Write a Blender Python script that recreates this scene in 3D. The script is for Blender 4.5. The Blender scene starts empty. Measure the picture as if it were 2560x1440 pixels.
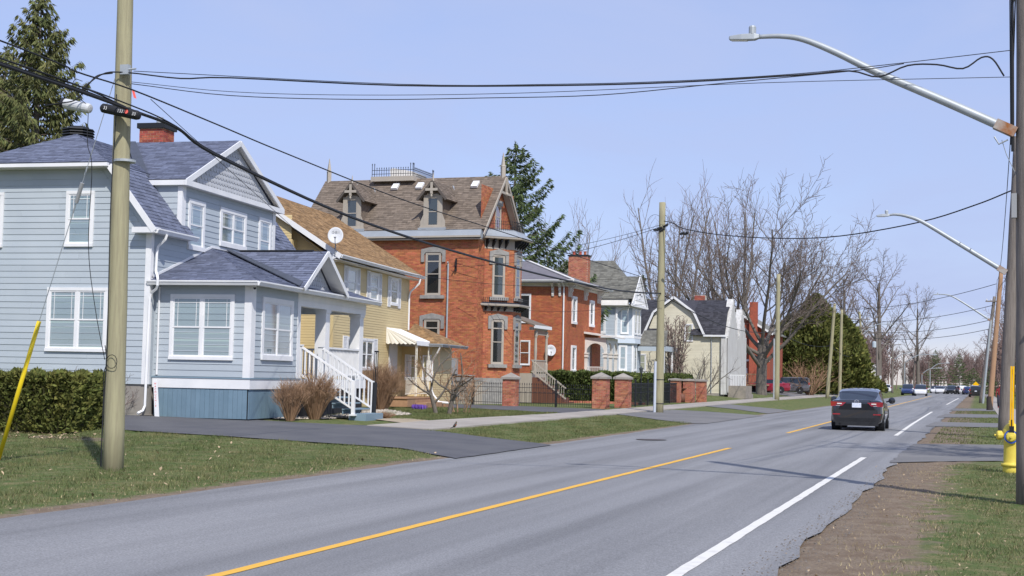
import bpy, bmesh, math, random
import numpy as np
from math import radians as rad, sin, cos, pi, sqrt, atan2
from mathutils import Vector, Matrix

random.seed(11)
rng = np.random.default_rng(11)
S = bpy.context.scene
COL = S.collection
V3 = Vector

# ------------------------------------------------------------------ camera, sky, sun, exposure
RC = [[0.9503108, -0.0004896, -0.3113025], [0.3106625, 0.0655991, 0.948254], [0.0199569, -0.9978459, 0.0624916]]
cam = bpy.data.objects.new('camera', bpy.data.cameras.new('camera'))
COL.objects.link(cam)
cam.data.sensor_width = 36.0
cam.data.lens = 50.0
cam.data.clip_start = 0.1
cam.data.clip_end = 6000
CAM = V3((0, 0, 1.63))
cam.matrix_world = Matrix(((RC[0][0], -RC[0][1], -RC[0][2], CAM.x), (RC[1][0], -RC[1][1], -RC[1][2], CAM.y),
                           (RC[2][0], -RC[2][1], -RC[2][2], CAM.z), (0, 0, 0, 1)))
S.camera = cam
SUN_EL, SUN_DX, SUN_DY = rad(46), 0.60, -0.80
sun = bpy.data.objects.new('sun', bpy.data.lights.new('sun', 'SUN'))
COL.objects.link(sun)
sun.data.energy = 3.6
sun.data.angle = rad(0.5)
sun.data.color = (1.0, 0.955, 0.89)
sdir = V3((SUN_DX * cos(SUN_EL), SUN_DY * cos(SUN_EL), sin(SUN_EL)))
sun.rotation_euler = sdir.to_track_quat('Z', 'Y').to_euler()
W_ = bpy.data.worlds.new('World')
S.world = W_
W_.use_nodes = True
nt = W_.node_tree
for n in list(nt.nodes): nt.nodes.remove(n)
out = nt.nodes.new('ShaderNodeOutputWorld')
bg = nt.nodes.new('ShaderNodeBackground')
sky = nt.nodes.new('ShaderNodeTexSky')
sky.sky_type = 'NISHITA'
sky.sun_disc = False
sky.sun_elevation = SUN_EL
sky.sun_rotation = atan2(SUN_DX, SUN_DY)
sky.air_density = 1.15
sky.dust_density = 0.35
sky.ozone_density = 2.6
tc = nt.nodes.new('ShaderNodeTexCoord')
mp = nt.nodes.new('ShaderNodeMapping')
mp.inputs['Scale'].default_value = (2.6, 1.1, 9.0)
mp.inputs['Rotation'].default_value = (0, rad(10), rad(18))
ns = nt.nodes.new('ShaderNodeTexNoise')
ns.inputs['Scale'].default_value = 1.7
ns.inputs['Detail'].default_value = 7
ns.inputs['Roughness'].default_value = 0.55
ns.inputs['Distortion'].default_value = 0.7
rmp = nt.nodes.new('ShaderNodeValToRGB')
rmp.color_ramp.elements[0].position = 0.30
rmp.color_ramp.elements[0].color = (0.55, 0.55, 0.55, 1)
rmp.color_ramp.elements[1].position = 0.74
rmp.color_ramp.elements[1].color = (0.95, 0.95, 0.95, 1)
sep = nt.nodes.new('ShaderNodeSeparateXYZ')
mr = nt.nodes.new('ShaderNodeMapRange')          # a thin veil of cirrus that ends above a clear strip at the horizon
mr.inputs['From Min'].default_value = -0.02
mr.inputs['From Max'].default_value = 0.05
mul = nt.nodes.new('ShaderNodeMath'); mul.operation = 'MULTIPLY'
mix = nt.nodes.new('ShaderNodeMixRGB')
mix.inputs['Color2'].default_value = (3.5, 4.15, 6.3, 1)
L = nt.links.new
L(tc.outputs['Generated'], mp.inputs['Vector'])
L(mp.outputs['Vector'], ns.inputs['Vector'])
L(ns.outputs['Fac'], rmp.inputs['Fac'])
L(tc.outputs['Generated'], sep.inputs[0])
L(sep.outputs['Z'], mr.inputs['Value'])
L(rmp.outputs['Color'], mul.inputs[0])
L(mr.outputs['Result'], mul.inputs[1])
L(mul.outputs[0], mix.inputs['Fac'])
hs = nt.nodes.new('ShaderNodeMixRGB'); hs.blend_type = 'MULTIPLY'; hs.inputs['Fac'].default_value = 1
hs.inputs['Color2'].default_value = (.90, .90, 1.14, 1)
L(sky.outputs['Color'], hs.inputs['Color1'])
L(hs.outputs['Color'], mix.inputs['Color1'])
L(mix.outputs['Color'], bg.inputs['Color'])
bg.inputs['Strength'].default_value = 0.12
L(bg.outputs[0], out.inputs[0])
S.view_settings.view_transform = 'Standard'
S.view_settings.look = 'None'
S.view_settings.gamma = 1
S.view_settings.exposure = 0.22
S.view_settings.use_curve_mapping = False
S.render.engine = 'CYCLES'
S.cycles.max_bounces = 6
S.cycles.diffuse_bounces = 3
S.cycles.transparent_max_bounces = 12
S.cycles.use_denoising = True

# ------------------------------------------------------------------ helpers
class MB:
    """collects faces and links them as one mesh object"""
    def __init__(s): s.v = []; s.f = []
    def add(s, vs, fs):
        n = len(s.v)
        s.v += [tuple(v) for v in vs]
        s.f += [tuple(i + n for i in f) for f in fs]
        return s
    def poly(s, *pts): return s.add(pts, [tuple(range(len(pts)))])
    def hexa(s, p): return s.add(p, [(0, 3, 2, 1), (4, 5, 6, 7), (0, 1, 5, 4), (1, 2, 6, 5), (2, 3, 7, 6), (3, 0, 4, 7)])
    def box(s, x0, x1, y0, y1, z0, z1):
        return s.hexa([(x0, y0, z0), (x1, y0, z0), (x1, y1, z0), (x0, y1, z0), (x0, y0, z1), (x1, y0, z1), (x1, y1, z1), (x0, y1, z1)])
    def wbox(s, w, a0, a1, z0, z1, d0, d1):
        P = w.P
        return s.hexa([P(a0, z0, d0), P(a1, z0, d0), P(a1, z0, d1), P(a0, z0, d1), P(a0, z1, d0), P(a1, z1, d0), P(a1, z1, d1), P(a0, z1, d1)])
    def prism(s, pts, vec):
        n = len(pts); pts = [V3(p) for p in pts]; vec = V3(vec)
        fs = [tuple(range(n)), tuple(range(2 * n - 1, n - 1, -1))]
        fs += [(i, (i + 1) % n, n + (i + 1) % n, n + i) for i in range(n)]
        return s.add(pts + [p + vec for p in pts], fs)
    def tube(s, pts, r, n=6, cap=True):
        pts = [V3(p) for p in pts]; m = len(pts)
        if not hasattr(r, '__len__'): r = [r] * m
        vs = []
        t0 = (pts[1] - pts[0]).normalized()
        ref = V3((0, 0, 1)) if abs(t0.z) < 0.9 else V3((1, 0, 0))
        x = t0.cross(ref).normalized()
        for i in range(m):
            a = pts[max(i - 1, 0)]; b = pts[min(i + 1, m - 1)]
            t = (b - a)
            t = t.normalized() if t.length > 1e-9 else t0
            x = (x - t * x.dot(t))
            x = x.normalized() if x.length > 1e-6 else t.orthogonal().normalized()
            y = t.cross(x)
            for k in range(n):
                an = 2 * pi * k / n
                vs.append(pts[i] + (x * cos(an) + y * sin(an)) * r[i])
        fs = []
        for i in range(m - 1):
            for k in range(n):
                k2 = (k + 1) % n
                fs.append((i * n + k, i * n + k2, (i + 1) * n + k2, (i + 1) * n + k))
        if cap and n > 2:
            fs.append(tuple(range(n - 1, -1, -1))); fs.append(tuple(range((m - 1) * n, m * n)))
        return s.add(vs, fs)
    def bar(s, a, b, w, h=None):
        """rectangular bar from a to b, w across, h tall"""
        h = h or w
        a = V3(a); b = V3(b); t = (b - a).normalized()
        x = t.cross(V3((0, 0, 1)))
        x = x.normalized() if x.length > 1e-4 else V3((1, 0, 0))
        y = x.cross(t)
        q = []
        for p in (a, b):
            q += [p - x * w / 2 - y * h / 2, p + x * w / 2 - y * h / 2, p + x * w / 2 + y * h / 2, p - x * w / 2 + y * h / 2]
        return s.hexa(q)
    def lathe(s, prof, c=(0, 0, 0), n=12, axis=None):
        c = V3(c); M = Matrix.Identity(3)
        if axis: M = V3(axis).to_track_quat('Z', 'Y').to_matrix()
        vs = []
        for r, z in prof:
            for k in range(n):
                vs.append(c + M @ V3((r * cos(2 * pi * k / n), r * sin(2 * pi * k / n), z)))
        m = len(prof); fs = []
        for i in range(m - 1):
            for k in range(n):
                k2 = (k + 1) % n
                fs.append((i * n + k, i * n + k2, (i + 1) * n + k2, (i + 1) * n + k))
        fs.append(tuple(range(n - 1, -1, -1))); fs.append(tuple(range((m - 1) * n, m * n)))
        return s.add(vs, fs)
    def mesh(s, name, m=None, smooth=False):
        me = bpy.data.meshes.new(name)
        me.from_pydata(s.v, [], s.f)
        if m: me.materials.append(m)
        if smooth:
            me.polygons.foreach_set('use_smooth', [True] * len(me.polygons))
        return me
    def build(s, name, m, parent=None, smooth=False, kind=None, bevel=0, loc=None):
        o = bpy.data.objects.new(name, s.mesh(name, m, smooth))
        COL.objects.link(o)
        if parent: o.parent = parent
        if kind: o['kind'] = kind
        if loc: o.location = loc
        if bevel:
            b = o.modifiers.new('bevel', 'BEVEL'); b.width = bevel; b.segments = 2; b.limit_method = 'ANGLE'
        return o

def npmesh(name, verts, faces, m, parent=None, kind=None, smooth=False):
    """fast mesh from numpy arrays of verts (N,3) and equal sized faces (M,k)"""
    me = bpy.data.meshes.new(name)
    M, k = faces.shape
    me.vertices.add(len(verts)); me.vertices.foreach_set('co', np.asarray(verts, np.float32).ravel())
    me.loops.add(M * k); me.loops.foreach_set('vertex_index', np.asarray(faces, np.int32).ravel())
    me.polygons.add(M); me.polygons.foreach_set('loop_start', np.arange(0, M * k, k, dtype=np.int32))
    try: me.polygons.foreach_set('loop_total', np.full(M, k, np.int32))
    except Exception: pass
    if smooth: me.polygons.foreach_set('use_smooth', np.ones(M, bool))
    me.materials.append(m)
    me.update(calc_edges=True)
    o = bpy.data.objects.new(name, me)
    COL.objects.link(o)
    if parent: o.parent = parent
    if kind: o['kind'] = kind
    return o

def inst(name, me, parent=None, mat4=None, loc=None, rz=0):
    o = bpy.data.objects.new(name, me)
    COL.objects.link(o)
    if parent: o.parent = parent
    if mat4 is not None: o.matrix_local = mat4
    if loc is not None: o.location = loc; o.rotation_euler = (0, 0, rz)
    return o

_txt = {}
def text_mesh(txt, size, m):
    k = (txt, round(size, 4), m.name)
    if k not in _txt:
        cu = bpy.data.curves.new('lettering', 'FONT'); cu.body = txt; cu.size = size; cu.extrude = .0008; cu.align_x = 'CENTER'; cu.resolution_u = 3
        o = bpy.data.objects.new('lettering', cu); COL.objects.link(o)
        me = bpy.data.meshes.new_from_object(o.evaluated_get(bpy.context.evaluated_depsgraph_get()))
        bpy.data.objects.remove(o); me.name = 'lettering'; me.materials.clear(); me.materials.append(m); _txt[k] = me
    return _txt[k]

def tag(o, label=None, cat=None, group=None, kind=None):
    if label: o['label'] = label
    if cat: o['category'] = cat
    if group: o['group'] = group
    if kind: o['kind'] = kind
    return o

def thing(name, label, cat, loc=(0, 0, 0), rz=0, group=None):
    o = bpy.data.objects.new(name, None)
    COL.objects.link(o)
    o.empty_display_size = 0.2
    o.location = loc; o.rotation_euler = (0, 0, rz)
    return tag(o, label, cat, group)

def copy_tree(o, parent=None):
    c = o.copy(); COL.objects.link(c)
    if parent: c.parent = parent
    for ch in list(o.children): copy_tree(ch, c)
    return c

def sm(t):
    t = np.clip(t, 0, 1)
    return t * t * (3 - 2 * t)
GX = [-300, -24, -21, -16.5, -13, -10, -1.6, 0.5, 5, 300]
GZ = [.38, .38, .27, .2, .1, 0, 0, .02, .05, .05]
def zt(x, y):
    p = np.interp(x, GX, GZ)
    wy = sm((np.asarray(y) - 50) / 8) * (1 - sm((np.asarray(y) - 76) / 12))
    p = p - np.maximum(p - .255, 0) * wy
    r = .1 + .9 * sm((np.asarray(y) - 22) / 13.)
    return np.where(np.asarray(x) < -10, p * r, p) + .3 * sm((np.asarray(y) - 70) / 55) * sm((-16 - np.asarray(x)) / 4)
def gz(x, y): return float(zt(x, y))

class Wall:
    """a flat wall: origin, direction along it, outward normal"""
    def __init__(s, o, a, n): s.o = V3(o); s.a = V3(a).normalized(); s.n = V3(n).normalized()
    def P(s, a, z, d=0): return s.o + s.a * a + s.n * d + V3((0, 0, z))

# ------------------------------------------------------------------ materials
def mat(name, col, rough=.8, col2=None, nscale=3.0, nlo=.35, nhi=.65, stretch=(1, 1, 1), island=0.0, hue=0.0,
        bump=0.0, bscale=60.0, metal=0.0, spec=.3, coat=0.0, detail=5.0, trans=0.0):
    m = bpy.data.materials.new(name)
    m.use_nodes = True
    t = m.node_tree; N = t.nodes; K = t.links.new
    b = N['Principled BSDF']
    b.inputs['Roughness'].default_value = rough
    b.inputs['Metallic'].default_value = metal
    b.inputs['Specular IOR Level'].default_value = spec
    b.inputs['Coat Weight'].default_value = coat
    c = None
    geo = N.new('ShaderNodeNewGeometry')
    mpn = N.new('ShaderNodeMapping'); mpn.inputs['Scale'].default_value = stretch
    K(geo.outputs['Position'], mpn.inputs['Vector'])
    if col2 is not None:
        n = N.new('ShaderNodeTexNoise'); n.inputs['Scale'].default_value = nscale; n.inputs['Detail'].default_value = detail
        n.inputs['Roughness'].default_value = .6
        K(mpn.outputs[0], n.inputs['Vector'])
        r = N.new('ShaderNodeMapRange'); r.inputs['From Min'].default_value = nlo; r.inputs['From Max'].default_value = nhi
        K(n.outputs['Fac'], r.inputs['Value'])
        x = N.new('ShaderNodeMixRGB')
        x.inputs['Color1'].default_value = (*col, 1); x.inputs['Color2'].default_value = (*col2, 1)
        K(r.outputs[0], x.inputs['Fac'])
        c = x.outputs[0]
    if island or hue:
        oi = N.new('ShaderNodeObjectInfo')
        ad = N.new('ShaderNodeMath'); ad.operation = 'ADD'
        K(oi.outputs['Random'], ad.inputs[0]); K(geo.outputs['Random Per Island'], ad.inputs[1])
        fr = N.new('ShaderNodeMath'); fr.operation = 'FRACT'; K(ad.outputs[0], fr.inputs[0])
        h = N.new('ShaderNodeHueSaturation')
        r2 = N.new('ShaderNodeMapRange'); r2.inputs['To Min'].default_value = 1 - island; r2.inputs['To Max'].default_value = 1 + island
        K(fr.outputs[0], r2.inputs['Value']); K(r2.outputs[0], h.inputs['Value'])
        if hue:
            m7 = N.new('ShaderNodeMath'); m7.operation = 'MULTIPLY'; m7.inputs[1].default_value = 7.13; K(fr.outputs[0], m7.inputs[0])
            f7 = N.new('ShaderNodeMath'); f7.operation = 'FRACT'; K(m7.outputs[0], f7.inputs[0])
            r3 = N.new('ShaderNodeMapRange'); r3.inputs['To Min'].default_value = .5 - hue; r3.inputs['To Max'].default_value = .5 + hue
            K(f7.outputs[0], r3.inputs['Value']); K(r3.outputs[0], h.inputs['Hue'])
        if c is not None: K(c, h.inputs['Color'])
        else: h.inputs['Color'].default_value = (*col, 1)
        c = h.outputs[0]
    if c is not None: K(c, b.inputs['Base Color'])
    else: b.inputs['Base Color'].default_value = (*col, 1)
    if bump:
        n2 = N.new('ShaderNodeTexNoise'); n2.inputs['Scale'].default_value = bscale; n2.inputs['Detail'].default_value = 4
        K(mpn.outputs[0], n2.inputs['Vector'])
        bp = N.new('ShaderNodeBump'); bp.inputs['Strength'].default_value = bump; bp.inputs['Distance'].default_value = .02
        K(n2.outputs['Fac'], bp.inputs['Height']); K(bp.outputs[0], b.inputs['Normal'])
    if trans:
        td = N.new('ShaderNodeBsdfTranslucent')
        if c is not None: K(c, td.inputs['Color'])
        else: td.inputs['Color'].default_value = (*col, 1)
        ms = N.new('ShaderNodeMixShader'); ms.inputs[0].default_value = trans
        K(b.outputs[0], ms.inputs[1]); K(td.outputs[0], ms.inputs[2])
        K(ms.outputs[0], N['Material Output'].inputs['Surface'])
    return m

def glass_mat(name, tint, refl=.12, tr=.85):
    m = bpy.data.materials.new(name); m.use_nodes = True
    t = m.node_tree; N = t.nodes; K = t.links.new
    for n in list(N): N.remove(n)
    o = N.new('ShaderNodeOutputMaterial')
    tb = N.new('ShaderNodeBsdfTransparent'); tb.inputs[0].default_value = (*tint, 1)
    gb = N.new('ShaderNodeBsdfGlossy'); gb.inputs['Roughness'].default_value = .03
    lw = N.new('ShaderNodeLayerWeight'); lw.inputs[0].default_value = .35
    mp_ = N.new('ShaderNodeMapRange'); mp_.inputs['To Min'].default_value = refl; mp_.inputs['To Max'].default_value = .8
    K(lw.outputs['Facing'], mp_.inputs['Value'])
    mx = N.new('ShaderNodeMixShader')
    K(mp_.outputs[0], mx.inputs[0]); K(tb.outputs[0], mx.inputs[1]); K(gb.outputs[0], mx.inputs[2])
    K(mx.outputs[0], o.inputs[0])
    return m

MAT = dict(
    white=mat('white_paint', (.80, .80, .80), .5, (.72, .73, .74), 1.5),
    offwhite=mat('offwhite_paint', (.72, .70, .66), .6, (.62, .60, .56), 2),
    cream=mat('cream_metal', (.78, .75, .66), .5),
    siding=mat('blue_grey_siding', (.435, .485, .52), .6, (.40, .45, .49), .8, island=.035, bump=.08, bscale=30),
    slate=mat('slate_blue_shingle', (.155, .175, .245), .9, (.115, .13, .185), 9, island=.22, bump=.3, bscale=150),
    slatedark=mat('dark_flashing', (.075, .085, .115), .7, (.06, .07, .09), 4),
    skirt=mat('teal_skirting', (.17, .255, .325), .65, (.145, .225, .29), 2, island=.05),
    gablesh=mat('grey_scallop_shingle', (.46, .475, .50), .7, island=.04),
    concrete=mat('concrete', (.36, .33, .29), .9, (.27, .25, .225), 1.6, bump=.2, bscale=25),
    sidewalk=mat('sidewalk_concrete', (.40, .365, .32), .9, (.33, .30, .265), .9, island=.06, bump=.15, bscale=40),
    tanwalk=mat('tan_path', (.42, .35, .25), .9, (.36, .29, .2), 2),
    yellow=mat('yellow_vinyl', (.62, .50, .27), .55, (.58, .46, .25), .7, island=.03),
    tanshingle=mat('tan_shingle', (.37, .235, .115), .9, (.27, .165, .08), 6, island=.30, bump=.3, bscale=150),
    brownshingle=mat('brown_shingle', (.205, .165, .13), .9, (.155, .125, .10), 6, island=.22, bump=.3, bscale=150),
    greyshingle=mat('grey_shingle', (.19, .185, .16), .9, (.14, .14, .125), 5, island=.25, bump=.3, bscale=150),
    purpshingle=mat('purple_grey_roof', (.17, .16, .18), .9, (.14, .135, .15), 3, island=.12),
    blackshingle=mat('charcoal_shingle', (.055, .055, .065), .9, (.04, .04, .05), 5, island=.3),
    brick=mat('orange_brick', (.47, .165, .075), .85, (.38, .125, .062), 1.2, island=.22, hue=.012, bump=.2, bscale=80),
    brick2=mat('red_orange_brick', (.45, .14, .06), .85, (.36, .11, .052), 1.0, island=.17, hue=.01),
    brick3=mat('chimney_brick', (.40, .10, .06), .85, (.30, .085, .055), 4, island=.28, hue=.012),
    brickpier=mat('pier_brick', (.40, .145, .085), .85, (.46, .21, .14), 3, nlo=.5, nhi=.75, island=.25, hue=.012),
    mortar=mat('mortar', (.46, .30, .20), .95),
    mortar2=mat('pale_mortar', (.50, .44, .36), .95),
    stone=mat('grey_limestone', (.33, .32, .30), .9, (.25, .245, .235), 5, bump=.3, bscale=40),
    rubble=mat('rubble_stone', (.34, .30, .25), .95, (.24, .22, .19), 4, island=.3, bump=.4, bscale=30),
    taupe=mat('taupe_trim', (.42, .38, .32), .65, (.38, .34, .29), 2),
    tin=mat('grey_tin', (.36, .39, .42), .45, (.32, .35, .38), 1.5, metal=.2),
    galv=mat('galvanised_steel', (.42, .455, .48), .5, (.36, .39, .41), 4, metal=.25),
    rust=mat('rusty_steel', (.40, .37, .34), .7, (.30, .12, .04), 3, nlo=.4, nhi=.6, metal=.2),
    grey=mat('grey_box', (.30, .31, .32), .6),
    black=mat('black_iron', (.018, .02, .024), .5),
    blackrub=mat('black_rubber', (.022, .023, .026), .6, spec=.25),
    dark=mat('dark_interior', (.018, .02, .024), .9),
    dimroom=mat('dim_room', (.07, .08, .085), .9),
    blind=mat('pale_roller_blind', (.60, .68, .66), .8),
    curtain=mat('lace_curtain', (.40, .42, .42), .9, (.2, .22, .23), 12),
    glass=glass_mat('window_glass', (.86, .92, .92), .07),
    carglass=mat('car_glass', (.02, .03, .045), .04, spec=.6),
    polegreen=mat('treated_pole', (.37, .345, .215), .85, (.29, .265, .17), 3, stretch=(9, 9, .5), bump=.3, bscale=20),
    polegrey=mat('weathered_pole', (.24, .21, .185), .9, (.15, .13, .115), 3, stretch=(9, 9, .5), bump=.4, bscale=20),
    poleorange=mat('cedar_pole', (.42, .255, .15), .9, (.33, .20, .125), 3, stretch=(6, 6, .5)),
    bark=mat('grey_bark', (.20, .175, .15), .95, (.13, .115, .10), 6, stretch=(3, 3, 1), bump=.5, bscale=18),
    twig=mat('twig_brown', (.185, .145, .125), .95, island=.2),
    twigred=mat('twig_reddish', (.215, .15, .135), .95, island=.2),
    stem=mat('dry_stem', (.33, .21, .13), .95, island=.3),
    spruce=mat('spruce_needles', (.165, .17, .065), .9, (.10, .12, .042), 1.2, island=.45, hue=.02, trans=.15),
    spruce2=mat('dark_spruce_needles', (.11, .145, .055), .9, (.07, .105, .04), 1.0, island=.4, trans=.12),
    hedge=mat('cedar_spray', (.17, .175, .045), .9, (.11, .13, .034), 2.5, island=.45, hue=.02, trans=.15),
    hedgecore=mat('dark_hedge_core', (.035, .035, .015), 1.0),  # dark foliage tone; shade inside the hedge is put into the colour
    hedge2=mat('dark_cedar_spray', (.12, .15, .042), .9, (.085, .115, .034), 2.0, island=.4, hue=.02, trans=.12),
    grassb=mat('grass_blades', (.12, .15, .055), .9, (.24, .21, .10), 1.1, nlo=.45, nhi=.72, island=.3, hue=.01, trans=.2),
    drygrass=mat('dry_grass', (.34, .28, .16), .95, island=.3),
    leaf=mat('dead_leaf', (.40, .30, .19), .9, island=.4),
    gravel=mat('pale_gravel', (.55, .49, .42), .95, (.42, .37, .31), 14, island=.35),
    asphalt=mat('road_asphalt', (.255, .255, .258), .93, (.21, .212, .218), .55, nlo=.3, nhi=.7, stretch=(1, .22, 1), bump=.35, bscale=130, detail=9),
    drive=mat('driveway_asphalt', (.095, .096, .105), .93, (.125, .125, .13), .8, bump=.3, bscale=110),
    apron=mat('apron_asphalt', (.20, .195, .19), .93, (.155, .152, .152), .7, stretch=(.5, 1, 1), bump=.3, bscale=110),
    yline=mat('yellow_road_paint', (.76, .43, .06), .7, (.66, .36, .06), 6, nlo=.55, nhi=.8),
    wline=mat('white_road_paint', (.72, .70, .64), .7, (.58, .56, .52), 6, nlo=.5, nhi=.75),
    safety=mat('safety_yellow', (.80, .60, .02), .45, (.72, .53, .02), 3),
    orangeyel=mat('amber_marker', (.90, .50, .0), .5),
    hydrant=mat('hydrant_yellow', (.72, .58, .09), .5, (.64, .46, .06), 5, nlo=.5, nhi=.8),
    blue=mat('blue_ring', (.02, .10, .50), .4),
    red=mat('red_ink', (.70, .08, .07), .6),
    coral=mat('coral_tag', (.95, .16, .13), .5),
    deck=mat('cedar_deck', (.40, .24, .14), .8, (.33, .19, .11), 3),
    purple=mat('purple_crocus', (.16, .08, .42), .8, island=.3),
    stepblue=mat('blue_grey_step', (.20, .28, .34), .6),
    door=mat('grey_white_door', (.60, .61, .63), .5),
    doorbrown=mat('brown_door', (.16, .07, .045), .6),
    pink=mat('pale_pink_stucco', (.58, .47, .42), .9),
    paleblue=mat('pale_blue_siding', (.44, .50, .555), .6, island=.05),
    paleyel=mat('pale_yellow_siding', (.68, .64, .50), .7, (.62, .58, .45), 1, island=.05),
    whitewash=mat('weathered_white_board', (.62, .62, .60), .8, (.45, .44, .42), 2, stretch=(3, 3, .4)),
    carblack=mat('black_car_paint', (.011, .012, .015), .16, spec=.55, coat=1.0),
    carred=mat('red_car_paint', (.24, .008, .022), .2, spec=.5, coat=1.0),
    cargrey=mat('grey_car_paint', (.10, .10, .11), .25, spec=.5, coat=1.0),
    carwhite=mat('white_car_paint', (.75, .76, .78), .25, spec=.5, coat=1.0),
    carblue=mat('navy_car_paint', (.02, .04, .14), .22, spec=.5, coat=1.0),
    tail=mat('tail_light_red', (.30, .006, .012), .12, spec=.6, coat=1.0),
    chrome=mat('chrome', (.75, .76, .78), .12, metal=1.0),
    plate=mat('number_plate', (.72, .75, .82), .5, (.30, .38, .62), 55, nlo=.52, nhi=.60, stretch=(1, 1, .6)),
    tyre=mat('tyre_rubber', (.018, .018, .019), .9),
    lens=mat('lamp_lens', (.75, .74, .68), .3),
    dish=mat('dish_grey', (.55, .565, .58), .5),
    skin=mat('skin', (.55, .33, .25), .6), cloth=mat('dark_red_jacket', (.22, .03, .035), .9), cloth2=mat('dark_trousers', (.03, .03, .045), .9), hair=mat('dark_hair', (.03, .02, .015), .8),
)

# ------------------------------------------------------------------ building pieces
def cam_score(M, c, area=1.0):
    p = M @ V3(c) - CAM
    f = p.y * .95 - p.x * .31
    return area / max(f, 1) ** 2

def finish(parts, name, stuffname, m, parent, M, limit=300):
    """parts: (verts, faces, centre, area). The largest in view become objects, the rest one joined part."""
    parts = sorted(parts, key=lambda q: -cam_score(M, q[2], q[3]))
    cache = {}
    for vs, fs, c, a in parts[:limit]:
        vs = [V3(v) - V3(c) for v in vs]
        key = tuple(round(x * 200) for v in vs for x in v)
        me = cache.get(key)
        if me is None:
            b = MB(); b.add(vs, fs); me = cache[key] = b.mesh(name, m)
        inst(name, me, parent, loc=c)
    if len(parts) > limit:
        b = MB()
        for vs, fs, c, a in parts[limit:]: b.add(vs, fs)
        b.build(stuffname, m, parent, kind='stuff')

def rootM(root): return Matrix.Translation(root.location) @ root.rotation_euler.to_matrix().to_4x4()

def lap_wall(w, z0, z1, h, lo, hi, out_list, t=.02, joints=True, holes=()):
    """lapped boards; lo/hi are numbers or functions of z; appends board pieces"""
    fl = lo if callable(lo) else (lambda z: lo)
    fh = hi if callable(hi) else (lambda z: hi)
    k = 0
    while z0 + k * h < z1 - .02:
        za = z0 + k * h; zb = min(za + h, z1); k += 1
        if fh(za) - fl(za) < .05: continue
        spans = [(fl(za), fh(za), fl(zb), fh(zb))]
        for (ha0, ha1, hz0, hz1) in holes:
            if zb > hz0 + .03 and za < hz1 - .03:
                ns_ = []
                for (p, q, r, s) in spans:
                    if ha1 <= p or ha0 >= q: ns_.append((p, q, r, s)); continue
                    if ha0 > p + .02: ns_.append((p, ha0, r, ha0))
                    if ha1 < q - .02: ns_.append((ha1, q, ha1, s))
                spans = ns_
        for (p, q, r, s) in spans:
            cuts = [0, 1]
            if joints and q - p > 3.9: cuts = [0, random.uniform(.3, .7), 1]
            for i in range(len(cuts) - 1):
                g = .003
                a0 = p + (q - p) * cuts[i] + (g if i else 0); a1 = p + (q - p) * cuts[i + 1]
                b0 = r + (s - r) * cuts[i] + (g if i else 0); b1 = max(r + (s - r) * cuts[i + 1], b0 + .01)
                P = w.P; tt = t * random.uniform(.9, 1.1)
                vs = [P(a0, za, 0), P(a1, za, 0), P(a1, za, tt), P(a0, za, tt), P(b0, zb + .004, 0), P(b1, zb + .004, 0), P(b1, zb + .004, .005), P(b0, zb + .004, .005)]
                fs = [(0, 1, 2, 3), (3, 2, 6, 7), (0, 3, 7, 4), (1, 5, 6, 2), (4, 7, 6, 5)]
                out_list.append((vs, fs, P((a0 + a1) / 2, (za + zb) / 2, 0), (a1 - a0) * h))

BR_F = [(3, 2, 6, 7), (0, 1, 2, 3), (0, 3, 7, 4), (1, 5, 6, 2), (4, 7, 6, 5)]
def brick_wall(w, lo, hi, z0, z1, out_list, holes=(), bl=.205, bh=.066, mj=.011, proud=.010):
    fl = lo if callable(lo) else (lambda z: lo)
    fh = hi if callable(hi) else (lambda z: hi)
    k = 0; ch = bh + mj; P = w.P
    while z0 + k * ch < z1 - .02:
        za = z0 + k * ch; zb = min(za + bh, z1); zm = (za + zb) / 2
        a, b = fl(zm), fh(zm)
        x = a - (bl * .5 if k % 2 else 0)
        while x < b:
            s0, s1 = max(x, a), min(x + bl, b)
            x += bl + mj
            if s1 - s0 < .03: continue
            segs = [(s0, s1)]
            for (h0, h1, hz0, hz1) in holes:
                if zm > hz0 and zm < hz1:
                    n2 = []
                    for p, q in segs:
                        if h1 <= p or h0 >= q: n2.append((p, q)); continue
                        if h0 - p > .03: n2.append((p, h0))
                        if q - h1 > .03: n2.append((h1, q))
                    segs = n2
            for p, q in segs:
                d = proud * random.uniform(.6, 1.3)
                vs = [P(p, za, 0), P(q, za, 0), P(q, za, d), P(p, za, d), P(p, zb, 0), P(q, zb, 0), P(q, zb, d), P(p, zb, d)]
                out_list.append((vs, BR_F, P((p + q) / 2, zm, 0), bl * bh))
        k += 1

def clip_interval(poly2, t):
    xs = []
    n = len(poly2)
    for i in range(n):
        (s0, t0), (s1, t1) = poly2[i], poly2[(i + 1) % n]
        if (t0 <= t < t1) or (t1 <= t < t0):
            xs.append(s0 + (s1 - s0) * (t - t0) / (t1 - t0))
    if len(xs) < 2: return None
    return min(xs), max(xs)

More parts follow.
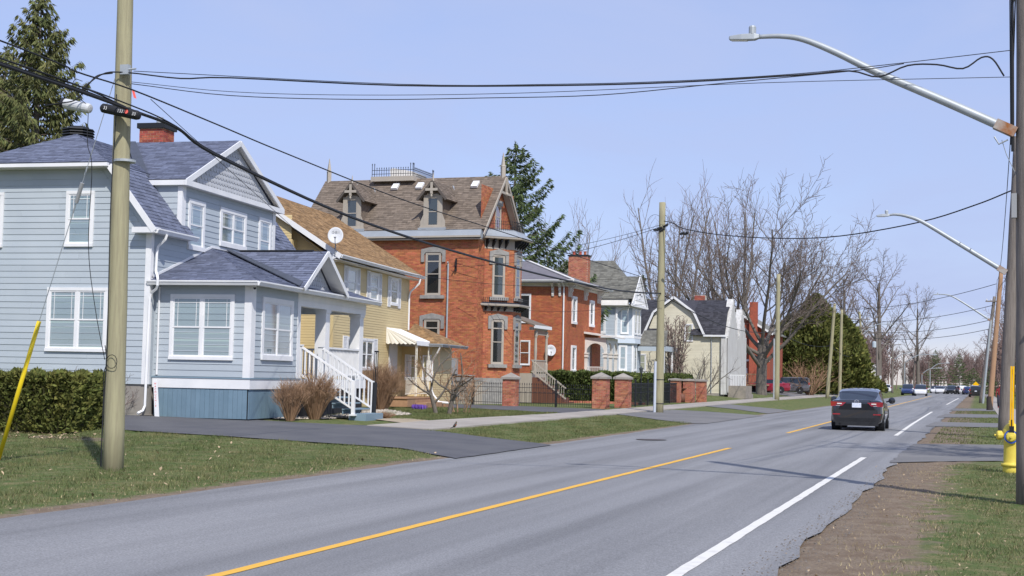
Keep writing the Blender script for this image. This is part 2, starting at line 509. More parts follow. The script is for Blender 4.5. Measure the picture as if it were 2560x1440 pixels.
def shingles(pts, out_list, e=.145, wd=.33, th=.016, seed=0):
    """tabs over a planar convex roof polygon, pts[0]->pts[1] is the eave"""
    pts = [V3(p) for p in pts]
    s = (pts[1] - pts[0]); s.z = 0; s.normalize()
    n = None
    for i in range(2, len(pts)):
        c = (pts[1] - pts[0]).cross(pts[i] - pts[0])
        if c.length > 1e-3: n = c.normalized(); break
    if n.z < 0: n = -n
    t = n.cross(s).normalized()
    if t.z < 0: t = -t
    o = pts[0]
    p2 = [((p - o).dot(s), (p - o).dot(t)) for p in pts]
    tmin = min(q[1] for q in p2); tmax = max(q[1] for q in p2)
    rr = random.Random(seed)
    k = 0
    T = tmin
    while T < tmax - .02:
        t0 = T; t1 = min(T + e, tmax - .001); T += e
        i0 = clip_interval(p2, t0 + .002); i1 = clip_interval(p2, t1 - .002)
        if not i0: continue
        if not i1: i1 = i0
        a, b = min(i0[0], i1[0]), max(i0[1], i1[1])
        x = a - rr.random() * wd
        while x < b:
            w_ = wd * rr.uniform(.45, 1.25); x0, x1 = x, x + w_; x += w_ + .006
            A0, A1 = max(x0, i0[0]), min(x1, i0[1])
            B0, B1 = max(x0, i1[0]), min(x1, i1[1])
            if A1 - A0 < .02 and B1 - B0 < .02: continue
            if A1 < A0: A0 = A1 = (B0 + B1) / 2
            if B1 < B0: B0 = B1 = (A0 + A1) / 2
            lift = th * rr.uniform(.7, 1.5)
            q = lambda ss, tt, d: o + s * ss + t * tt + n * d
            vs = [q(A0, t0 - .012, 0), q(A1, t0 - .012, 0), q(A1, t0 - .012, lift), q(A0, t0 - .012, lift), q(B1, t1, .004), q(B0, t1, .004)]
            fs = [(0, 1, 2, 3), (3, 2, 4, 5), (0, 3, 5), (1, 4, 2)]
            out_list.append((vs, fs, q((A0 + A1) / 2, (t0 + t1) / 2, 0), (max(A1 - A0, B1 - B0)) * e))
    return n

def roof_panel(name, pts, m, parent, th=.10):
    pts = [V3(p) for p in pts]
    n = (pts[1] - pts[0]).cross(pts[2] - pts[0]).normalized()
    if n.z < 0: n = -n
    b = MB(); b.prism([p - n * .002 for p in pts], -n * th)
    return b.build(name, m, parent)

def window(parent, w, a0, a1, z0, z1, trim=.09, units=1, mt=None, back='blind', prairie=False, sill=.04, d=.0, trim_d=.05, split=.5, muntin=0, name='window', top_trim=None):
    """double-hung window on a wall: trim, sashes, panes and what shows behind them"""
    mt = mt or MAT['white']
    tt = trim if top_trim is None else top_trim
    f = MB()
    f.wbox(w, a0, a0 + trim, z0 + trim, z1 - tt, d, d + trim_d); f.wbox(w, a1 - trim, a1, z0 + trim, z1 - tt, d, d + trim_d)
    f.wbox(w, a0, a1, z1 - tt, z1, d, d + trim_d + .004); f.wbox(w, a0, a1, z0, z0 + trim, d, d + trim_d + .012 + sill * .4)
    A0, A1, Z0, Z1 = a0 + trim, a1 - trim, z0 + trim, z1 - tt
    uw = (A1 - A0) / units; mw = .075 if units > 1 else 0
    for i in range(1, units):
        f.wbox(w, A0 + uw * i - mw / 2, A0 + uw * i + mw / 2, Z0, Z1, d, d + trim_d - .006)
    o = f.build(name, mt, parent)
    for i in range(units):
        u0 = A0 + uw * i + (mw / 2 if i else 0); u1 = A0 + uw * (i + 1) - (mw / 2 if i < units - 1 else 0)
        zm = Z0 + (Z1 - Z0) * split
        sf = min(.045, (u1 - u0) * .13)
        s_ = MB()
        for (q0, q1, dd) in ((Z0, zm + sf / 2, .026), (zm - sf / 2, Z1, .036)):
            s_.wbox(w, u0, u0 + sf, q0, q1, d + .012, d + dd); s_.wbox(w, u1 - sf, u1, q0, q1, d + .012, d + dd)
            s_.wbox(w, u0 + sf, u1 - sf, q0, q0 + sf, d + .012, d + dd - .001); s_.wbox(w, u0 + sf, u1 - sf, q1 - sf, q1, d + .012, d + dd - .001)
        if prairie:
            q = .1
            for aa in (u0 + sf + q, u1 - sf - q): s_.wbox(w, aa - .008, aa + .008, zm + sf / 2, Z1 - sf, d + .018, d + .0295)
            for zz in (Z1 - sf - q, zm + sf / 2 + q * .9)[:1]: s_.wbox(w, u0 + sf, u1 - sf, zz - .008, zz + .008, d + .018, d + .029)
        for j in range(muntin):
            aa = u0 + (u1 - u0) * (j + 1) / (muntin + 1)
            s_.wbox(w, aa - .01, aa + .01, Z0, Z1, d + .018, d + .029)
        s_.build('sash', mt, o)
        for (q0, q1, dd) in ((Z0 + sf, zm - sf / 2, .019), (zm + sf / 2, Z1 - sf, .027)):
            p = MB(); p.poly(w.P(u0 + sf, q0, d + dd), w.P(u1 - sf, q0, d + dd), w.P(u1 - sf, q1, d + dd), w.P(u0 + sf, q1, d + dd))
            p.build('pane', MAT['glass'], o)
        bb = MB(); g = .004
        if back == 'blind':                              # pleated shade: shallow zigzag folds
            nf = max(4, int((Z1 - Z0) / .21)); hz = (Z1 - Z0) / nf
            for k in range(nf):
                za, zb = Z0 + k * hz, Z0 + (k + 1) * hz
                bb.poly(w.P(u0, za, d + .003), w.P(u1, za, d + .003), w.P(u1, za + .02, d + .012), w.P(u0, za + .02, d + .012))
                bb.poly(w.P(u0, za + .02, d + .012), w.P(u1, za + .02, d + .012), w.P(u1, zb, d + .003), w.P(u0, zb, d + .003))
            bb.build('blind', MAT['blind'], o)
        elif back == 'slats':
            bk = MB(); bk.poly(w.P(u0, Z0, d + .002), w.P(u1, Z0, d + .002), w.P(u1, Z1, d + .002), w.P(u0, Z1, d + .002)); bk.build('room_behind', MAT['dimroom'], o)
            zz = Z0 + .02
            while zz < Z1:
                bb.poly(w.P(u0, zz, d + .012), w.P(u1, zz, d + .012), w.P(u1, zz + .028, d + .005), w.P(u0, zz + .028, d + .005)); zz += .05
            bb.build('blind', MAT['blind'], o, kind='stuff')
        else:
            bb.poly(w.P(u0, Z0, d + g), w.P(u1, Z0, d + g), w.P(u1, Z1, d + g), w.P(u0, Z1, d + g))
            bb.build('curtain' if back == 'curtain' else 'room_behind', MAT[back], o)
    return o

def downspout(parent, pts, m=None, r=.045, name='downspout'):
    b = MB(); b.tube(pts, r, 4 if r > .04 else 6); return b.build(name, m or MAT['white'], parent)

def gutter(parent, a, b_, out, m=None, h=.13, d=.13, name='gutter'):
    """K-style gutter trough from a to b, out = outward unit vector; a,b are its top back edge"""
    a = V3(a); b_ = V3(b_); o = V3(out); z = V3((0, 0, 1))
    prof = [(0, 0), (0, -h), (d * .62, -h), (d * .85, -h * .45), (d, -h * .3), (d, 0), (d - .015, 0), (d - .015, -.05)]
    b = MB(); b.prism([a + o * p + z * q for p, q in prof], b_ - a)
    return b.build(name, m or MAT['white'], parent)

# ------------------------------------------------------------------ ground
def grid_ground():
    xs = np.concatenate([[-900, -300, -120, -80, -60, -48, -40, -35], np.arange(-32, -9.9, .45), [-9.8, -9.6, -9, -7, -4, -2.2, -1.9], np.arange(-1.75, 3.2, .25), [4, 6, 10, 20, 40, 80, 200, 900]])
    ys = np.concatenate([[-30, 0, 6, 9], np.arange(10, 60, .7), np.arange(60, 130, 2.5), [135, 142, 150, 160, 170, 180, 195, 210, 230, 260, 300, 360, 440, 560, 800, 1500, 5000]])
    X, Y = np.meshgrid(xs, ys)
    Z = zt(X, Y) + .0
    r_ = (X > -9.95) & (X < -1.7)
    Z = np.where(r_, -.03, Z)
    nz = (rng.random(X.shape) - .5) * .03
    near = (X > -32) & (X < 4) & ~((X > -10.6) & (X < -1.2))
    Z = Z + np.where(near & (Y < 62), nz, 0)
    ny, nx = X.shape
    idx = np.arange(nx * ny).reshape(ny, nx)
    F = np.stack([idx[:-1, :-1].ravel(), idx[:-1, 1:].ravel(), idx[1:, 1:].ravel(), idx[1:, :-1].ravel()], 1)
    m = bpy.data.materials.new('lawn_and_soil'); m.use_nodes = True
    t = m.node_tree; N = t.nodes; K = t.links.new
    b = N['Principled BSDF']; b.inputs['Roughness'].default_value = .95; b.inputs['Specular IOR Level'].default_value = .1
    geo = N.new('ShaderNodeNewGeometry')
    def noise(sc, det=6, st=(1, 1, 1)):
        mp_ = N.new('ShaderNodeMapping'); mp_.inputs['Scale'].default_value = st; K(geo.outputs['Position'], mp_.inputs[0])
        n = N.new('ShaderNodeTexNoise'); n.inputs['Scale'].default_value = sc; n.inputs['Detail'].default_value = det; n.inputs['Roughness'].default_value = .65
        K(mp_.outputs[0], n.inputs['Vector']); return n.outputs['Fac']
    def ramp(f, a, c):
        r = N.new('ShaderNodeMapRange'); r.inputs['From Min'].default_value = a; r.inputs['From Max'].default_value = c; K(f, r.inputs['Value']); return r.outputs[0]
    def mixc(f, c1, c2):
        x = N.new('ShaderNodeMixRGB'); K(f, x.inputs['Fac'])
        for s_, c in (('Color1', c1), ('Color2', c2)):
            if isinstance(c, tuple): x.inputs[s_].default_value = (*c, 1)
            else: K(c, x.inputs[s_])
        return x.outputs[0]
    g1 = mixc(ramp(noise(.55), .35, .65), (.088, .135, .04), (.13, .165, .058))
    g2 = mixc(ramp(noise(3.5), .44, .68), g1, (.26, .215, .115))
    g3 = mixc(ramp(noise(38, 3), .45, .75), g2, (.06, .085, .028))
    soil = mixc(ramp(noise(3.2), .35, .65), (.20, .145, .10), (.30, .24, .175))
    soil = mixc(ramp(noise(30, 4), .4, .7), soil, (.15, .115, .085))
    at = N.new('ShaderNodeAttribute'); at.attribute_name = 'bare'
    ad = N.new('ShaderNodeMath'); ad.operation = 'ADD'; K(at.outputs['Fac'], ad.inputs[0])
    nn = N.new('ShaderNodeMath'); nn.operation = 'MULTIPLY_ADD'; K(noise(1.7, 8), nn.inputs[0]); nn.inputs[1].default_value = 1.5; nn.inputs[2].default_value = -.75
    K(nn.outputs[0], ad.inputs[1])
    col = mixc(ramp(ad.outputs[0], .36, .62), g3, soil)
    K(col, b.inputs['Base Color'])
    bp = N.new('ShaderNodeBump'); bp.inputs['Strength'].default_value = .6; bp.inputs['Distance'].default_value = .04
    K(noise(45, 5), bp.inputs['Height']); K(bp.outputs[0], b.inputs['Normal'])
    o = npmesh('ground', np.stack([X.ravel(), Y.ravel(), Z.ravel()], 1), F, m, kind='structure', smooth=True)
    bare = np.zeros(X.shape)
    bare += np.where(X < -5, np.exp(-((X + 10.0) / .42) ** 2), 0) * 1.0
    right = np.where(X > -5, 1 - sm((X + 1.5) / 1.7), 0)
    far = .35 * sm((Y - 33) / 8)
    bare += right * (1.0 + .0 * far) + np.where((X > -1) & (X < 1.2), .10, 0)
    bare += .30 * sm((-X - 11) / 1.5) * (Y > 33) * (Y < 60) * (X > -14.6) * .6
    bare += np.exp(-(((X + 13.2) / .8) ** 2 + ((Y - 19.8) / .8) ** 2)) * .5
    bare += np.exp(-(((X + 18.9) / 1.7) ** 2 + ((Y - 26.9) / .7) ** 2)) * .8
    bare += np.exp(-(((X + 18.6) / 1.1) ** 2 + ((Y - 48.8) / 1.2) ** 2)) * .45
    bare += ((Y > 30.6) & (Y < 90) & (X > -1.7) & (X < .3)) * .22
    a = o.data.attributes.new('bare', 'FLOAT', 'POINT'); a.data.foreach_set('value', np.clip(bare, 0, 1.2).astype(np.float32).ravel())
    return o
grid_ground()

def sheet(name, poly, m, dz, label=None, step=.9, kind='structure', flat=False, jitter=0, cat=None):
    """a thin sheet that follows the ground"""
    bm = bmesh.new()
    if jitter:
        q = []
        for i in range(len(poly)):
            a, b = V3((*poly[i], 0)), V3((*poly[(i + 1) % len(poly)], 0))
            n = max(1, int((b - a).length / .45))
            for k in range(n):
                p = a.lerp(b, k / n)
                j = jitter if k else jitter * .4
                q.append((p.x + random.uniform(-j, j), p.y + random.uniform(-j, j)))
        poly = q
    bm.faces.new([bm.verts.new((x, y, 0)) for x, y in poly])
    bmesh.ops.triangulate(bm, faces=bm.faces[:])
    x0, x1 = min(p[0] for p in poly), max(p[0] for p in poly); y0, y1 = min(p[1] for p in poly), max(p[1] for p in poly)
    for ax, lo, hi in ((0, x0, x1), (1, y0, y1)):
        st = step if hi - lo < 60 else (hi - lo) / 60
        n = int((hi - lo) / st)
        for k in range(1, n + 1):
            c = [0, 0, 0]; c[ax] = lo + k * st; nn = [0, 0, 0]; nn[ax] = 1
            bmesh.ops.bisect_plane(bm, geom=bm.verts[:] + bm.edges[:] + bm.faces[:], plane_co=c, plane_no=nn)
    for v in bm.verts: v.co.z = (0 if flat else gz(v.co.x, v.co.y)) + dz
    bmesh.ops.recalc_face_normals(bm, faces=bm.faces[:])
    me = bpy.data.meshes.new(name); bm.to_mesh(me); bm.free()
    if len(me.polygons) and me.polygons[0].normal.z < 0: me.flip_normals()
    me.materials.append(m)
    o = bpy.data.objects.new(name, me); COL.objects.link(o)
    return tag(o, label, cat, kind=kind)

def road_mesh():
    ys = np.concatenate([np.arange(-20, 140, .8), np.arange(140, 300, 5), [320, 360, 420, 520, 700, 1000, 1600]])
    def edge(x, amp, y, ph): return x + amp * (np.sin(y * .9 + ph) * .35 + np.sin(y * 2.7 + ph * 2) * .3 + (rng.random(len(y)) - .5) * .9)
    le = edge(-9.97, .07, ys, 1) - .012 * np.clip(ys - 35, 0, 75)
    re = edge(-1.62, .10, ys, 4)
    cols = [le, np.full_like(ys, -8), np.full_like(ys, -5.8), np.full_like(ys, -3.6), re]
    V = np.concatenate([np.stack([c, ys, np.full_like(ys, z)], 1) for c, z in zip(cols, (.006, .012, .016, .012, .006))])
    n = len(ys); F = []
    for c in range(4):
        for i in range(n - 1): F.append((c * n + i, (c + 1) * n + i, (c + 1) * n + i + 1, c * n + i + 1))
    m = MAT['asphalt']
    t = m.node_tree; N = t.nodes; K = t.links.new            # wheel tracks and sealed strips run along the lane
    b = N['Principled BSDF']; src = b.inputs['Base Color'].links[0].from_socket
    geo = N.new('ShaderNodeNewGeometry'); mp_ = N.new('ShaderNodeMapping'); mp_.inputs['Scale'].default_value = (1.3, .028, 1); K(geo.outputs['Position'], mp_.inputs[0])
    ns_ = N.new('ShaderNodeTexNoise'); ns_.inputs['Scale'].default_value = 1.15; ns_.inputs['Detail'].default_value = 4; K(mp_.outputs[0], ns_.inputs['Vector'])
    r = N.new('ShaderNodeMapRange'); r.inputs['From Min'].default_value = .42; r.inputs['From Max'].default_value = .66; r.inputs['To Min'].default_value = 1.06; r.inputs['To Max'].default_value = .80
    K(ns_.outputs['Fac'], r.inputs['Value'])
    n3 = N.new('ShaderNodeTexNoise'); n3.inputs['Scale'].default_value = 55; n3.inputs['Detail'].default_value = 3; K(geo.outputs['Position'], n3.inputs['Vector'])
    r3 = N.new('ShaderNodeMapRange'); r3.inputs['From Min'].default_value = .3; r3.inputs['From Max'].default_value = .7; r3.inputs['To Min'].default_value = .72; r3.inputs['To Max'].default_value = 1.28
    K(n3.outputs['Fac'], r3.inputs['Value'])
    mm = N.new('ShaderNodeMath'); mm.operation = 'MULTIPLY'; K(r.outputs[0], mm.inputs[0]); K(r3.outputs[0], mm.inputs[1])
    h = N.new('ShaderNodeHueSaturation'); K(src, h.inputs['Color']); K(mm.outputs[0], h.inputs['Value']); K(h.outputs[0], b.inputs['Base Color'])
    npmesh('road', V, np.array(F), m, kind='structure')
road_mesh()

def stripe(name, pts, w, m, label):
    """painted line on the road: its own thin sheet, slightly ragged"""
    vs = []; fs = []
    P = []
    for i in range(len(pts) - 1):
        (x0, y0), (x1, y1) = pts[i], pts[i + 1]
        n = max(1, int((y1 - y0) / .35)) if y1 - y0 < 120 else 60
        for k in range(n): P.append((x0 + (x1 - x0) * k / n, y0 + (y1 - y0) * k / n))
    P.append(pts[-1])
    for i, (x, y) in enumerate(P):
        j = .006
        zz = np.interp(x, [-9.97, -8, -5.8, -3.6, -1.62], [.006, .012, .016, .012, .006]) + .005
        vs += [(x - w / 2 + random.uniform(-j, j), y, zz), (x + w / 2 + random.uniform(-j, j), y, zz)]
        if i: fs.append((2 * i - 2, 2 * i - 1, 2 * i + 1, 2 * i))
    b = MB(); b.add(vs, fs)
    o = b.build(name, m); o['kind'] = 'structure'; o['label'] = label
stripe('yellow_centre_line', [(-5.72, 4), (-5.72, 34.6)], .12, MAT['yline'], 'near stretch of yellow centre line on the grey road')
stripe('yellow_centre_line', [(-5.80, 46.2), (-6.1, 90), (-6.8, 230)], .13, MAT['yline'], 'yellow centre line running past the black sedan')
stripe('white_edge_line', [(-2.40, 4), (-2.40, 32.5)], .125, MAT['wline'], 'near stretch of white edge line on the road')
stripe('white_edge_line', [(-2.49, 47.1), (-2.60, 62), (-2.69, 91.6)], .13, MAT['wline'], 'white edge line beyond the side drive on the right')
stripe('white_edge_line', [(-2.56, 128), (-2.43, 200)], .14, MAT['wline'], 'far white edge line by the parked cars')

sheet('driveway', [(-23.6, 31.6), (-22.9, 34.6), (-20.13, 36.53), (-18.0, 36.1), (-16.62, 36.2), (-15.72, 36.7), (-13.98, 36.06), (-12.16, 34.66), (-10.2, 33.5), (-9.75, 33.0), (-9.72, 26.3), (-9.9, 26.55), (-11.87, 28.62), (-16.5, 29.23), (-20.4, 29.74), (-26, 30)], MAT['drive'], .022, jitter=.03)
sheet('gravel_bed', [(-22.6, 34.9), (-21.0, 37.3), (-19.5, 37.6), (-18.75, 38.9), (-18.5, 43.4), (-18.9, 46.6), (-21.7, 50.6), (-22.5, 50), (-22.3, 38)], MAT['gravel'], .03, jitter=.08)
sheet('path', [(-18.3, 42.6), (-17.5, 42.9), (-16.25, 41.8), (-15.9, 39.3), (-15.8, 38.9), (-16.6, 39.6), (-18.2, 41.2)], MAT['tanwalk'], .02, jitter=.04)
sheet('driveway', [(-27, 65.4), (-21.49, 64.1), (-18.57, 63.9), (-16.5, 64.6), (-16.0, 59.4), (-16.0, 56.0), (-18.9, 56.5), (-27, 58.6)], MAT['drive'], .022, jitter=.04)
sheet('driveway_apron', [(-14.5, 58.6), (-14.5, 70.4), (-12.9, 70.6), (-10.1, 69.6), (-9.8, 69.4), (-9.8, 54.0), (-10.35, 53.0), (-12.0, 55.0)], MAT['apron'], .020, jitter=.05)
sheet('driveway_apron', [(-15.0, 82), (-15.2, 91), (-13.0, 87.5), (-10.6, 84), (-10.2, 83.5), (-10.2, 73.5), (-12.9, 79.0)], MAT['apron'], .020, jitter=.05)
sheet('driveway', [(-17.0, 141), (-30, 141), (-30, 162), (-17.0, 165)], MAT['apron'], .02)
sheet('driveway_apron', [(-1.75, 30.6), (-1.7, 40.8), (.4, 41.6), (12, 41.6), (12, 32.6), (.4, 32.6), (-1.2, 31.3)], MAT['apron'], .018, jitter=.04)
sheet('driveway_apron', [(-2.0, 58.8), (-1.8, 66.3), (6, 65.5), (6, 60.0)], MAT['apron'], .018, jitter=.05)
sheet('driveway_apron', [(-2.0, 75.9), (-1.8, 86.2), (6, 86.6), (6, 80.0)], MAT['apron'], .018, jitter=.05)
sheet('driveway_apron', [(-1.8, 97.2), (-1.7, 108), (6, 109), (6, 100)], MAT['apron'], .018, jitter=.05)
sheet('pavement', [(1.05, 44), (2.5, 44), (2.6, 400), (1.2, 400)], MAT['sidewalk'], .03)
# the left-hand pavement is poured in slabs with open joints
def slabs():
    near = [(-14.15, 36.2), (-14.2, 40.44), (-14.3, 49.4), (-14.47, 59.85), (-14.8, 73.17), (-15.1, 88.55), (-15.5, 108.84), (-15.6, 190)]
    far_ = [(-16.05, 36.9), (-16.2, 42.0), (-15.95, 53.8), (-16.05, 61.85), (-16.5, 77.77), (-16.8, 88.52), (-17.1, 119.02), (-17.2, 190)]
    xi = lambda P, y: float(np.interp(y, [p[1] for p in P], [p[0] for p in P]))
    root = tag(thing('pavement', 'pale concrete pavement of slabs between lawn and grass verge', 'pavement'), kind='structure')
    root['category'] = 'pavement'
    y = 36.3
    while y < 180:
        y1 = y + 1.55; b = MB()
        q = [(xi(near, y), y), (xi(near, y1 - .012), y1 - .012), (xi(far_, y1 - .012), y1 - .012), (xi(far_, y), y)]
        j = random.uniform(-.004, .006)
        top = [(x, yy, gz(x, yy) + .045 + j) for x, yy in q]; bot = [(x, yy, gz(x, yy) - .06) for x, yy in q]
        b.hexa(bot + top); b.build('slab', MAT['sidewalk'], root)
        y = y1
slabs()
sheet('manhole_cover', [(-8.38 + .42 * cos(a * pi / 8), 37.83 + .42 * sin(a * pi / 8)) for a in range(16)], mat('cast_iron', (.09, .075, .07), .7), .024, flat=True, step=5, kind='thing', label='dark round manhole cover in the far lane of the road', cat='manhole')

# ------------------------------------------------------------------ blue-grey clapboard house
def blue_house():
    H = thing('clapboard_house', 'blue grey clapboard house with slate roof, bay and white porch', 'house', (-22.372, 35.120, 0), rad(4.9))
    M = rootM(H); W = MAT['white']
    b = MB(); b.prism([(-7.4, 0, 1.22), (0, 0, 1.22), (0, 0, 5.6), (-1.5, 0, 7.42), (-5.9, 0, 7.42), (-7.4, 0, 5.6)], (0, 10.7, 0)); b.build('wall', MAT['siding'], H)
    b = MB(); b.box(-7.37, -.03, .03, 10.67, -.3, 1.22); b.build('foundation', MAT['concrete'], H)
    Sd = Wall((0, 0, 0), (1, 0, 0), (0, -1, 0)); Fr = Wall((0, 0, 0), (0, 1, 0), (1, 0, 0))
    bd = []
    lap_wall(Sd, 1.22, 7.38, .178, -5.85, lambda z: -.14 if z < 5.55 else -.10 - (z - 5.5) * 1.5 / 1.82, bd)
    lap_wall(Fr, 4.07, 5.6, .178, .14, 10.6, bd)
    lap_wall(Fr, 5.6, 7.2, .178, 2.04, 8.68, bd)
    Ck = Wall((0, 1.82, 0), (1, 0, 0), (0, -1, 0))
    lap_wall(Ck, 5.9, 7.2, .178, lambda z: -(z - 5.95) * 1.18 / 1.5, -.12, bd, joints=False)
    b = MB(); b.box(-3.5, -.001, 1.82, 8.91, 5.4, 7.3); b.build('dormer_wall', MAT['siding'], H)
    # bay and porch body
    By = Wall((0, .35, 0), (1, 0, 0), (0, -1, 0)); Bf = Wall((2.97, 0, 0), (0, 1, 0), (1, 0, 0))
    b = MB(); b.box(.002, 2.97, .35, 4.0, 1.42, 4.08); b.build('bay_wall', MAT['siding'], H)
    lap_wall(By, 1.47, 4.07, .178, .06, 2.78, bd); lap_wall(Bf, 1.47, 4.07, .178, .62, 3.80, bd, joints=False)
    finish(bd, 'siding_board', 'siding', MAT['siding'], H, M, 290)
    for q in ((Sd, -.14, .03, 1.22, 5.56, 0, .03), (Fr, 0, .14, 1.22, 5.56, 0, .03), (Ck, -.12, .03, 5.8, 7.15, 0, .03), (Fr, 1.82, 2.04, 5.6, 7.15, 0, .031), (Fr, 8.68, 8.91, 5.5, 7.15, 0, .03),
              (By, 2.78, 3.0, 1.45, 4.06, 0, .03), (Bf, .35, .62, 1.45, 4.06, 0, .031), (Bf, 3.80, 4.04, 1.45, 4.06, 0, .03)):
        tr = MB(); tr.wbox(*q); tr.build('corner_board', W, H)
    # windows
    window(H, Sd, -2.71, -1.81, 5.13, 6.75, prairie=True); window(H, Sd, -5.62, -4.73, 5.11, 6.73, prairie=True)
    window(H, Sd, -3.20, -1.26, 2.11, 3.95, units=2, prairie=True)
    window(H, Fr, 2.24, 3.36, 5.27, 6.80, prairie=True, trim=.13); window(H, Fr, 4.46, 6.46, 5.58, 6.82, units=2, back='slats', prairie=True, trim=.14)
    window(H, Fr, 7.50, 8.55, 5.30, 6.84, prairie=True, trim=.13)
    window(H, By, .51, 2.48, 1.94, 3.80, units=2, prairie=True); window(H, Bf, 1.08, 3.41, 1.98, 3.79, units=2, trim=.14)
    # roofs
    sh = []; SL = MAT['slate']
    ap, aq = (-3.63, 1.95, 8.77), (-3.63, 8.75, 8.77)
    e0, e1, e2, e3 = (-6.03, -.45, 7.53), (-1.23, -.45, 7.53), (-1.23, 11.15, 7.53), (-6.03, 11.15, 7.53)
    for nm, p, do in (('roof', [e0, e1, ap], 1), ('roof', [e1, e2, aq, ap], 1), ('roof', [e2, e3, aq], 0), ('roof', [e3, e0, ap, aq], 0)):
        roof_panel(nm, p, SL, H)
        if do: shingles(p, sh, seed=len(sh))
    fa = MB(); fa.box(-6.05, -1.21, -.475, -.45, 7.40, 7.50); fa.box(-1.235, -1.21, -.45, 1.9, 7.40, 7.50); fa.box(-1.235, -1.21, 9.0, 11.15, 7.40, 7.50)
    fa.build('fascia', W, H)
    so = MB(); so.box(-6.0, -1.24, -.45, 0, 7.385, 7.40); so.box(-1.55, -1.24, 0, 1.8, 7.385, 7.40); so.build('soffit', MAT['offwhite'], H)
    st1 = [(.28, -.35, 5.62), (.28, 1.82, 5.62), (-1.2, 1.82, 7.5), (-1.2, -.35, 7.5)]
    st2 = [(.28, 1.82, 5.62), (.28, 2.22, 5.62), (.03, 2.22, 5.94), (.03, 1.82, 5.94)]
    st3 = [(.28, 8.91, 5.62), (.28, 11.05, 5.62), (-1.2, 11.05, 7.5), (-1.2, 8.91, 7.5)]
    for p in (st1, st2, st3): roof_panel('steep_roof', p, SL, H, .06); shingles(p, sh, seed=3 + len(sh))
    rk = MB(); rk.bar((.28, -.37, 5.54), (-1.2, -.37, 7.42), .03, .17); rk.box(-.42, .30, -.372, -.01, 5.50, 5.66); rk.build('rake_board', W, H)
    sf = MB(); sf.box(.0, .28, 0, 2.2, 5.50, 5.52); sf.prism([(-1.2, -.355, 7.36), (.25, -.355, 5.50), (.25, -.005, 5.50), (-1.2, -.005, 7.36)], (0, 0, -.012)); sf.build('soffit', MAT['offwhite'], H)
    gutter(H, (.28, -.33, 5.62), (.28, 2.25, 5.62), (1, 0, 0))
    # street-facing dormer gable
    uf = .2; L0, R0, A = (uf, 1.69, 7.30), (uf, 9.09, 7.30), (uf, 5.39, 9.05)
    dl = [(-1.45, 1.69, 7.31), (uf, 1.69, 7.31), (uf, 5.39, 9.07), (-3.75, 5.39, 9.07)]
    dr = [(uf, 9.09, 7.31), (-1.45, 9.09, 7.31), (-3.75, 5.39, 9.07), (uf, 5.39, 9.07)]
    roof_panel('dormer_roof', dl, SL, H, .07); roof_panel('dormer_roof', dr, SL, H, .07)
    shingles(dl, sh, seed=77)
    vf = MB(); vf.prism([(-1.40, 1.62, 7.40), (-1.05, 1.75, 7.385), (-3.45, 5.30, 9.07), (-3.75, 5.30, 9.07)], (0, 0, .035)); vf.build('valley_flashing', MAT['slatedark'], H)
    g = MB(); dn = .10
    g.bar((uf + .02, 1.66, 7.22), (uf + .02, 5.39, 8.985), .04, .17); g.bar((uf + .02, 9.12, 7.22), (uf + .02, 5.39, 8.985), .04, .17)
    g.box(uf - .02, uf + .045, 1.62, 9.16, 7.12, 7.28); g.box(-1.2, uf, 1.655, 1.685, 7.13, 7.28)
    g.build('gable_trim', W, H)
    so2 = MB(); so2.box(.0, uf - .02, 1.7, 9.08, 7.12, 7.14); so2.poly((uf, 1.9, 7.30), (uf, 5.39, 8.93), (.03, 5.39, 8.93), (.03, 1.9, 7.30)); so2.poly((uf, 8.9, 7.30), (uf, 5.39, 8.93), (.03, 5.39, 8.93), (.03, 8.9, 7.30))
    so2.build('soffit', MAT['offwhite'], H)
    gb = MB(); gb.prism([(0, 1.9, 7.14), (0, 8.9, 7.14), (0, 5.39, 8.93)], (.03, 0, 0)); gb.build('gable_panel', MAT['gablesh'], H)
    sc = []
    def scallops(u, vlo, vhi, z0, za, vm, out_, e=.17, wd=.21):
        k = 0; z = z0
        while z < za - .08:
            f = (z + e - z0) / (za - z0); a = vlo + (vm - vlo) * f + .03; c = vhi - (vhi - vm) * f - .03
            n = int((c - a) / wd)
            for i in range(n):
                v0 = a + (c - a - n * wd) / 2 + i * wd; v1 = v0 + wd - .012; mid = (v0 + v1) / 2; r = (v1 - v0) / 2
                P = [(v0, z + e), (v0, z + r * .7)] + [(mid - r * cos(t * pi / 6), z + r * .7 - r * .8 * sin(t * pi / 6)) for t in range(1, 6)] + [(v1, z + r * .7), (v1, z + e)]
                m_ = len(P)
                vs = [(u + .03 + (.022 if zz < z + e * .9 else .006), v, zz) for v, zz in P] + [(u + .028, v, zz) for v, zz in P]
                fs = [tuple(range(m_))] + [(j, j + 1, m_ + j + 1, m_ + j) for j in range(m_ - 1)]
                out_.append((vs, fs, (u, mid, z + e / 2), wd * e))
            z += e
    scallops(0, 1.9, 8.9, 7.16, 8.93, 5.39, sc)
    # bay and porch roof
    k0, k1 = (-.05, .02, 4.18), (3.27, .02, 4.18)
    k2, k3 = (3.27, 10.6, 4.18), (-.05, 10.6, 4.18)
    t0, t1 = (.0, 3.95, 5.43), (.0, 6.6, 5.43)
    s1_ = [k0, k1, t0]; s2_ = [k1, k2, t1, t0]; s3_ = [k2, k3, t1]
    for p in (s1_, s2_, s3_): roof_panel('porch_roof', p, SL, H, .05)
    shingles(s1_, sh, seed=21); shingles(s2_, sh, seed=22)
    fl = MB(); fl.bar((.015, .05, 4.26), (.015, 3.95, 5.49), .03, .07); fl.bar((.015, 3.95, 5.49), (.015, 8.9, 5.52), .03, .07); fl.build('flashing', W, H)
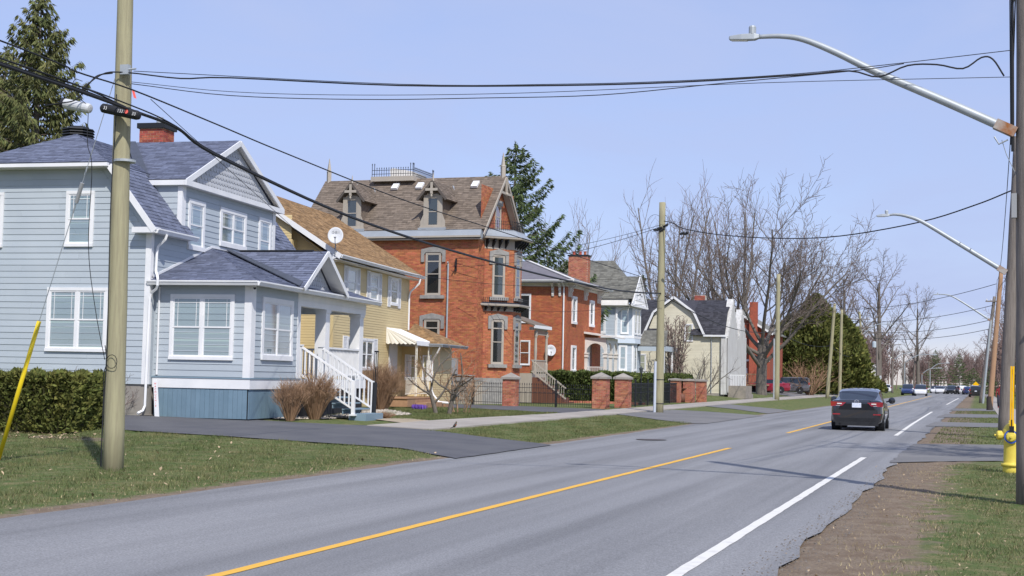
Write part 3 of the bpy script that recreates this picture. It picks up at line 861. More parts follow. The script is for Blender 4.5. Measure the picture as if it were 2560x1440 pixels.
    gl = [(3.45, 3.16, 4.18), (3.45, 5.05, 5.45), (.02, 5.05, 5.45)]
    gr = [(3.45, 6.94, 4.18), (3.45, 5.05, 5.45), (.02, 5.05, 5.45)]
    for p in (gl, gr): roof_panel('porch_gable_roof', p, SL, H, .05)
    n_ = len(sh)
    # courses of the small gable run towards the street
    P = [V3(q) for q in gl]; up = (P[1] - P[0]).normalized()
    q_ = []
    TT = (P[1] - P[0]).length; k = 0; rr = random.Random(5)
    while k * .14 < TT - .02:
        ta, tb = k * .14, min((k + 1) * .14, TT); k += 1
        ua = 3.45 - (3.43) * (ta / TT); x = 3.45
        while x > 3.45 - 3.43 * (tb / TT):
            w_ = .33 * rr.uniform(.5, 1.25); x1 = max(x - w_, 3.45 - 3.43 * (tb / TT)); a_ = P[0] + up * ta; c_ = P[0] + up * tb
            l_ = .016 * rr.uniform(.7, 1.5); nn = V3((0, -up.z, up.y)); nn = nn if nn.z > 0 else -nn
            vs = [(x, a_.y, a_.z), (x1, a_.y, a_.z), (x1, a_.y + nn.y * l_, a_.z + nn.z * l_), (x, a_.y + nn.y * l_, a_.z + nn.z * l_), (x1, c_.y + nn.y * .004, c_.z + nn.z * .004), (x, c_.y + nn.y * .004, c_.z + nn.z * .004)]
            sh.append((vs, [(0, 1, 2, 3), (3, 2, 4, 5), (0, 3, 5), (1, 4, 2)], ((x + x1) / 2, (a_.y + c_.y) / 2, (a_.z + c_.z) / 2), abs(x - x1) * .14)); x = x1 - .005
    vf = MB(); vf.prism([(3.28, 3.16, 4.22), (3.28, 3.46, 4.37), (.12, 5.05, 5.50), (.12, 4.80, 5.46)], (0, 0, .03)); vf.build('valley_flashing', MAT['slatedark'], H)
    rv = MB(); rv.box(.5, 2.95, 4.98, 5.12, 5.44, 5.49); rv.build('ridge_vent', MAT['black'], H)
    finish(sh, 'shingle', 'shingles', SL, H, M, 300)
    g = MB(); g.bar((3.46, 3.13, 4.13), (3.46, 5.05, 5.39), .03, .15); g.bar((3.46, 6.97, 4.13), (3.46, 5.05, 5.39), .03, .15); g.build('porch_gable_trim', W, H)
    gb = MB(); gb.prism([(2.97, 3.5, 4.2), (2.97, 6.6, 4.2), (2.97, 5.05, 5.28)], (.03, 0, 0)); gb.build('gable_panel', MAT['gablesh'], H)
    so3 = MB(); so3.poly((3.44, 3.3, 4.2), (3.44, 5.05, 5.36), (3.0, 5.05, 5.36), (3.0, 3.3, 4.2)); so3.poly((3.44, 6.8, 4.2), (3.44, 5.05, 5.36), (3.0, 5.05, 5.36), (3.0, 6.8, 4.2)); so3.build('soffit', W, H)
    scallops(2.97, 3.5, 6.6, 4.22, 5.28, 5.05, sc, .15, .18)
    finish(sc, 'scallop', 'scallops', MAT['gablesh'], H, M, 300)
    gutter(H, (3.27, -.03, 4.17), (3.27, 10.65, 4.17), (1, 0, 0)); gutter(H, (-.05, .02, 4.17), (3.33, .02, 4.17), (0, -1, 0))
    sp = MB(); sp.box(0, 3.25, .02, .35, 4.06, 4.075); sp.box(2.99, 3.25, .35, 10.5, 4.06, 4.075); sp.build('soffit', MAT['offwhite'], H)
    # porch
    p = MB(); p.box(2.70, 2.97, 4.04, 10.15, 3.68, 3.86); p.box(2.70, 2.985, 4.04, 10.15, 3.862, 4.055); p.box(.0, 2.7, 9.9, 10.15, 3.68, 4.05); p.build('porch_beam', W, H)
    ce = MB(); ce.box(0, 2.7, 4.0, 9.9, 3.95, 3.98); ce.build('porch_ceiling', MAT['offwhite'], H)
    dk = MB(); dk.box(0, 3.0, 4.0, 10.2, 1.36, 1.43); dk.build('porch_floor', MAT['stepblue'], H)
    bn = MB(); bn.box(.02, 3.01, .32, .34, 1.14, 1.42); bn.box(2.99, 3.01, .34, 10.22, 1.14, 1.42); bn.build('band_board', W, H)
    dp = MB(); dp.box(.0, 3.03, .30, .35, 1.42, 1.46); dp.box(2.98, 3.03, .35, 4.1, 1.42, 1.46); dp.build('drip_edge', MAT['stepblue'], H)
    for v0, v1 in ((6.3, 6.68), (9.6, 9.98)):
        c = MB(); c.box(2.60, 2.96, v0, v1, 1.43, 3.66); c.box(2.57, 2.99, v0 - .03, v1 + .03, 3.58, 3.675); c.box(2.57, 2.99, v0 - .03, v1 + .03, 1.43, 1.55); c.build('porch_column', W, H)
    sk = []
    for i in range(20): sk.append((.08 + i * .142, 'x'))
    pk = MB(); pk.box(0, .136, 0, .02, .30, 1.14); me = pk.mesh('skirt_plank', MAT['skirt'])
    for i in range(20): inst('skirt_plank', me, H, loc=(.09 + i * .142, .36 - .01 - random.uniform(0, .004), 0))
    pk = MB(); pk.box(0, .02, 0, .136, .30, 1.14); me = pk.mesh('skirt_plank', MAT['skirt'])
    for i in range(26): inst('skirt_plank', me, H, loc=(2.95 + random.uniform(0, .004), .38 + i * .142, 0))
    bk = MB(); bk.box(.05, 2.93, .40, 10.1, -.2, 1.36); bk.build('crawl_space', MAT['dark'], H)
    # steps and railings
    for i in range(5):
        z1 = 1.42 - (i + 1) * .17; u0 = 3.0 + i * .33
        s_ = MB(); s_.box(u0, u0 + .35, 4.28, 5.92, z1 - .04, z1); s_.box(u0 + .005, u0 + .03, 4.30, 5.90, z1 - .17, z1 - .04); s_.build('step', MAT['stepblue'], H)
    sb = MB(); sb.box(4.55, 5.1, 4.28, 5.92, .2, .42); sb.build('step', MAT['stepblue'], H)
    for v in (4.2, 6.0):
        r = MB(); r.bar((2.92, v, 2.47), (4.72, v, 1.37), .07, .06); r.build('handrail', W, H)
        r = MB(); r.bar((2.95, v, 1.60), (4.72, v, .55), .05, .05); r.build('bottom_rail', W, H)
        n = MB(); n.box(4.66, 4.76, v - .05, v + .05, .36, 1.42); n.box(4.62, 4.80, v - .09, v + .09, .36, .41); n.build('newel_post', W, H)
        n = MB(); n.box(2.86, 3.0, v - .07, v + .07, 1.43, 2.46); n.box(2.83, 3.03, v - .10, v + .10, 2.46, 2.50); n.build('newel_post', W, H)
        q = MB(); q.box(-.02, .02, -.02, .02, 0, .88); me = q.mesh('baluster', W)
        for i in range(11):
            u = 3.12 + i * .145; inst('baluster', me, H, loc=(u, v, 1.58 - (u - 2.95) * .593))
    r = MB(); r.box(2.86, 2.96, 6.7, 9.6, 2.42, 2.48); r.build('handrail', W, H)
    r = MB(); r.box(2.88, 2.94, 6.7, 9.6, 1.55, 1.60); r.build('bottom_rail', W, H)
    q = MB(); q.box(2.89, 2.93, -.02, .02, 1.6, 2.42); me = q.mesh('baluster', W)
    for i in range(21): inst('baluster', me, H, loc=(0, 6.78 + i * .135, 0))
    r = MB(); r.box(.1, 2.6, 10.0, 10.08, 2.42, 2.48); r.box(.1, 2.6, 10.02, 10.06, 1.55, 1.6); r.build('handrail', W, H)
    q = MB(); q.box(-.02, .02, 10.02, 10.06, 1.6, 2.42); me = q.mesh('baluster', W)
    for i in range(17): inst('baluster', me, H, loc=(.2 + i * .145, 0, 0))
    # pipes
    downspout(H, [(.37, .22, 5.50), (.33, .21, 5.36), (.12, .20, 5.16), (.09, .19, 5.0), (.09, .17, 4.46), (.14, .12, 4.36), (.30, -.12, 4.28), (.34, -.17, 4.2), (.34, -.17, 4.02), (.28, -.12, 3.92), (.09, -.07, 3.80), (.06, -.07, 3.7), (.03, -.075, .62), (.0, -.14, .47), (-.05, -.34, .40)])
    downspout(H, [(.16, .31, 4.0), (.16, .31, 1.5)], r=.03, name='conduit')
    cm = MB(); cm.lathe([(.06, 0), (.06, .05), (.05, .06)], (3.10, .26, 4.0), 10); cm.build('security_camera', W, H); cm = MB(); cm.lathe([(.005, -.06), (.035, -.045), (.045, 0)], (3.10, .26, 4.0), 10); cm.build('camera_lens', MAT['black'], H)
    # chimney and roof vent
    u0, u1, v0, v1 = -4.74, -3.84, 7.95, 8.75
    c = MB(); c.box(u0, u1, v0, v1, 8.3, 10.02); cho = c.build('chimney', MAT['mortar2'], H)
    br = []
    brick_wall(Wall((0, v0, 0), (1, 0, 0), (0, -1, 0)), u0, u1, 8.7, 10.02, br); brick_wall(Wall((u1, 0, 0), (0, 1, 0), (1, 0, 0)), v0, v1, 8.7, 10.02, br)
    finish(br, 'brick', 'bricks', MAT['brick3'], cho, M)
    c = MB(); c.box(u0 - .07, u1 + .08, v0 - .08, v1 + .08, 10.02, 10.20); c.build('cap', MAT['black'], cho)
    c = MB(); c.lathe([(.12, 0), (.12, .27), (.10, .27), (.10, .02)], ((u0 + u1) / 2 + .1, (v0 + v1) / 2, 10.2), 14); c.build('flue', MAT['galv'], cho)
    vt = MB(); vt.box(-4.58, -3.86, 2.75, 3.35, 8.4, 8.86); vo = vt.build('roof_vent', MAT['black'], H)
    for i in range(4):
        z = 8.84 + i * .085; l = MB(); l.lathe([(.44, 0), (.52, -.02), (.50, .015), (.40, .03)], (-4.22, 3.05, z), 8); l.build('louvre', MAT['black'], vo)
    l = MB(); l.lathe([(.36, 0), (.30, .06), (.05, .07)], (-4.22, 3.05, 9.13), 8); l.build('vent_cap', MAT['black'], vo)
    return H
blue_house()

def dish(name, label, loc, face, size=.5, up=.35, arm=True, rz=0):
    """satellite dish: loc is its mounting point, face the direction it looks at"""
    D = thing(name, label, 'satellite dish', loc)
    f = V3(face).normalized(); c = V3((0, 0, up)) + f * .12
    q = f.to_track_quat('Z', 'Y').to_matrix()
    rings = 6; n = 22; vs = []; fs = []
    for side, off in ((0, 0), (1, -.018)):
        for i in range(rings + 1):
            r = i / rings
            for k in range(n):
                a = 2 * pi * k / n
                vs.append(c + q @ V3((r * size * .46 * cos(a), r * size * .53 * sin(a), off + r * r * .07)))
    m_ = (rings + 1) * n
    for sd in (0, 1):
        for i in range(rings):
            for k in range(n):
                k2 = (k + 1) % n; o = sd * m_
                fs.append((o + i * n + k, o + i * n + k2, o + (i + 1) * n + k2, o + (i + 1) * n + k))
    for k in range(n):
        k2 = (k + 1) % n; fs.append((rings * n + k, rings * n + k2, m_ + rings * n + k2, m_ + rings * n + k))
    b = MB(); b.add(vs, fs); b.build('reflector', MAT['dish'], D, smooth=True)
    ri = q @ V3((1, 0, 0)); u = q @ V3((0, 1, 0))
    if u.z < 0: u = -u; ri = -ri
    e = c + f * .33 * size / .5 - u * size * .34 + ri * 0
    b = MB(); b.tube([(0, 0, 0), (0, 0, up * .55), c - f * .02], .022, 8); b.build('mast', MAT['grey'], D)
    b = MB(); b.tube([c - u * size * .5, c - u * size * .52 + f * .2, e], .014, 6); b.build('feed_arm', MAT['grey'], D)
    b = MB(); b.lathe([(.03, -.05), (.045, 0), (.045, .06), (.03, .08)], e, 10, axis=-f); b.build('receiver', MAT['dish'], D)
    o = inst('lettering', text_mesh('Bell', size * .34, MAT['grey']), D)
    rt = Matrix((ri, u, f)).transposed()
    if rt.determinant() < 0: rt = Matrix((-ri, u, f)).transposed()
    o.matrix_local = Matrix.Translation(c + f * .035 + u * size * .16) @ rt.to_4x4()
    return D

# ------------------------------------------------------------------ yellow house
def yellow_house():
    H = thing('vinyl_house', 'yellow vinyl sided house with tan shingle roof and white shutters', 'house', (-22.874, 48.330, 0), rad(5.8))
    M = rootM(H); W = MAT['white']; Y = MAT['yellow']
    b = MB(); b.prism([(-7.8, 0, .3), (0, 0, .3), (0, 0, 5.9), (-3.9, 0, 8.5), (-7.8, 0, 5.9)], (0, 9.85, 0)); b.build('wall', Y, H)
    b = MB(); b.box(-7, -1.5, -.55, 0, .3, 6.6); b.build('rear_wing', Y, H)
    Fr = Wall((0, 0, 0), (0, 1, 0), (1, 0, 0)); Sd = Wall((0, 0, 0), (1, 0, 0), (0, -1, 0)); Rw = Wall((0, -.55, 0), (1, 0, 0), (0, -1, 0))
    bd = []; h = .102
    lap_wall(Fr, .72, 5.9, h, .10, 9.80, bd, t=.016, holes=((1.12, 5.41, 1.65, 3.1),))
    lap_wall(Sd, .72, 7.6, h, lambda z: -1.45, lambda z: -.10 if z < 5.8 else -.05 - (z - 5.8) * 1.5, bd, t=.016, joints=False)
    lap_wall(Rw, 5.6, 7.5, h, lambda z: -3.2, lambda z: -1.52, bd, t=.016, joints=False)
    tr = MB(); tr.wbox(Fr, 0, .10, .7, 5.9, 0, .02); tr.wbox(Sd, -.10, .02, .7, 5.8, 0, .02); tr.wbox(Fr, 9.78, 9.86, .7, 5.9, 0, .02); tr.build('corner_post', Y, H)
    # windows with louvred shutters
    def shutter(w, a0, a1, z0, z1):
        o = MB(); o.wbox(w, a0, a0 + .05, z0, z1, .016, .05); o.wbox(w, a1 - .05, a1, z0, z1, .016, .05)
        for z in (z0, (z0 + z1) / 2 - .03, z1 - .06): o.wbox(w, a0 + .05, a1 - .05, z, z + .06, .016, .048)
        ob = o.build('shutter', W, H); s_ = MB(); z = z0 + .07
        while z < z1 - .07:
            s_.poly(w.P(a0 + .05, z, .045), w.P(a1 - .05, z, .045), w.P(a1 - .05, z + .05, .02), w.P(a0 + .05, z + .05, .02)); z += .05
        s_.build('shutter_slats', W, ob, kind='stuff')
    for a0, g0, g1, a1, z0, z1, bk in ((1.04, 1.46, 2.55, 2.97, 4.50, 5.78, 'curtain'), (3.84, 4.27, 5.35, 5.78, 4.48, 5.78, 'blind'), (6.66, 7.05, 8.12, 8.52, 4.48, 5.78, 'curtain')):
        window(H, Fr, g0, g1, z0 + .08, z1 - .02, back=bk, trim=.1); shutter(Fr, a0, g0 - .02, z0, z1); shutter(Fr, g1 + .02, a1, z0, z1)
    window(H, Fr, 1.64, 4.90, 1.78, 3.06, units=4, back='curtain', trim=.1); shutter(Fr, 1.12, 1.62, 1.68, 3.08); shutter(Fr, 4.92, 5.41, 1.68, 3.08)
    d = MB(); d.wbox(Fr, 7.05, 8.2, .9, 3.02, .016, .05); d.build('door', MAT['door'], H)
    # wing with its own hip roof
    b = MB(); b.box(0, 1.35, 9.0, 12.4, .3, 3.0); b.build('wing_wall', Y, H)
    Wg = Wall((0, 9.0, 0), (1, 0, 0), (0, -1, 0)); Wf = Wall((1.35, 0, 0), (0, 1, 0), (1, 0, 0))
    lap_wall(Wg, .72, 2.98, h, 0, 1.3, bd, t=.016, joints=False); lap_wall(Wf, .72, 2.98, h, 9.05, 12.35, bd, t=.016, joints=False)
    finish(bd, 'siding_board', 'siding', Y, H, M, 290)
    window(H, Wg, .38, .66, 1.42, 2.5, back='dark', trim=.05); window(H, Wg, .95, 1.2, 1.42, 2.5, back='dark', trim=.05)
    shutter(Wg, .16, .37, 1.40, 2.52); shutter(Wg, 1.215, 1.34, 1.40, 2.52)
    sh = []; T = MAT['tanshingle']
    hp = [(-.05, 8.55, 2.99), (1.85, 8.55, 2.99), (.02, 10.8, 3.92)]; hq = [(1.85, 8.55, 2.99), (1.85, 13.0, 2.99), (.02, 10.8, 3.92)]
    for p in (hp, hq): roof_panel('wing_roof', p, T, H, .05); shingles(p, sh, seed=len(sh))
    gutter(H, (-.02, 8.55, 2.99), (1.95, 8.55, 2.99), (0, -1, 0), MAT['tin']); gutter(H, (1.85, 8.5, 2.99), (1.85, 13.0, 2.99), (1, 0, 0), MAT['tin'])
    downspout(H, [(1.85, 8.52, 2.86), (1.7, 8.60, 2.6), (1.42, 8.93, 2.3), (1.40, 8.95, 2.1), (1.40, 8.94, 1.0), (1.5, 8.9, .8), (1.8, 8.7, .52)])
    dp = MB(); dp.tube([(1.75, 8.7, .50), (2.3, 8.7, .46)], .05, 8); dp.build('downspout', W, H)
    # main roof
    z0, zr = 6.03, 8.80
    rf = [(.45, -.72, z0), (.45, 10.45, z0), (-3.9, 10.45, zr), (-3.9, -.72, zr)]
    rb = [(-8.25, 10.45, z0), (-8.25, -.72, z0), (-3.9, -.72, zr), (-3.9, 10.45, zr)]
    roof_panel('roof', rf, T, H); roof_panel('roof', rb, T, H); shingles(rf, sh, seed=9)
    finish(sh, 'shingle', 'shingles', T, H, M, 300)
    rk = MB(); rk.bar((.5, -.74, z0 - .10), (-3.9, -.74, zr - .07), .03, .19); rk.bar((-3.9, -.74, zr - .07), (-8.3, -.74, z0 - .10), .03, .19); rk.prism([(.02, -.73, 5.78), (.50, -.73, 5.95), (.50, -.73, 6.03), (-.15, -.73, 6.03)], (0, .7, 0)); rk.build('rake_board', W, H)
    sf = MB(); sf.box(0, .45, -.7, 10.4, 5.82, 5.84); sf.build('soffit', MAT['offwhite'], H)
    gutter(H, (.45, -.70, z0 - .01), (.45, 10.5, z0 - .01), (1, 0, 0))
    downspout(H, [(.52, 9.8, 5.86), (.48, 9.78, 5.65), (.12, 9.72, 5.30), (.06, 9.70, 5.1), (.06, 9.70, 3.6)]); downspout(H, [(-.55, -.06, 5.8), (-.55, -.06, .8)], MAT['offwhite'])
    # aluminium awning over the side door
    aw = thing('awning', 'white ribbed metal awning over the yellow house door', 'awning', H.location, H.rotation_euler.z)
    a = MB(); vb, ve, un, uf, zt_, zf = 6.6, 8.75, 0.02, 1.35, 3.58, 3.05; n = 11
    for i in range(n):
        v0 = vb + (ve - vb) * i / n; v1 = vb + (ve - vb) * (i + 1) / n; c = (v0 + v1) / 2
        for p, q, r in ((v0, c, .03), (c, v1, -.03)):
            za, zb = (0, .03) if r > 0 else (.03, 0)
            a.poly((un, p, zt_ + za), (un, q, zt_ + zb), (uf, q, zf + zb), (uf, p, zf + za)); a.poly((uf, p, zf + za), (uf, q, zf + zb), (uf + .02, q, zf - .16 - zb), (uf + .02, p, zf - .16 - za))
    a.build('roof_panel', W, aw)
    for vv in (vb, ve):
        a = MB(); m_ = 7
        for i in range(m_):
            f0, f1 = i / m_, (i + 1) / m_
            y_ = lambda f, o=0: vv + (.03 if o else 0)
            tl = (un, vv, zt_); bl0 = (un + (uf - un) * f0, vv + (.03 if i % 2 else 0), zf - .10 + .0); bl1 = (un + (uf - un) * f1, vv + (0 if i % 2 else .03), zf - .10)
            a.poly(tl, bl0, (un + (uf - un) * (f0 + f1) / 2, vv, zf - .15), bl1)
        a.poly((un, vv, zt_), (uf, vv, zf), (uf, vv, zf - .1)); a.build('side_panel', MAT['cream'], aw)
    for u_, v_ in ((1.30, 6.72), (1.30, 8.62)):
        for dv in (0, .18):
            p = MB(); p.tube([(u_, v_ + dv, .75), (u_, v_ + dv, 2.95)], .018, 6); p.build('post', MAT['cream'], aw)
        p = MB()
        for i in range(8):
            z = 1.2 + i * .2; p.tube([(u_, v_ + .09 + .06 * cos(t), z + .08 * sin(t)) for t in np.linspace(0, 5.2, 8)], .006, 4)
        p.build('scrollwork', MAT['cream'], aw)
    # iron porch railing and wooden deck
    rl = thing('porch_railing', 'thin cream iron railing around the yellow house side porch', 'railing', H.location, H.rotation_euler.z)
    for (p, q) in (((1.3, 6.72), (1.3, 5.3)), ((1.3, 8.62), (1.3, 6.9))):
        for z in (.85, 1.52):
            r = MB(); r.tube([(p[0], p[1], z), (q[0], q[1], z)], .014, 5); r.build('rail', MAT['cream'], rl)
        m_ = MB(); m_.tube([(0, 0, .85), (0, 0, 1.52)], .008, 4); me = m_.mesh('baluster', MAT['cream'])
        for i in range(12): inst('baluster', me, rl, loc=(p[0], p[1] + (q[1] - p[1]) * (i + .5) / 12, 0))
    dk = thing('deck', 'low brown wooden deck with a step beside the yellow house', 'deck', H.location, H.rotation_euler.z)
    for i in range(11):
        p = MB(); p.box(.02 + i * .135, .148 + i * .135, 5.0, 8.98, .66, .70); p.build('plank', MAT['deck'], dk)
    p = MB(); p.box(.05, 1.48, 5.05, 8.95, .34, .655); p.build('skirt', MAT['deck'], dk)
    p = MB(); p.box(1.5, 1.95, 6.2, 8.9, .30, .50); p.build('step', MAT['deck'], dk); p = MB(); p.box(.6, 2.0, 9.05, 10.2, .28, .46); p.build('planter_box', MAT['deck'], dk)
    return H
yh = yellow_house()
_q = rootM(yh)
dish('satellite_dish', 'grey Bell satellite dish on the rake of the tan roof', _q @ V3((.30, -.80, 6.02)), (.38, -.9, .32), .62, .62)

# ------------------------------------------------------------------ orange brick Victorian
def brick_mansion():
    H = thing('brick_villa', 'tall orange brick house with steep brown roof, two dormers and corner bay', 'house', (-23.702, 66.647, 0), rad(-1.0))
    M = rootM(H); B = MAT['brick']; TP = MAT['taupe']; ST = MAT['stone']; MO = MAT['mortar']
    b = MB(); b.box(-9.6, 0, 0, 5.55, 1.56, 8.46); b.prism([(-9.5, 0, 8.46), (-9.5, 5.55, 8.46), (-9.5, 2.78, 11.75)], (9.5, 0, 0)); b.build('wall', MO, H)
    b = MB(); b.box(-9.55, .03, -.03, 5.5, -.3, 1.40); b.build('foundation', MAT['mortar2'], H)
    b = MB(); b.box(-9.6, .05, -.05, 5.5, 1.40, 1.57); b.build('water_table', ST, H)
    s2 = sqrt(.5)
    bay = [(0, .96), (1.15, 2.11), (1.15, 3.43), (0, 4.58)]
    b = MB(); b.prism([(u, v, 1.56) for u, v in bay], (0, 0, 6.9)); b.build('bay_wall', MO, H)
    b = MB(); b.prism([(u * 1.03, v, -.3) for u, v in bay], (0, 0, 1.86)); b.build('bay_foundation', ST, H)
    Sd = Wall((0, 0, 0), (1, 0, 0), (0, -1, 0)); Fr = Wall((0, 0, 0), (0, 1, 0), (1, 0, 0))
    Ch = Wall((0, .96, 0), (1, 1, 0), (1, -1, 0)); Bf = Wall((1.15, 2.11, 0), (0, 1, 0), (1, 0, 0))
    br = []
    h1 = [(-2.74, -2.02, 5.66, 7.82), (-2.74, -2.02, 2.30, 4.42)]
    h2 = [(.44, 1.13, 5.66, 7.82), (.44, 1.13, 2.26, 4.50)]
    h3 = [(.28, 1.02, 5.66, 7.82), (.28, 1.02, 2.26, 4.50)]
    brick_wall(Sd, -6.3, 0, 1.57, 8.45, br, h1); brick_wall(Fr, 0, .96, 1.57, 8.45, br); brick_wall(Ch, 0, 1.626, 1.57, 8.42, br, h2); brick_wall(Bf, 0, 1.32, 1.57, 8.42, br, h3)
    brick_wall(Fr, .3, 5.2, 8.9, 11.3, br, bl=.205)
    finish(br, 'brick', 'bricks', B, H, M, 300)
    # rubble foundation stones
    rs = []
    z = .05; rr = random.Random(3)
    while z < 1.38:
        hh = rr.uniform(.16, .27); hh = min(hh, 1.39 - z); u = -4.2
        while u < .02:
            ww = rr.uniform(.22, .55); d = rr.uniform(.02, .06); P = Sd.P; j = lambda: rr.uniform(-.012, .012)
            a0, a1, q0, q1 = u + .012, min(u + ww, .03) - .012, z + .012, z + hh - .012
            if a1 - a0 > .06: rs.append(([P(a0, q0, .03), P(a1, q0, .03), P(a1 + j(), q0 + j(), .03 + d), P(a0 + j(), q0 + j(), .03 + d), P(a0, q1, .03), P(a1, q1, .03), P(a1 + j(), q1 + j(), .03 + d), P(a0 + j(), q1 + j(), .03 + d)], BR_F, P((a0 + a1) / 2, (q0 + q1) / 2, 0), ww * hh))
            u += ww
        z += hh
    finish(rs, 'stone', 'stones', MAT['rubble'], H, M, 300)
    # stone hood moulds, sills and tall windows
    def tall(w, c, wd, z0, z1, wide, tr=.07, back='dark'):
        g0, g1 = c - wd / 2, c + wd / 2
        h = MB(); k = wide / 2; zt2 = z1 + .36
        pts = [(c - k, z1 - .42), (c - k + .17, z1 - .42), (c - k + .17, z1 - .02), (c - k + .26, z1 + .07), (c + k - .26, z1 + .07), (c + k - .17, z1 - .02), (c + k - .17, z1 - .42), (c + k, z1 - .42), (c + k, z1 + .22), (c, zt2), (c - k, z1 + .22)]
        h.prism([w.P(a, z, .012) for a, z in pts], w.n * .075); h.build('hood_mould', ST, H)
        s_ = MB(); s_.wbox(w, c - k + .02, c + k - .02, z0 - .17, z0, .012, .16); s_.build('sill', ST, H)
        window(H, w, g0 - .02, g1 + .02, z0, z1 + .05, trim=tr, mt=TP, back=back, d=.012, trim_d=.04, split=.50, sill=0)
        t_ = MB(); t_.wbox(w, g0, g1, z1 - .42, z1 - .36, .03, .058); t_.build('transom_bar', TP, H)
    tall(Sd, -2.38, .80, 5.66, 7.76, 1.32); tall(Sd, -2.38, .80, 2.28, 4.40, 1.32); tall(Ch, .79, .66, 5.66, 7.74, 1.08, back='dimroom'); tall(Ch, .79, .66, 2.26, 4.46, 1.08)
    tall(Bf, .65, .66, 5.66, 7.74, 1.08); tall(Bf, .65, .66, 2.26, 4.46, 1.08)
    # eaves
    ev = MB(); ev.prism([(-9.9, -.02, 8.46), (-9.9, -.34, 8.55), (-9.9, -.40, 8.62), (-9.9, -.22, 8.98), (-9.9, .0, 8.98)], (10.15, 0, 0)); ev.build('cornice', MAT['tin'], H)
    ev = MB(); ev.box(-9.9, .25, -.36, -.02, 8.44, 8.50); ev.box(-9.9, .26, -.435, -.40, 8.54, 8.63); ev.build('gutter', TP, H)
    # bay cornice with brackets, tin skirt roof and iron cresting
    def ring(sc, z, cv=2.77):
        k = sc
        return [(0, .96 - k * 1.1, z), (1.15 + k * .42, 2.11 - k, z), (1.15 + k, 2.11 - k * .42, z), (1.15 + k, 3.43 + k * .42, z), (1.15 + k * .42, 3.43 + k, z), (0, 4.58 + k * 1.1, z)]
    def loft(name, rings, m):
        b = MB(); n = len(rings[0]); vs = [p for r in rings for p in r]; fs = []
        for i in range(len(rings) - 1):
            for j in range(n - 1): fs.append((i * n + j, i * n + j + 1, (i + 1) * n + j + 1, (i + 1) * n + j))
        fs += [tuple(range(n - 1, -1, -1)), tuple(range((len(rings) - 1) * n, len(rings) * n))]
        b.add(vs, fs); return b.build(name, m, H)
    loft('bay_frieze', [ring(.04, 8.10), ring(.04, 8.62)], TP); loft('bay_cornice', [ring(.10, 8.56), ring(.52, 8.60), ring(.54, 8.68), ring(.48, 8.70)], TP)
    loft('bay_roof', [ring(.54, 8.70), ring(.28, 8.86), ring(.05, 9.10), ring(-.15, 9.14)], MAT['tin'])
    loft('balcony_frieze', [ring(.03, 4.94), ring(.03, 5.20)], TP); loft('balcony', [ring(.06, 5.16), ring(.42, 5.20), ring(.44, 5.28), ring(.42, 5.30)], TP); loft('balcony_roof', [ring(.42, 5.30), ring(.05, 5.40)], MAT['slatedark'])
    def brackets(z0, z1, k, n):
        R0 = ring(.04, z0)
        m_ = MB(); m_.prism([(0, -.035, 0), (0, -.035, z1 - z0), (k, -.035, z1 - z0), (k, -.035, (z1 - z0) * .72), (.08, -.035, (z1 - z0) * .2)], (0, .07, 0)); me = m_.mesh('bracket', MAT['black'])
        segs = [(R0[0], R0[1], (s2, -s2)), (R0[2], R0[3], (1, 0)), (R0[4], R0[5], (s2, s2))]
        for p, q, nn in segs:
            L_ = (V3(q) - V3(p)).length; c = max(2, int(L_ / n))
            for i in range(c + 1):
                if i == c and nn != (1, 0): continue
                o_ = V3(p).lerp(V3(q), (i + .3) / (c + .6)); inst('bracket', me, H, Matrix.Translation(o_) @ Matrix.Rotation(atan2(nn[1], nn[0]), 4, 'Z'))
    brackets(8.14, 8.58, .36, .38); brackets(4.95, 5.18, .30, .34)
    def cresting(k, z, hh, par):
        P = ring(k, z); m_ = MB(); m_.tube([(0, 0, 0), (0, 0, hh)], .010, 4); m_.lathe([(.004, hh), (.026, hh + .03), (.002, hh + .09)], (0, 0, 0), 4); me = m_.mesh('picket', MAT['black'])
        C_ = thing(par, 'black iron cresting with spear tips ' + ('above the brick bay cornice' if z > 8 else 'on the little bay balcony'), 'cresting', H.location, H.rotation_euler.z)
        for p, q in zip(P[:-1], P[1:]):
            p, q = V3(p), V3(q); L_ = (q - p).length
            for zz in (.06, hh * .75):
                r = MB(); r.tube([p + V3((0, 0, zz)), q + V3((0, 0, zz))], .009, 4); r.build('rail', MAT['black'], C_)
            for i in range(max(1, int(L_ / .115))): inst('picket', me, C_, loc=p.lerp(q, i / max(1, int(L_ / .115))))
    cresting(.10, 9.06, .42, 'iron_cresting'); cresting(.36, 5.31, .22, 'iron_cresting')
    # roof
    R = MAT['brownshingle']; sh = []
    r1 = [(-9.95, -.24, 8.96), (.42, -.24, 8.96), (.42, 2.78, 12.02), (-9.95, 2.78, 12.02)]
    r2 = [(.42, 5.80, 8.96), (-9.95, 5.80, 8.96), (-9.95, 2.78, 12.02), (.42, 2.78, 12.02)]
    roof_panel('roof', r1, R, H); roof_panel('roof', r2, R, H); shingles(r1, sh, e=.15, seed=4)
    bb = MB(); bb.bar((.45, -.45, 8.62), (.45, 2.78, 11.92), .05, .13); bb.bar((.45, 6.0, 8.62), (.45, 2.78, 11.92), .05, .16); bb.bar((.38, 6.0, 8.52), (.38, 2.78, 11.80), .03, .10); bb.build('bargeboard', TP, H)
    sf = MB(); sf.prism([(.40, 5.75, 8.88), (.40, 2.78, 11.90), (.40, 2.78, 11.87), (.40, 5.75, 8.84)], (-.40, 0, 0)); sf.build('verge_soffit', TP, H)
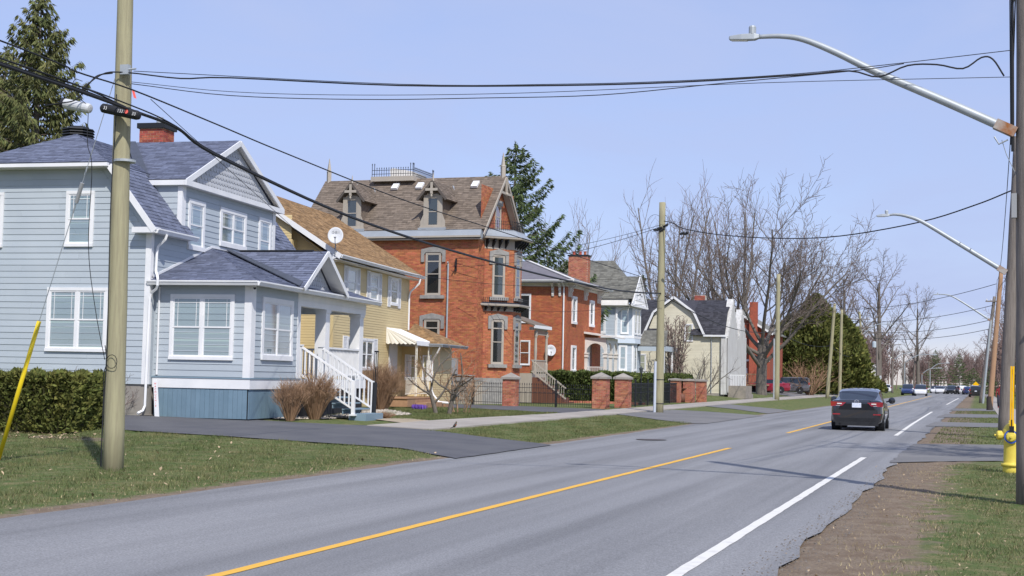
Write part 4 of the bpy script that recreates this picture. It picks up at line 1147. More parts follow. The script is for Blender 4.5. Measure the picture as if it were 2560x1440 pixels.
    pn = MB(); pn.bar((.47, 2.78, 11.92), (.47, 2.78, 11.2), .10, .10); pn.lathe([(.02, -.25), (.10, -.15), (.05, 0)], (.47, 2.78, 11.2), 6); pn.bar((.44, 2.1, 11.1), (.44, 3.46, 11.1), .06, .12); pn.build('gable_pendant', TP, H)
    window(H, Fr, 2.35, 3.2, 9.2, 10.55, mt=TP, back='dark'); hm = MB(); hm.wbox(Fr, 2.2, 3.35, 10.5, 10.75, .012, .1); hm.build('hood_mould', ST, H)
    for u in (.25, -9.75):
        f = MB(); f.lathe([(.14, -.1), (.14, .50), (.16, .52), (.12, .58), (.015, 1.25)], (u, 2.78, 12.0), 4); f.build('finial', TP, H)
    # dormers
    def dormer(c):
        y0 = -.12; w_ = .50; zb, ze, za = 9.08, 10.72, 11.45
        D = MB(); D.box(c - w_, c + w_, y0, 2.0, zb, ze); D.prism([(c - w_, y0 + .02, ze), (c + w_, y0 + .02, ze), (c, y0 + .02, za - .12)], (0, 2.0, 0)); d = D.build('dormer', MAT['brownshingle'], H)
        Fw = Wall((c, y0, 0), (1, 0, 0), (0, -1, 0))
        t_ = MB()
        for s_ in (-1, 1):
            a0, a1 = sorted((s_ * .30, s_ * (w_ + .01))); t_.wbox(Fw, a0, a1, zb, ze, 0, .05)
            p0 = [Fw.P(s_ * w_, zb + .02, .0), Fw.P(s_ * (w_ + .17), zb + .02, 0), Fw.P(s_ * (w_ + .17), zb + .3, 0), Fw.P(s_ * w_, zb + .68, 0)]; t_.prism(p0, Fw.n * .05)
        t_.wbox(Fw, -w_ - .2, w_ + .2, zb - .02, zb + .06, 0, .10); t_.wbox(Fw, -.30, .30, ze - .16, ze + .06, 0, .045); t_.build('dormer_trim', TP, d)
        sk_ = MB(); sk_.wbox(Fw, -w_ - .26, w_ + .26, zb - .16, zb - .02, -.02, .14); sk_.build('flashing', MAT['tin'], d)
        window(d, Fw, -.31, .31, zb + .06, ze - .1, trim=.03, mt=TP, back='dimroom', trim_d=.04, sill=0)
        o = .24
        for s_ in (-1, 1):
            p = [(c + s_ * (w_ + .27), y0 - o, ze - .22), (c + s_ * (w_ + .27), 1.62, ze - .22), (c, 2.2, za), (c, y0 - o, za)]
            if s_ > 0: p = [p[0], p[1], p[2], p[3]]
            roof_panel('dormer_roof', p, MAT['brownshingle'], d, .07)
            if s_ > 0: shingles([p[0], p[1], p[2], p[3]], sh, e=.13, seed=6)
            f = MB(); x0 = c + s_ * (w_ + .27); f.prism([(x0 - .05, 1.50, ze - .18), (x0 + .05, 1.62, ze - .16), (c + s_ * .2, 2.25, za - .02), (c + s_ * .1, 2.2, za + .03)], (0, 0, .04)); f.build('flashing', MAT['tin'], d)
            f = MB(); f.bar((c + s_ * (w_ + .03), .0, zb + .05), (c + s_ * (w_ + .03), 1.55, ze - .10), .10, .04); f.build('flashing', MAT['tin'], d)
            v_ = MB(); v_.bar((c + s_ * (w_ + .29), y0 - o - .01, ze - .27), (c, y0 - o - .01, za - .05), .05, .12); v_.build('verge', mat('dark_verge', (.10, .085, .075), .8) if 'dark_verge' not in bpy.data.materials else bpy.data.materials['dark_verge'], d)
        x_ = MB(); x_.bar((c, y0 - o - .03, za - .1), (c, y0 - o - .03, ze + .02), .13, .05); x_.bar((c - .33, y0 - o - .035, ze + .26), (c + .33, y0 - o - .035, ze + .26), .05, .13); x_.lathe([(.02, -.16), (.055, -.1), (.04, 0), (.06, .05)], (c, y0 - o - .03, ze + .02), 8); x_.build('gable_cross', TP, d)
        f = MB(); f.lathe([(.05, -.05), (.05, .1), (.012, .38)], (c, y0 - .1, za), 4); f.build('finial', TP, d)
    dormer(-2.42); dormer(-6.92)
    finish(sh, 'shingle', 'shingles', R, H, M, 300)
    for u in (-1.05, -4.15, -5.55, -8.0):
        v_ = MB(); y = 2.22; z = 8.96 + (y + .24) * 1.0132; v_.prism([(u - .17, y - .2, z - .12), (u - .17, y + .22, z + .24), (u - .17, y + .12, z + .30), (u - .17, y - .28, z - .02)], (.34, 0, 0)); v_.build('roof_vent', MAT['white'], H)
    # widow's walk
    pf = MB(); pf.box(-7.0, -4.55, 2.2, 5.2, 11.85, 12.10); pf.build('roof_deck', MAT['taupe'], H)
    ww = thing('roof_railing', 'black spiked iron railing on the ridge of the brown roof', 'railing', H.location, H.rotation_euler.z)
    m_ = MB(); m_.tube([(0, 0, 0), (0, 0, .42)], .013, 4); m_.lathe([(.004, .40), (.03, .44), (.003, .50)], (0, 0, 0), 4); me = m_.mesh('picket', MAT['black'])
    mp2 = MB(); mp2.tube([(0, 0, 0), (0, 0, .62)], .018, 4); mp2.lathe([(.004, .60), (.035, .64), (.003, .72)], (0, 0, 0), 4); mpo = mp2.mesh('post', MAT['black'])
    cs = [V3((-6.95, 2.25, 12.10)), V3((-4.6, 2.25, 12.10)), V3((-4.6, 5.1, 12.10))]
    for p, q in zip(cs[:-1], cs[1:]):
        L_ = (q - p).length; n = int(L_ / .135)
        for i in range(n + 1):
            edge = i in (0, 1, n - 1, n); inst('post' if edge else 'picket', mpo if edge else me, ww, loc=p.lerp(q, i / n))
        for z in (.14, .34):
            r = MB(); r.tube([p + V3((0, 0, z)), q + V3((0, 0, z))], .014, 4); r.build('rail', MAT['black'], ww)
    ck = MB(); ck.prism([(-6.3, 3.2, 12.15), (-4.75, 3.2, 12.15), (-4.75, 3.2, 12.35), (-5.1, 3.2, 12.5), (-6.15, 3.2, 12.68), (-6.35, 3.2, 12.62)], (0, 1.2, 0)); o = ck.build('roof_hatch', MAT['offwhite'], H)
    # services on the wall
    c = MB(); c.tube([(-1.55, -.08, 2.4), (-1.55, -.08, 7.25), (-1.55, -.16, 7.32)], .045, 8); c.build('conduit', MAT['galv'], H)
    c = MB(); c.box(-1.40, -.93, -.26, -.01, 1.72, 2.52); c.box(-1.28, -1.04, -.265, -.26, 2.34, 2.37); o = c.build('electrical_box', MAT['grey'], H)
    c = MB(); c.box(-1.72, -1.48, -.16, -.01, 2.0, 2.42); c.lathe([(.10, 0), (.10, .12), (.06, .16)], (-1.60, -.16, 1.98), 12, axis=(0, -1, 0)); c.build('electric_meter', MAT['grey'], H)
    c = MB(); c.tube([(-1.15, -.12, 1.72), (-1.15, -.12, 1.3), (-1.5, -.14, .8)], .03, 6); c.tube([(-2.3, -.06, 1.70), (.0, -.06, 1.66)], .025, 6); c.build('conduit', MAT['galv'], H)
    c = MB(); c.bar((-1.12, -.1, 7.5), (-1.12, -.1, 6.85), .07); c.bar((-1.12, -.1, 7.1), (-1.12, -.35, 7.1), .05); c.build('service_bracket', MAT['black'], H)
    # side porch between the bay and the neighbour
    pz = [(-2.6, 5.56), (.9, 5.56), (.9, 8.0), (-2.6, 8.0)]
    pr = [(1.25, 5.5, 4.42), (1.25, 8.4, 4.42), (-.2, 8.0, 4.95), (-.2, 5.5, 4.95)]
    b = MB(); b.prism(pr, (0, 0, -.08)); b.build('porch_roof', MAT['brownshingle'], H); b = MB(); b.box(1.2, 1.28, 5.5, 8.42, 4.25, 4.42); b.box(0, 1.2, 8.33, 8.42, 4.25, 4.42); b.build('porch_fascia', MAT['white'], H)
    for v in (6.2, 8.1):
        c = MB(); c.lathe([(.09, 0), (.09, .5), (.06, .6), (.09, 1.2), (.06, 1.9), (.09, 2.0), (.09, 2.3)], (1.08, v, 1.85), 8); c.build('porch_post', TP, H)
        c = MB(); c.prism([(1.06, v + .08, 3.6), (1.06, v + .08, 3.95), (1.06, v + .42, 3.95), (1.06, v + .2, 3.85)], (.05, 0, 0)); c.build('post_bracket', TP, H)
    sp = MB(); sp.box(1.05, 1.11, 6.1, 8.2, 4.18, 4.25); sp.box(1.05, 1.11, 6.1, 8.2, 3.92, 3.97); sp.build('frieze_rail', TP, H)
    q = MB(); q.box(1.07, 1.095, -.018, .018, 3.95, 4.2); me2 = q.mesh('spindle', TP)
    for i in range(16): inst('spindle', me2, H, loc=(0, 6.2 + i * .125, 0))
    sp = MB(); sp.box(1.05, 1.11, 5.6, 8.1, 2.52, 2.58); sp.box(1.05, 1.11, 5.6, 8.1, 1.92, 1.97); sp.build('porch_rail', TP, H)
    q = MB(); q.box(1.07, 1.095, -.02, .02, 1.97, 2.52); me2 = q.mesh('spindle', TP)
    for i in range(18): inst('spindle', me2, H, loc=(0, 5.7 + i * .13, 0))
    b = MB(); b.box(-2.0, 1.1, 5.55, 8.2, .3, 1.85); b.build('porch_floor', TP, H)
    for i in range(7):
        s_ = MB(); s_.box(1.1 + i * .28, 1.4 + i * .28, 5.65, 6.9, .3, 1.85 - .21 * (i + 1)); s_.build('porch_step', MAT['doorbrown'], H)
    for z0 in (2.5, 1.95):
        s_ = MB(); s_.bar((1.1, 5.62, z0), (3.0, 5.62, z0 - 1.42), .06, .07); s_.build('stair_rail', TP, H)
    q = MB(); q.box(-.02, .02, 5.60, 5.64, 0, .56); me2 = q.mesh('spindle', TP)
    for i in range(14): u = 1.2 + i * .13; inst('spindle', me2, H, loc=(u, 0, 1.97 - (u - 1.1) * .747))
    return H
brick_mansion()

# ------------------------------------------------------------------ second brick house
def arch(w, a0, a1, zs, zt_, d0, d1, m, parent, name='arch', leg=.12):
    r = (a1 - a0) / 2 - leg; c = (a0 + a1) / 2; pts = [(a0, zs), (a0, zt_), (a1, zt_), (a1, zs)]
    pts += [(c + r * cos(t * pi / 12), zs + min(r * 1.05, zt_ - zs - .08) * sin(t * pi / 12)) for t in range(0, 13)]
    b = MB(); b.prism([w.P(a, z, d0) for a, z in pts], w.n * (d1 - d0)); return b.build(name, m, parent)

def brick_two():
    H = thing('brick_house', 'red orange brick house with purple hip roof and arched white porch', 'house', (-24.869, 86.771, 0), rad(.5))
    M = rootM(H); W = MAT['white']
    b = MB(); b.box(-7.5, 0, 0, 9.2, .3, 7.62); b.build('wall', MAT['mortar'], H)
    Sd = Wall((0, 0, 0), (1, 0, 0), (0, -1, 0)); Fr = Wall((0, 0, 0), (0, 1, 0), (1, 0, 0)); br = []
    brick_wall(Sd, -3.6, 0, 1.6, 7.6, br, [(-3.4, -2.33, 5.1, 6.95)]); brick_wall(Fr, 0, 9.2, 1.8, 7.6, br, [(1.36, 2.45, 5.15, 6.9), (5.9, 7.0, 5.15, 6.9), (1.36, 2.45, 2.0, 3.75)])
    finish(br, 'brick', 'bricks', MAT['brick2'], H, M, 300)
    window(H, Sd, -3.45, -2.30, 5.10, 6.98, trim=.08, back='dark'); window(H, Sd, -3.05, -2.30, 2.4, 4.0, trim=.06, back='dark')
    for v0, v1, z0, z1 in ((1.36, 2.46, 5.13, 6.92), (5.9, 7.05, 5.13, 6.92), (1.36, 2.46, 2.02, 3.75)): window(H, Fr, v0, v1, z0, z1, trim=.16, back='dimroom', trim_d=.10)
    R = MAT['purpshingle']; e = 7.84; a, c = (-3.75, 3.75, 9.42), (-3.75, 5.45, 9.42)
    k = [(.6, -.6, e), (.6, 9.8, e), (-8.1, 9.8, e), (-8.1, -.6, e)]
    for p in ([k[3], k[0], a], [k[0], k[1], c, a], [k[1], k[2], c], [k[2], k[3], a, c]): roof_panel('roof', p, R, H, .06)
    hp = MB(); hp.bar((.6, -.6, e + .03), (*a[:2], a[2] + .03), .22, .05); hp.build('hip_cap', MAT['offwhite'], H)
    gutter(H, (-8.1, -.6, e), (.66, -.6, e), (0, -1, 0), W, .12, .12); gutter(H, (.6, -.66, e), (.6, 9.85, e), (1, 0, 0), W, .12, .12)
    s = MB(); s.box(-8, .6, -.6, 0, 7.64, 7.66); s.box(0, .6, 0, 9.8, 7.64, 7.66); s.box(-8, .02, -.03, 0, 7.46, 7.64); s.box(0, .03, 0, 9.2, 7.46, 7.64); s.build('soffit', MAT['offwhite'], H)
    q = MB(); q.prism([(0, -.07, .0), (0, -.07, -.82), (.09, -.07, -.82), (.13, -.07, -.66), (.10, -.07, -.55), (.20, -.07, -.42), (.17, -.07, -.3), (.34, -.07, -.18), (.46, -.07, 0)], (0, .14, 0)); me = q.mesh('eaves_bracket', MAT['offwhite'])
    for v in (.55, 1.05, 4.5, 4.9, 8.1, 8.6): inst('eaves_bracket', me, H, loc=(0, v, 7.64))
    for u in (-.85, -.38): inst('eaves_bracket', me, H, Matrix.Translation((u, 0, 7.64)) @ Matrix.Rotation(-pi / 2, 4, 'Z'))
    downspout(H, [(-.12, -.55, 7.7), (-.12, -.10, 7.4), (-.12, -.07, 1.8)], W, .05)
    u0, u1, v0, v1 = -1.30, .02, 5.2, 5.9
    ch = MB(); ch.box(u0, u1, v0, v1, 7.5, 9.84); co = ch.build('chimney', MAT['mortar2'], H); cb = []
    brick_wall(Wall((0, v0, 0), (1, 0, 0), (0, -1, 0)), u0, u1, 7.9, 9.84, cb); brick_wall(Wall((u1, 0, 0), (0, 1, 0), (1, 0, 0)), v0, v1, 7.9, 9.84, cb)
    finish(cb, 'brick', 'bricks', MAT['brickpier'], co, M, 300)
    c_ = MB(); c_.box(u0 - .06, u1 + .06, v0 - .06, v1 + .06, 9.84, 9.93); c_.build('cap', MAT['black'], co)
    for u in (-1.02, -.58, -.25):
        c_ = MB(); c_.lathe([(.10, 0), (.09, .2), (.12, .22), (.12, .25)], (u, 5.55, 9.93), 10); c_.build('chimney_pot', MAT['brick3'], co)
    # arched porch
    P0 = Wall((0, 4.95, 0), (1, 0, 0), (0, -1, 0)); P1 = Wall((1.45, 0, 0), (0, 1, 0), (1, 0, 0)); OW = MAT['offwhite']
    arch(P0, .0, 1.45, 3.35, 4.35, -.06, .06, OW, H); arch(P1, 4.95, 6.5, 3.35, 4.35, -.06, .06, OW, H); arch(P1, 6.5, 8.05, 3.35, 4.35, -.06, .06, OW, H)
    for u, v in ((.10, 4.95), (1.40, 5.0), (1.40, 6.5), (1.40, 8.0)):
        c_ = MB(); c_.box(u - .10, u + .10, v - .10, v + .10, 1.9, 3.05); c_.box(u - .16, u + .16, v - .16, v + .16, 3.05, 3.14); c_.box(u - .13, u + .13, v - .13, v + .13, 3.14, 3.26); c_.box(u - .17, u + .17, v - .17, v + .17, 3.26, 3.36); c_.build('porch_column', OW, H)
    r_ = MB(); r_.prism([(-.0, 4.6, 4.62), (1.9, 4.6, 4.36), (1.9, 4.6, 4.44), (0, 4.6, 4.75)], (0, 3.9, 0)); r_.build('porch_roof', MAT['offwhite'], H)
    r_ = MB(); r_.box(0, 1.45, 5, 8, 1.3, 1.9); r_.build('porch_floor', OW, H)
    d = MB(); d.wbox(Fr, 5.3, 6.2, 1.9, 3.9, .01, .05); d.build('door', MAT['door'], H); d = MB(); d.wbox(Fr, 6.4, 6.7, 1.9, 3.9, .01, .04); d.build('door_side_light', MAT['doorbrown'], H)
    rr = MB(); rr.box(.2, 1.35, 4.93, 4.97, 2.38, 2.43); rr.build('porch_rail', OW, H); q = MB(); q.box(-.02, .02, 4.93, 4.97, 1.9, 2.4); me = q.mesh('baluster', OW)
    for i in range(8): inst('baluster', me, H, loc=(.3 + i * .14, 0, 0))
    return H
b2 = brick_two()
dish('satellite_dish', 'grey Bell satellite dish on the side of the red orange brick house', rootM(b2) @ V3((-.95, -.02, 2.95)), (.35, -.9, .35), .72, .36)

# ------------------------------------------------------------------ pale blue Victorian with a gabled bay
def pale_victorian():
    H = thing('clapboard_villa', 'pale blue clapboard villa with white trim, corner bay and grey roof', 'house', (-25.636, 103.40, 0), 0)
    M = rootM(H); W = MAT['white']; B = MAT['paleblue']
    pl_ = [(-7, 0), (-.1, 0), (1.0, 1.1), (1.0, 3.6), (0, 4.6), (-7, 4.6)]
    b = MB(); b.prism([(u, v, .4) for u, v in pl_], (0, 0, 6.9)); b.build('wall', B, H)
    Sd = Wall((0, 0, 0), (1, 0, 0), (0, -1, 0)); Ch = Wall((-.1, 0, 0), (1, 1, 0), (1, -1, 0)); Fr = Wall((1.0, 0, 0), (0, 1, 0), (1, 0, 0)); bd = []
    for w, lo, hi in ((Sd, -2.4, -.1), (Ch, 0, 1.55), (Fr, 1.1, 3.6)): lap_wall(w, 1.9, 7.2, .115, lo, hi, bd, t=.02, joints=False)
    finish(bd, 'siding_board', 'siding', B, H, M, 150)
    window(H, Sd, -1.75, -.85, 5.0, 6.95, trim=.16, back='dimroom'); window(H, Ch, .40, 1.12, 5.0, 6.95, trim=.10, back='blind'); window(H, Fr, 1.45, 2.25, 5.0, 6.95, trim=.1, back='dimroom'); window(H, Fr, 2.5, 3.3, 5.0, 6.95, trim=.1, back='dimroom')
    window(H, Ch, .28, 1.02, 2.25, 4.2, trim=.13, back='dark'); window(H, Fr, 1.4, 2.2, 2.25, 4.2, trim=.12, back='dark')
    t_ = MB()
    for w, a in ((Sd, -.16), (Ch, -.03), (Ch, 1.42), (Fr, 1.08)): t_.wbox(w, a, a + .16, 1.9, 7.25, 0, .04)
    for w, lo, hi in ((Sd, -2.4, -.1), (Ch, -.02, 1.58), (Fr, 1.1, 3.6)):
        t_.wbox(w, lo, hi, 4.72, 4.90, 0, .07); t_.wbox(w, lo, hi, 4.25, 4.33, 0, .06); t_.wbox(w, lo, hi, 7.0, 7.25, 0, .05)
    t_.build('trim_board', W, H)
    sk = MB()
    for w, lo, hi in ((Ch, -.08, 1.63), (Fr, 1.05, 3.65)): sk.prism([w.P(lo, 4.33, .02), w.P(lo, 4.33, .22), w.P(lo, 4.72, .05), w.P(lo, 4.72, .02)], w.a * (hi - lo))
    sk.build('skirt_roof', B, H)
    c = MB(); c.prism([(-7.4, -.02, 7.12), (-7.4, -.55, 7.12), (-7.4, -.50, 7.26), (-7.4, -.30, 7.62), (-7.4, 0, 7.62)], (8.3, 0, 0)); c.build('eaves_cove', MAT['offwhite'], H)
    R = MAT['greyshingle']; sh = []
    r1 = [(-7.4, -.42, 7.62), (1.25, -.42, 7.62), (1.25, 1.95, 9.45), (-7.4, 1.95, 9.45)]
    r2 = [(-5.8, 1.6, 9.20), (.0, 1.6, 9.20), (-1.05, 3.05, 10.75), (-5.0, 3.05, 10.75)]
    r3 = [(1.25, 4.4, 7.62), (-7.4, 4.4, 7.62), (-7.4, 1.95, 9.45), (1.25, 1.95, 9.45)]
    r4 = [(.0, 1.6, 9.20), (.0, 4.5, 9.20), (-1.05, 3.05, 10.75)]
    for p in (r1, r2, r3, r4): roof_panel('roof', p, R, H, .05)
    shingles(r1, sh, e=.17, seed=1); shingles(r2, sh, e=.17, seed=2); finish(sh, 'shingle', 'shingles', R, H, M, 300)
    g = MB(); g.prism([(1.18, -.55, 7.12), (1.18, 4.5, 7.12), (1.18, 1.97, 9.42)], (.06, 0, 0)); g.build('gable', W, H)
    g = MB(); g.bar((1.30, -.58, 7.2), (1.30, 1.97, 9.5), .06, .14); g.bar((1.30, 4.52, 7.2), (1.30, 1.97, 9.5), .06, .14); g.box(1.22, 1.36, -.6, 4.55, 7.05, 7.18)
    for z, k in ((8.5, .5), (8.0, 1.0), (7.55, 1.5)): g.box(1.24, 1.29, 1.97 - k, 1.97 + k, z, z + .10)
    for i in range(8): g.box(1.24, 1.30, .5 + i * .4, .68 + i * .4, 7.28, 7.52)
    g.box(1.24, 1.29, 1.7, 2.25, 7.7, 8.5); g.build('gable_ornament', W, H)
    br_ = MB(); br_.prism([(-.1, -.06, 7.1), (-.1, -.06, 6.1), (.0, -.02, 6.25), (.05, .0, 6.6), (.35, .0, 6.85), (.7, .0, 6.95), (.7, 0, 7.1)], (.03, -.05, 0)); br_.build('corner_bracket', W, H)
    # veranda on the far side
    pr = [(1.05, 2.4, 4.2), (3.2, 2.4, 4.2), (2.9, 4.6, 5.45), (1.05, 4.6, 5.45)]; sh = []
    roof_panel('veranda_roof', pr, R, H, .06); shingles(pr, sh, e=.17, seed=8); finish(sh, 'shingle', 'shingles', R, H, M, 120)
    v = MB(); v.box(1.05, 3.15, 2.42, 2.52, 3.82, 4.2); v.box(3.05, 3.15, 2.5, 8.5, 3.82, 4.2); v.build('veranda_beam', B, H)
    for u, vv in ((3.05, 2.47), (3.08, 5.5), (3.08, 8.4)):
        v = MB(); v.box(u - .07, u + .07, vv - .07, vv + .07, 1.4, 3.82); v.build('veranda_post', W, H)
    v = MB(); v.box(1.0, 3.1, 2.44, 2.5, 2.12, 2.2); v.build('veranda_rail', W, H); q = MB(); q.box(-.025, .025, 2.45, 2.49, 1.5, 2.14); me = q.mesh('baluster', W)
    for i in range(13): inst('baluster', me, H, loc=(1.15 + i * .15, 0, 0))
    v = MB(); v.box(.5, 3.1, 2.45, 8.5, .4, 1.45); v.build('veranda_floor', MAT['grey'], H)
    return H
pale_victorian()

# ------------------------------------------------------------------ gambrel-roofed house
def gambrel_house():
    H = thing('gambrel_house', 'pale yellow house with charcoal gambrel roof behind the brick gate piers', 'house', (-22.06, 110.94, 0), 0)
    M = rootM(H); Y = MAT['paleyel']; W = MAT['white']; K = MAT['blackshingle']
    gp = [(-3.0, 5.25), (-2.35, 6.95), (-.8, 8.05), (.75, 6.95), (1.5, 5.25)]
    b = MB(); b.box(-4.8, 3.2, .0, 6.2, .3, 5.25); b.prism([(u, .0, z) for u, z in gp], (0, 3.0, 0)); b.build('wall', Y, H)
    Sd = Wall((0, 0, 0), (1, 0, 0), (0, -1, 0)); bd = []
    def hi(z): return 3.18 if z < 5.2 else float(np.interp(z, [5.2, 6.95, 8.05], [1.45, .7, -.8]))
    def lo(z): return -4.8 if z < 5.2 else float(np.interp(z, [5.2, 6.95, 8.05], [-2.95, -2.3, -.8]))
    lap_wall(Sd, .7, 7.9, .10, lo, hi, bd, t=.02, joints=False); finish(bd, 'siding_board', 'siding', Y, H, M, 80)
    f = MB(); f.box(-4.8, 3.2, -.04, 0, .1, .7); f.build('foundation', MAT['concrete'], H)
    window(H, Sd, .03, .74, 4.70, 6.10, trim=.08, back='dimroom'); window(H, Sd, -3.9, -3.0, 2.3, 3.7, trim=.1, back='dark')
    tr = MB(); o = .30
    P = [(-3.25, 5.1), (-2.42, 7.0), (-.8, 8.2), (.82, 7.0), (1.72, 5.1)]
    for p, q in zip(P[:-1], P[1:]): tr.bar((p[0], -o, p[1]), (q[0], -o, q[1]), .05, .17)
    tr.box(1.6, 3.4, -.36, -.28, 5.10, 5.24); tr.box(-4.9, -3.2, -.36, -.28, 5.1, 5.24); tr.build('rake_board', W, H)
    sh = []
    for s_, (p, q) in enumerate(zip(P[:-1], P[1:])):
        if p[1] > q[1]: pts = [(q[0], -o, q[1] + .06), (q[0], 3.2, q[1] + .06), (p[0], 3.2, p[1] + .06), (p[0], -o, p[1] + .06)]
        else: pts = [(p[0], 3.2, p[1] + .06), (p[0], -o, p[1] + .06), (q[0], -o, q[1] + .06), (q[0], 3.2, q[1] + .06)]
        roof_panel('cross_roof', pts, K, H, .05)
    for u0, u1 in ((.6, 3.3), (-5.0, -2.2)):
        low = [(u0, -.34, 5.22), (u1, -.34, 5.22), (u1, .95, 7.1), (u0, .95, 7.1)]; top = [(u0, .95, 7.1), (u1, .95, 7.1), (u1, 3.1, 8.15), (u0, 3.1, 8.15)]
        for p in (low, top): roof_panel('roof', p, K, H, .05); shingles(p, sh, e=.18, seed=len(sh))
    bk_ = [(3.3, 6.5, 5.22), (-5, 6.5, 5.22), (-5, 3.1, 8.15), (3.3, 3.1, 8.15)]; roof_panel('roof', bk_, K, H, .05)
    mid = [(-2.6, .95, 7.1), (1.0, .95, 7.1), (1.0, 3.1, 8.15), (-2.6, 3.1, 8.15)]; roof_panel('roof', mid, K, H, .05)
    finish(sh, 'shingle', 'shingles', K, H, M, 200)
    # white boarded street front with two sharp gables
    Fr = Wall((3.2, 0, 0), (0, 1, 0), (1, 0, 0)); ww = []
    b = MB(); b.box(3.0, 3.45, -.25, 9.0, .6, 5.0); b.prism([(3.0, -.25, 5.0), (3.0, 5.0, 5.0), (3.0, 2.4, 8.2)], (.5, 0, 0)); b.prism([(3.0, 5.0, 5.0), (3.0, 9.0, 5.0), (3.0, 7.0, 7.6)], (.5, 0, 0)); b.build('front_wall', MAT['whitewash'], H)
    for i in range(26):
        p = MB(); v = -.2 + i * .355; top = 5.0 + max(0, 3.1 - abs(v + .15 - 2.4) * 1.2) if v < 4.8 else 5.0 + max(0, 2.5 - abs(v + .15 - 7.0) * 1.25)
        p.box(3.5, 3.54, v, v + .32, .75, top); p.build('board', MAT['whitewash'], H)
    c = MB(); c.box(.2, 1.05, 3.2, 3.9, 7.5, 8.55); co = c.build('chimney', MAT['mortar2'], H); cb = []
    brick_wall(Wall((0, 3.2, 0), (1, 0, 0), (0, -1, 0)), .2, 1.05, 8.0, 8.55, cb); finish(cb, 'brick', 'bricks', MAT['brick3'], co, M, 40)
    downspout(H, [(2.2, -.3, 5.1), (2.2, -.08, 4.8), (2.2, -.06, .7)], MAT['tin'])
    for i in range(4):
        s = MB(); s.box(3.55 + i * .3, 3.9 + i * .3, 3.2, 4.6, .3, 1.3 - i * .22); s.build('front_step', MAT['concrete'], H)
    pf = MB(); pf.box(3.5, 4.9, .2, 3.2, .3, 1.3); pf.build('porch_base', MAT['rubble'], H)
    r = MB(); r.box(3.6, 4.9, .25, .3, 2.1, 2.16); r.build('porch_rail', W, H); q = MB(); q.box(-.02, .02, .25, .3, 1.3, 2.1); me = q.mesh('baluster', W)
    for i in range(10): inst('baluster', me, H, loc=(3.65 + i * .13, 0, 0))
    return H
gambrel_house()

def simple_house(name, label, loc, rz, w, d, h, rh, wall, roof, wins=(), group=None, trim='white'):
    """a far house: walls, gable roof with overhang, windows on the side that faces the camera"""
    H = thing(name, label, 'house', loc, rz, group)
    b = MB(); b.prism([(-w / 2, 0, -.3), (w / 2, 0, -.3), (w / 2, 0, h), (0, 0, h + rh), (-w / 2, 0, h)], (0, d, 0)); b.build('wall', wall, H)
    o = .35
    for s in (-1, 1):
        p = [(s * (w / 2 + o), -o, h - o * rh / (w / 2)), (s * (w / 2 + o), d + o, h - o * rh / (w / 2)), (0, d + o, h + rh), (0, -o, h + rh)]
        b = MB(); b.prism(p, (0, 0, .12)); b.build('roof', roof, H)
        f = MB(); f.bar((p[0][0], -o - .02, p[0][2]), (0, -o - .02, h + rh), .05, .2); f.build('rake_board', MAT[trim], H)
    Sd = Wall((0, 0, 0), (1, 0, 0), (0, -1, 0)); Fr = Wall((w / 2, 0, 0), (0, 1, 0), (1, 0, 0))
    for (side, a, z, ww, hh) in wins: window(H, Sd if side == 's' else Fr, a - ww / 2, a + ww / 2, z, z + hh, trim=.12, back='dimroom')
    return H
bk = simple_house('brick_cottage', 'red brick house with tall chimney half hidden by the big bare maple', (-24.6, 147.5, .55), 0, 8.5, 10, 6.2, 2.6, MAT['brick3'], MAT['greyshingle'], (('s', 1.3, 3.9, 1.1, 1.7), ('s', 1.3, .9, 1.3, 1.6), ('s', 3.4, 3.9, .8, 1.7)))
c = MB(); c.box(2.2, 3.0, -.55, -.01, 0, 9.3); c.build('chimney', MAT['brick3'], bk)
c = MB(); c.box(-4.25, 4.25, -.06, -.01, 3.2, 3.4); c.build('band_course', MAT['white'], bk)
dk = thing('timber_deck', 'tan timber deck with railing behind the red sedan', 'deck', (-22.6, 143.6, .5))
p = MB(); p.box(-1.6, 2.4, 0, 2.5, .75, .9); p.build('deck_floor', MAT['deck'], dk)
for x in (-1.5, .4, 2.3):
    p = MB(); p.box(x - .06, x + .06, -.05, .07, 0, 1.95); p.build('post', MAT['deck'], dk)
p = MB(); p.box(-1.6, 2.4, -.04, .06, 1.85, 1.95); p.box(-1.6, 2.4, -.02, .04, 1.0, 1.06); p.build('rail', MAT['deck'], dk)
q = MB(); q.box(-.025, .025, 0, .04, 1.0, 1.9); me = q.mesh('baluster', MAT['deck'])
for i in range(24): inst('baluster', me, dk, loc=(-1.5 + i * .165, 0, 0))
simple_house('stucco_house', 'pale pink stucco house with dark roof beyond the dark cedar', (-21.5, 207, .45), 0, 9, 9, 4.6, 2.2, MAT['pink'], MAT['blackshingle'], (('s', 2.0, 1.0, 1.3, 1.3),))
simple_house('distant_house', 'small white gabled house far along the left side of the road', (-24, 300, .45), 0, 9, 10, 4.5, 3, MAT['offwhite'], MAT['greyshingle'], (('s', 1, 1, 1.2, 1.4),))

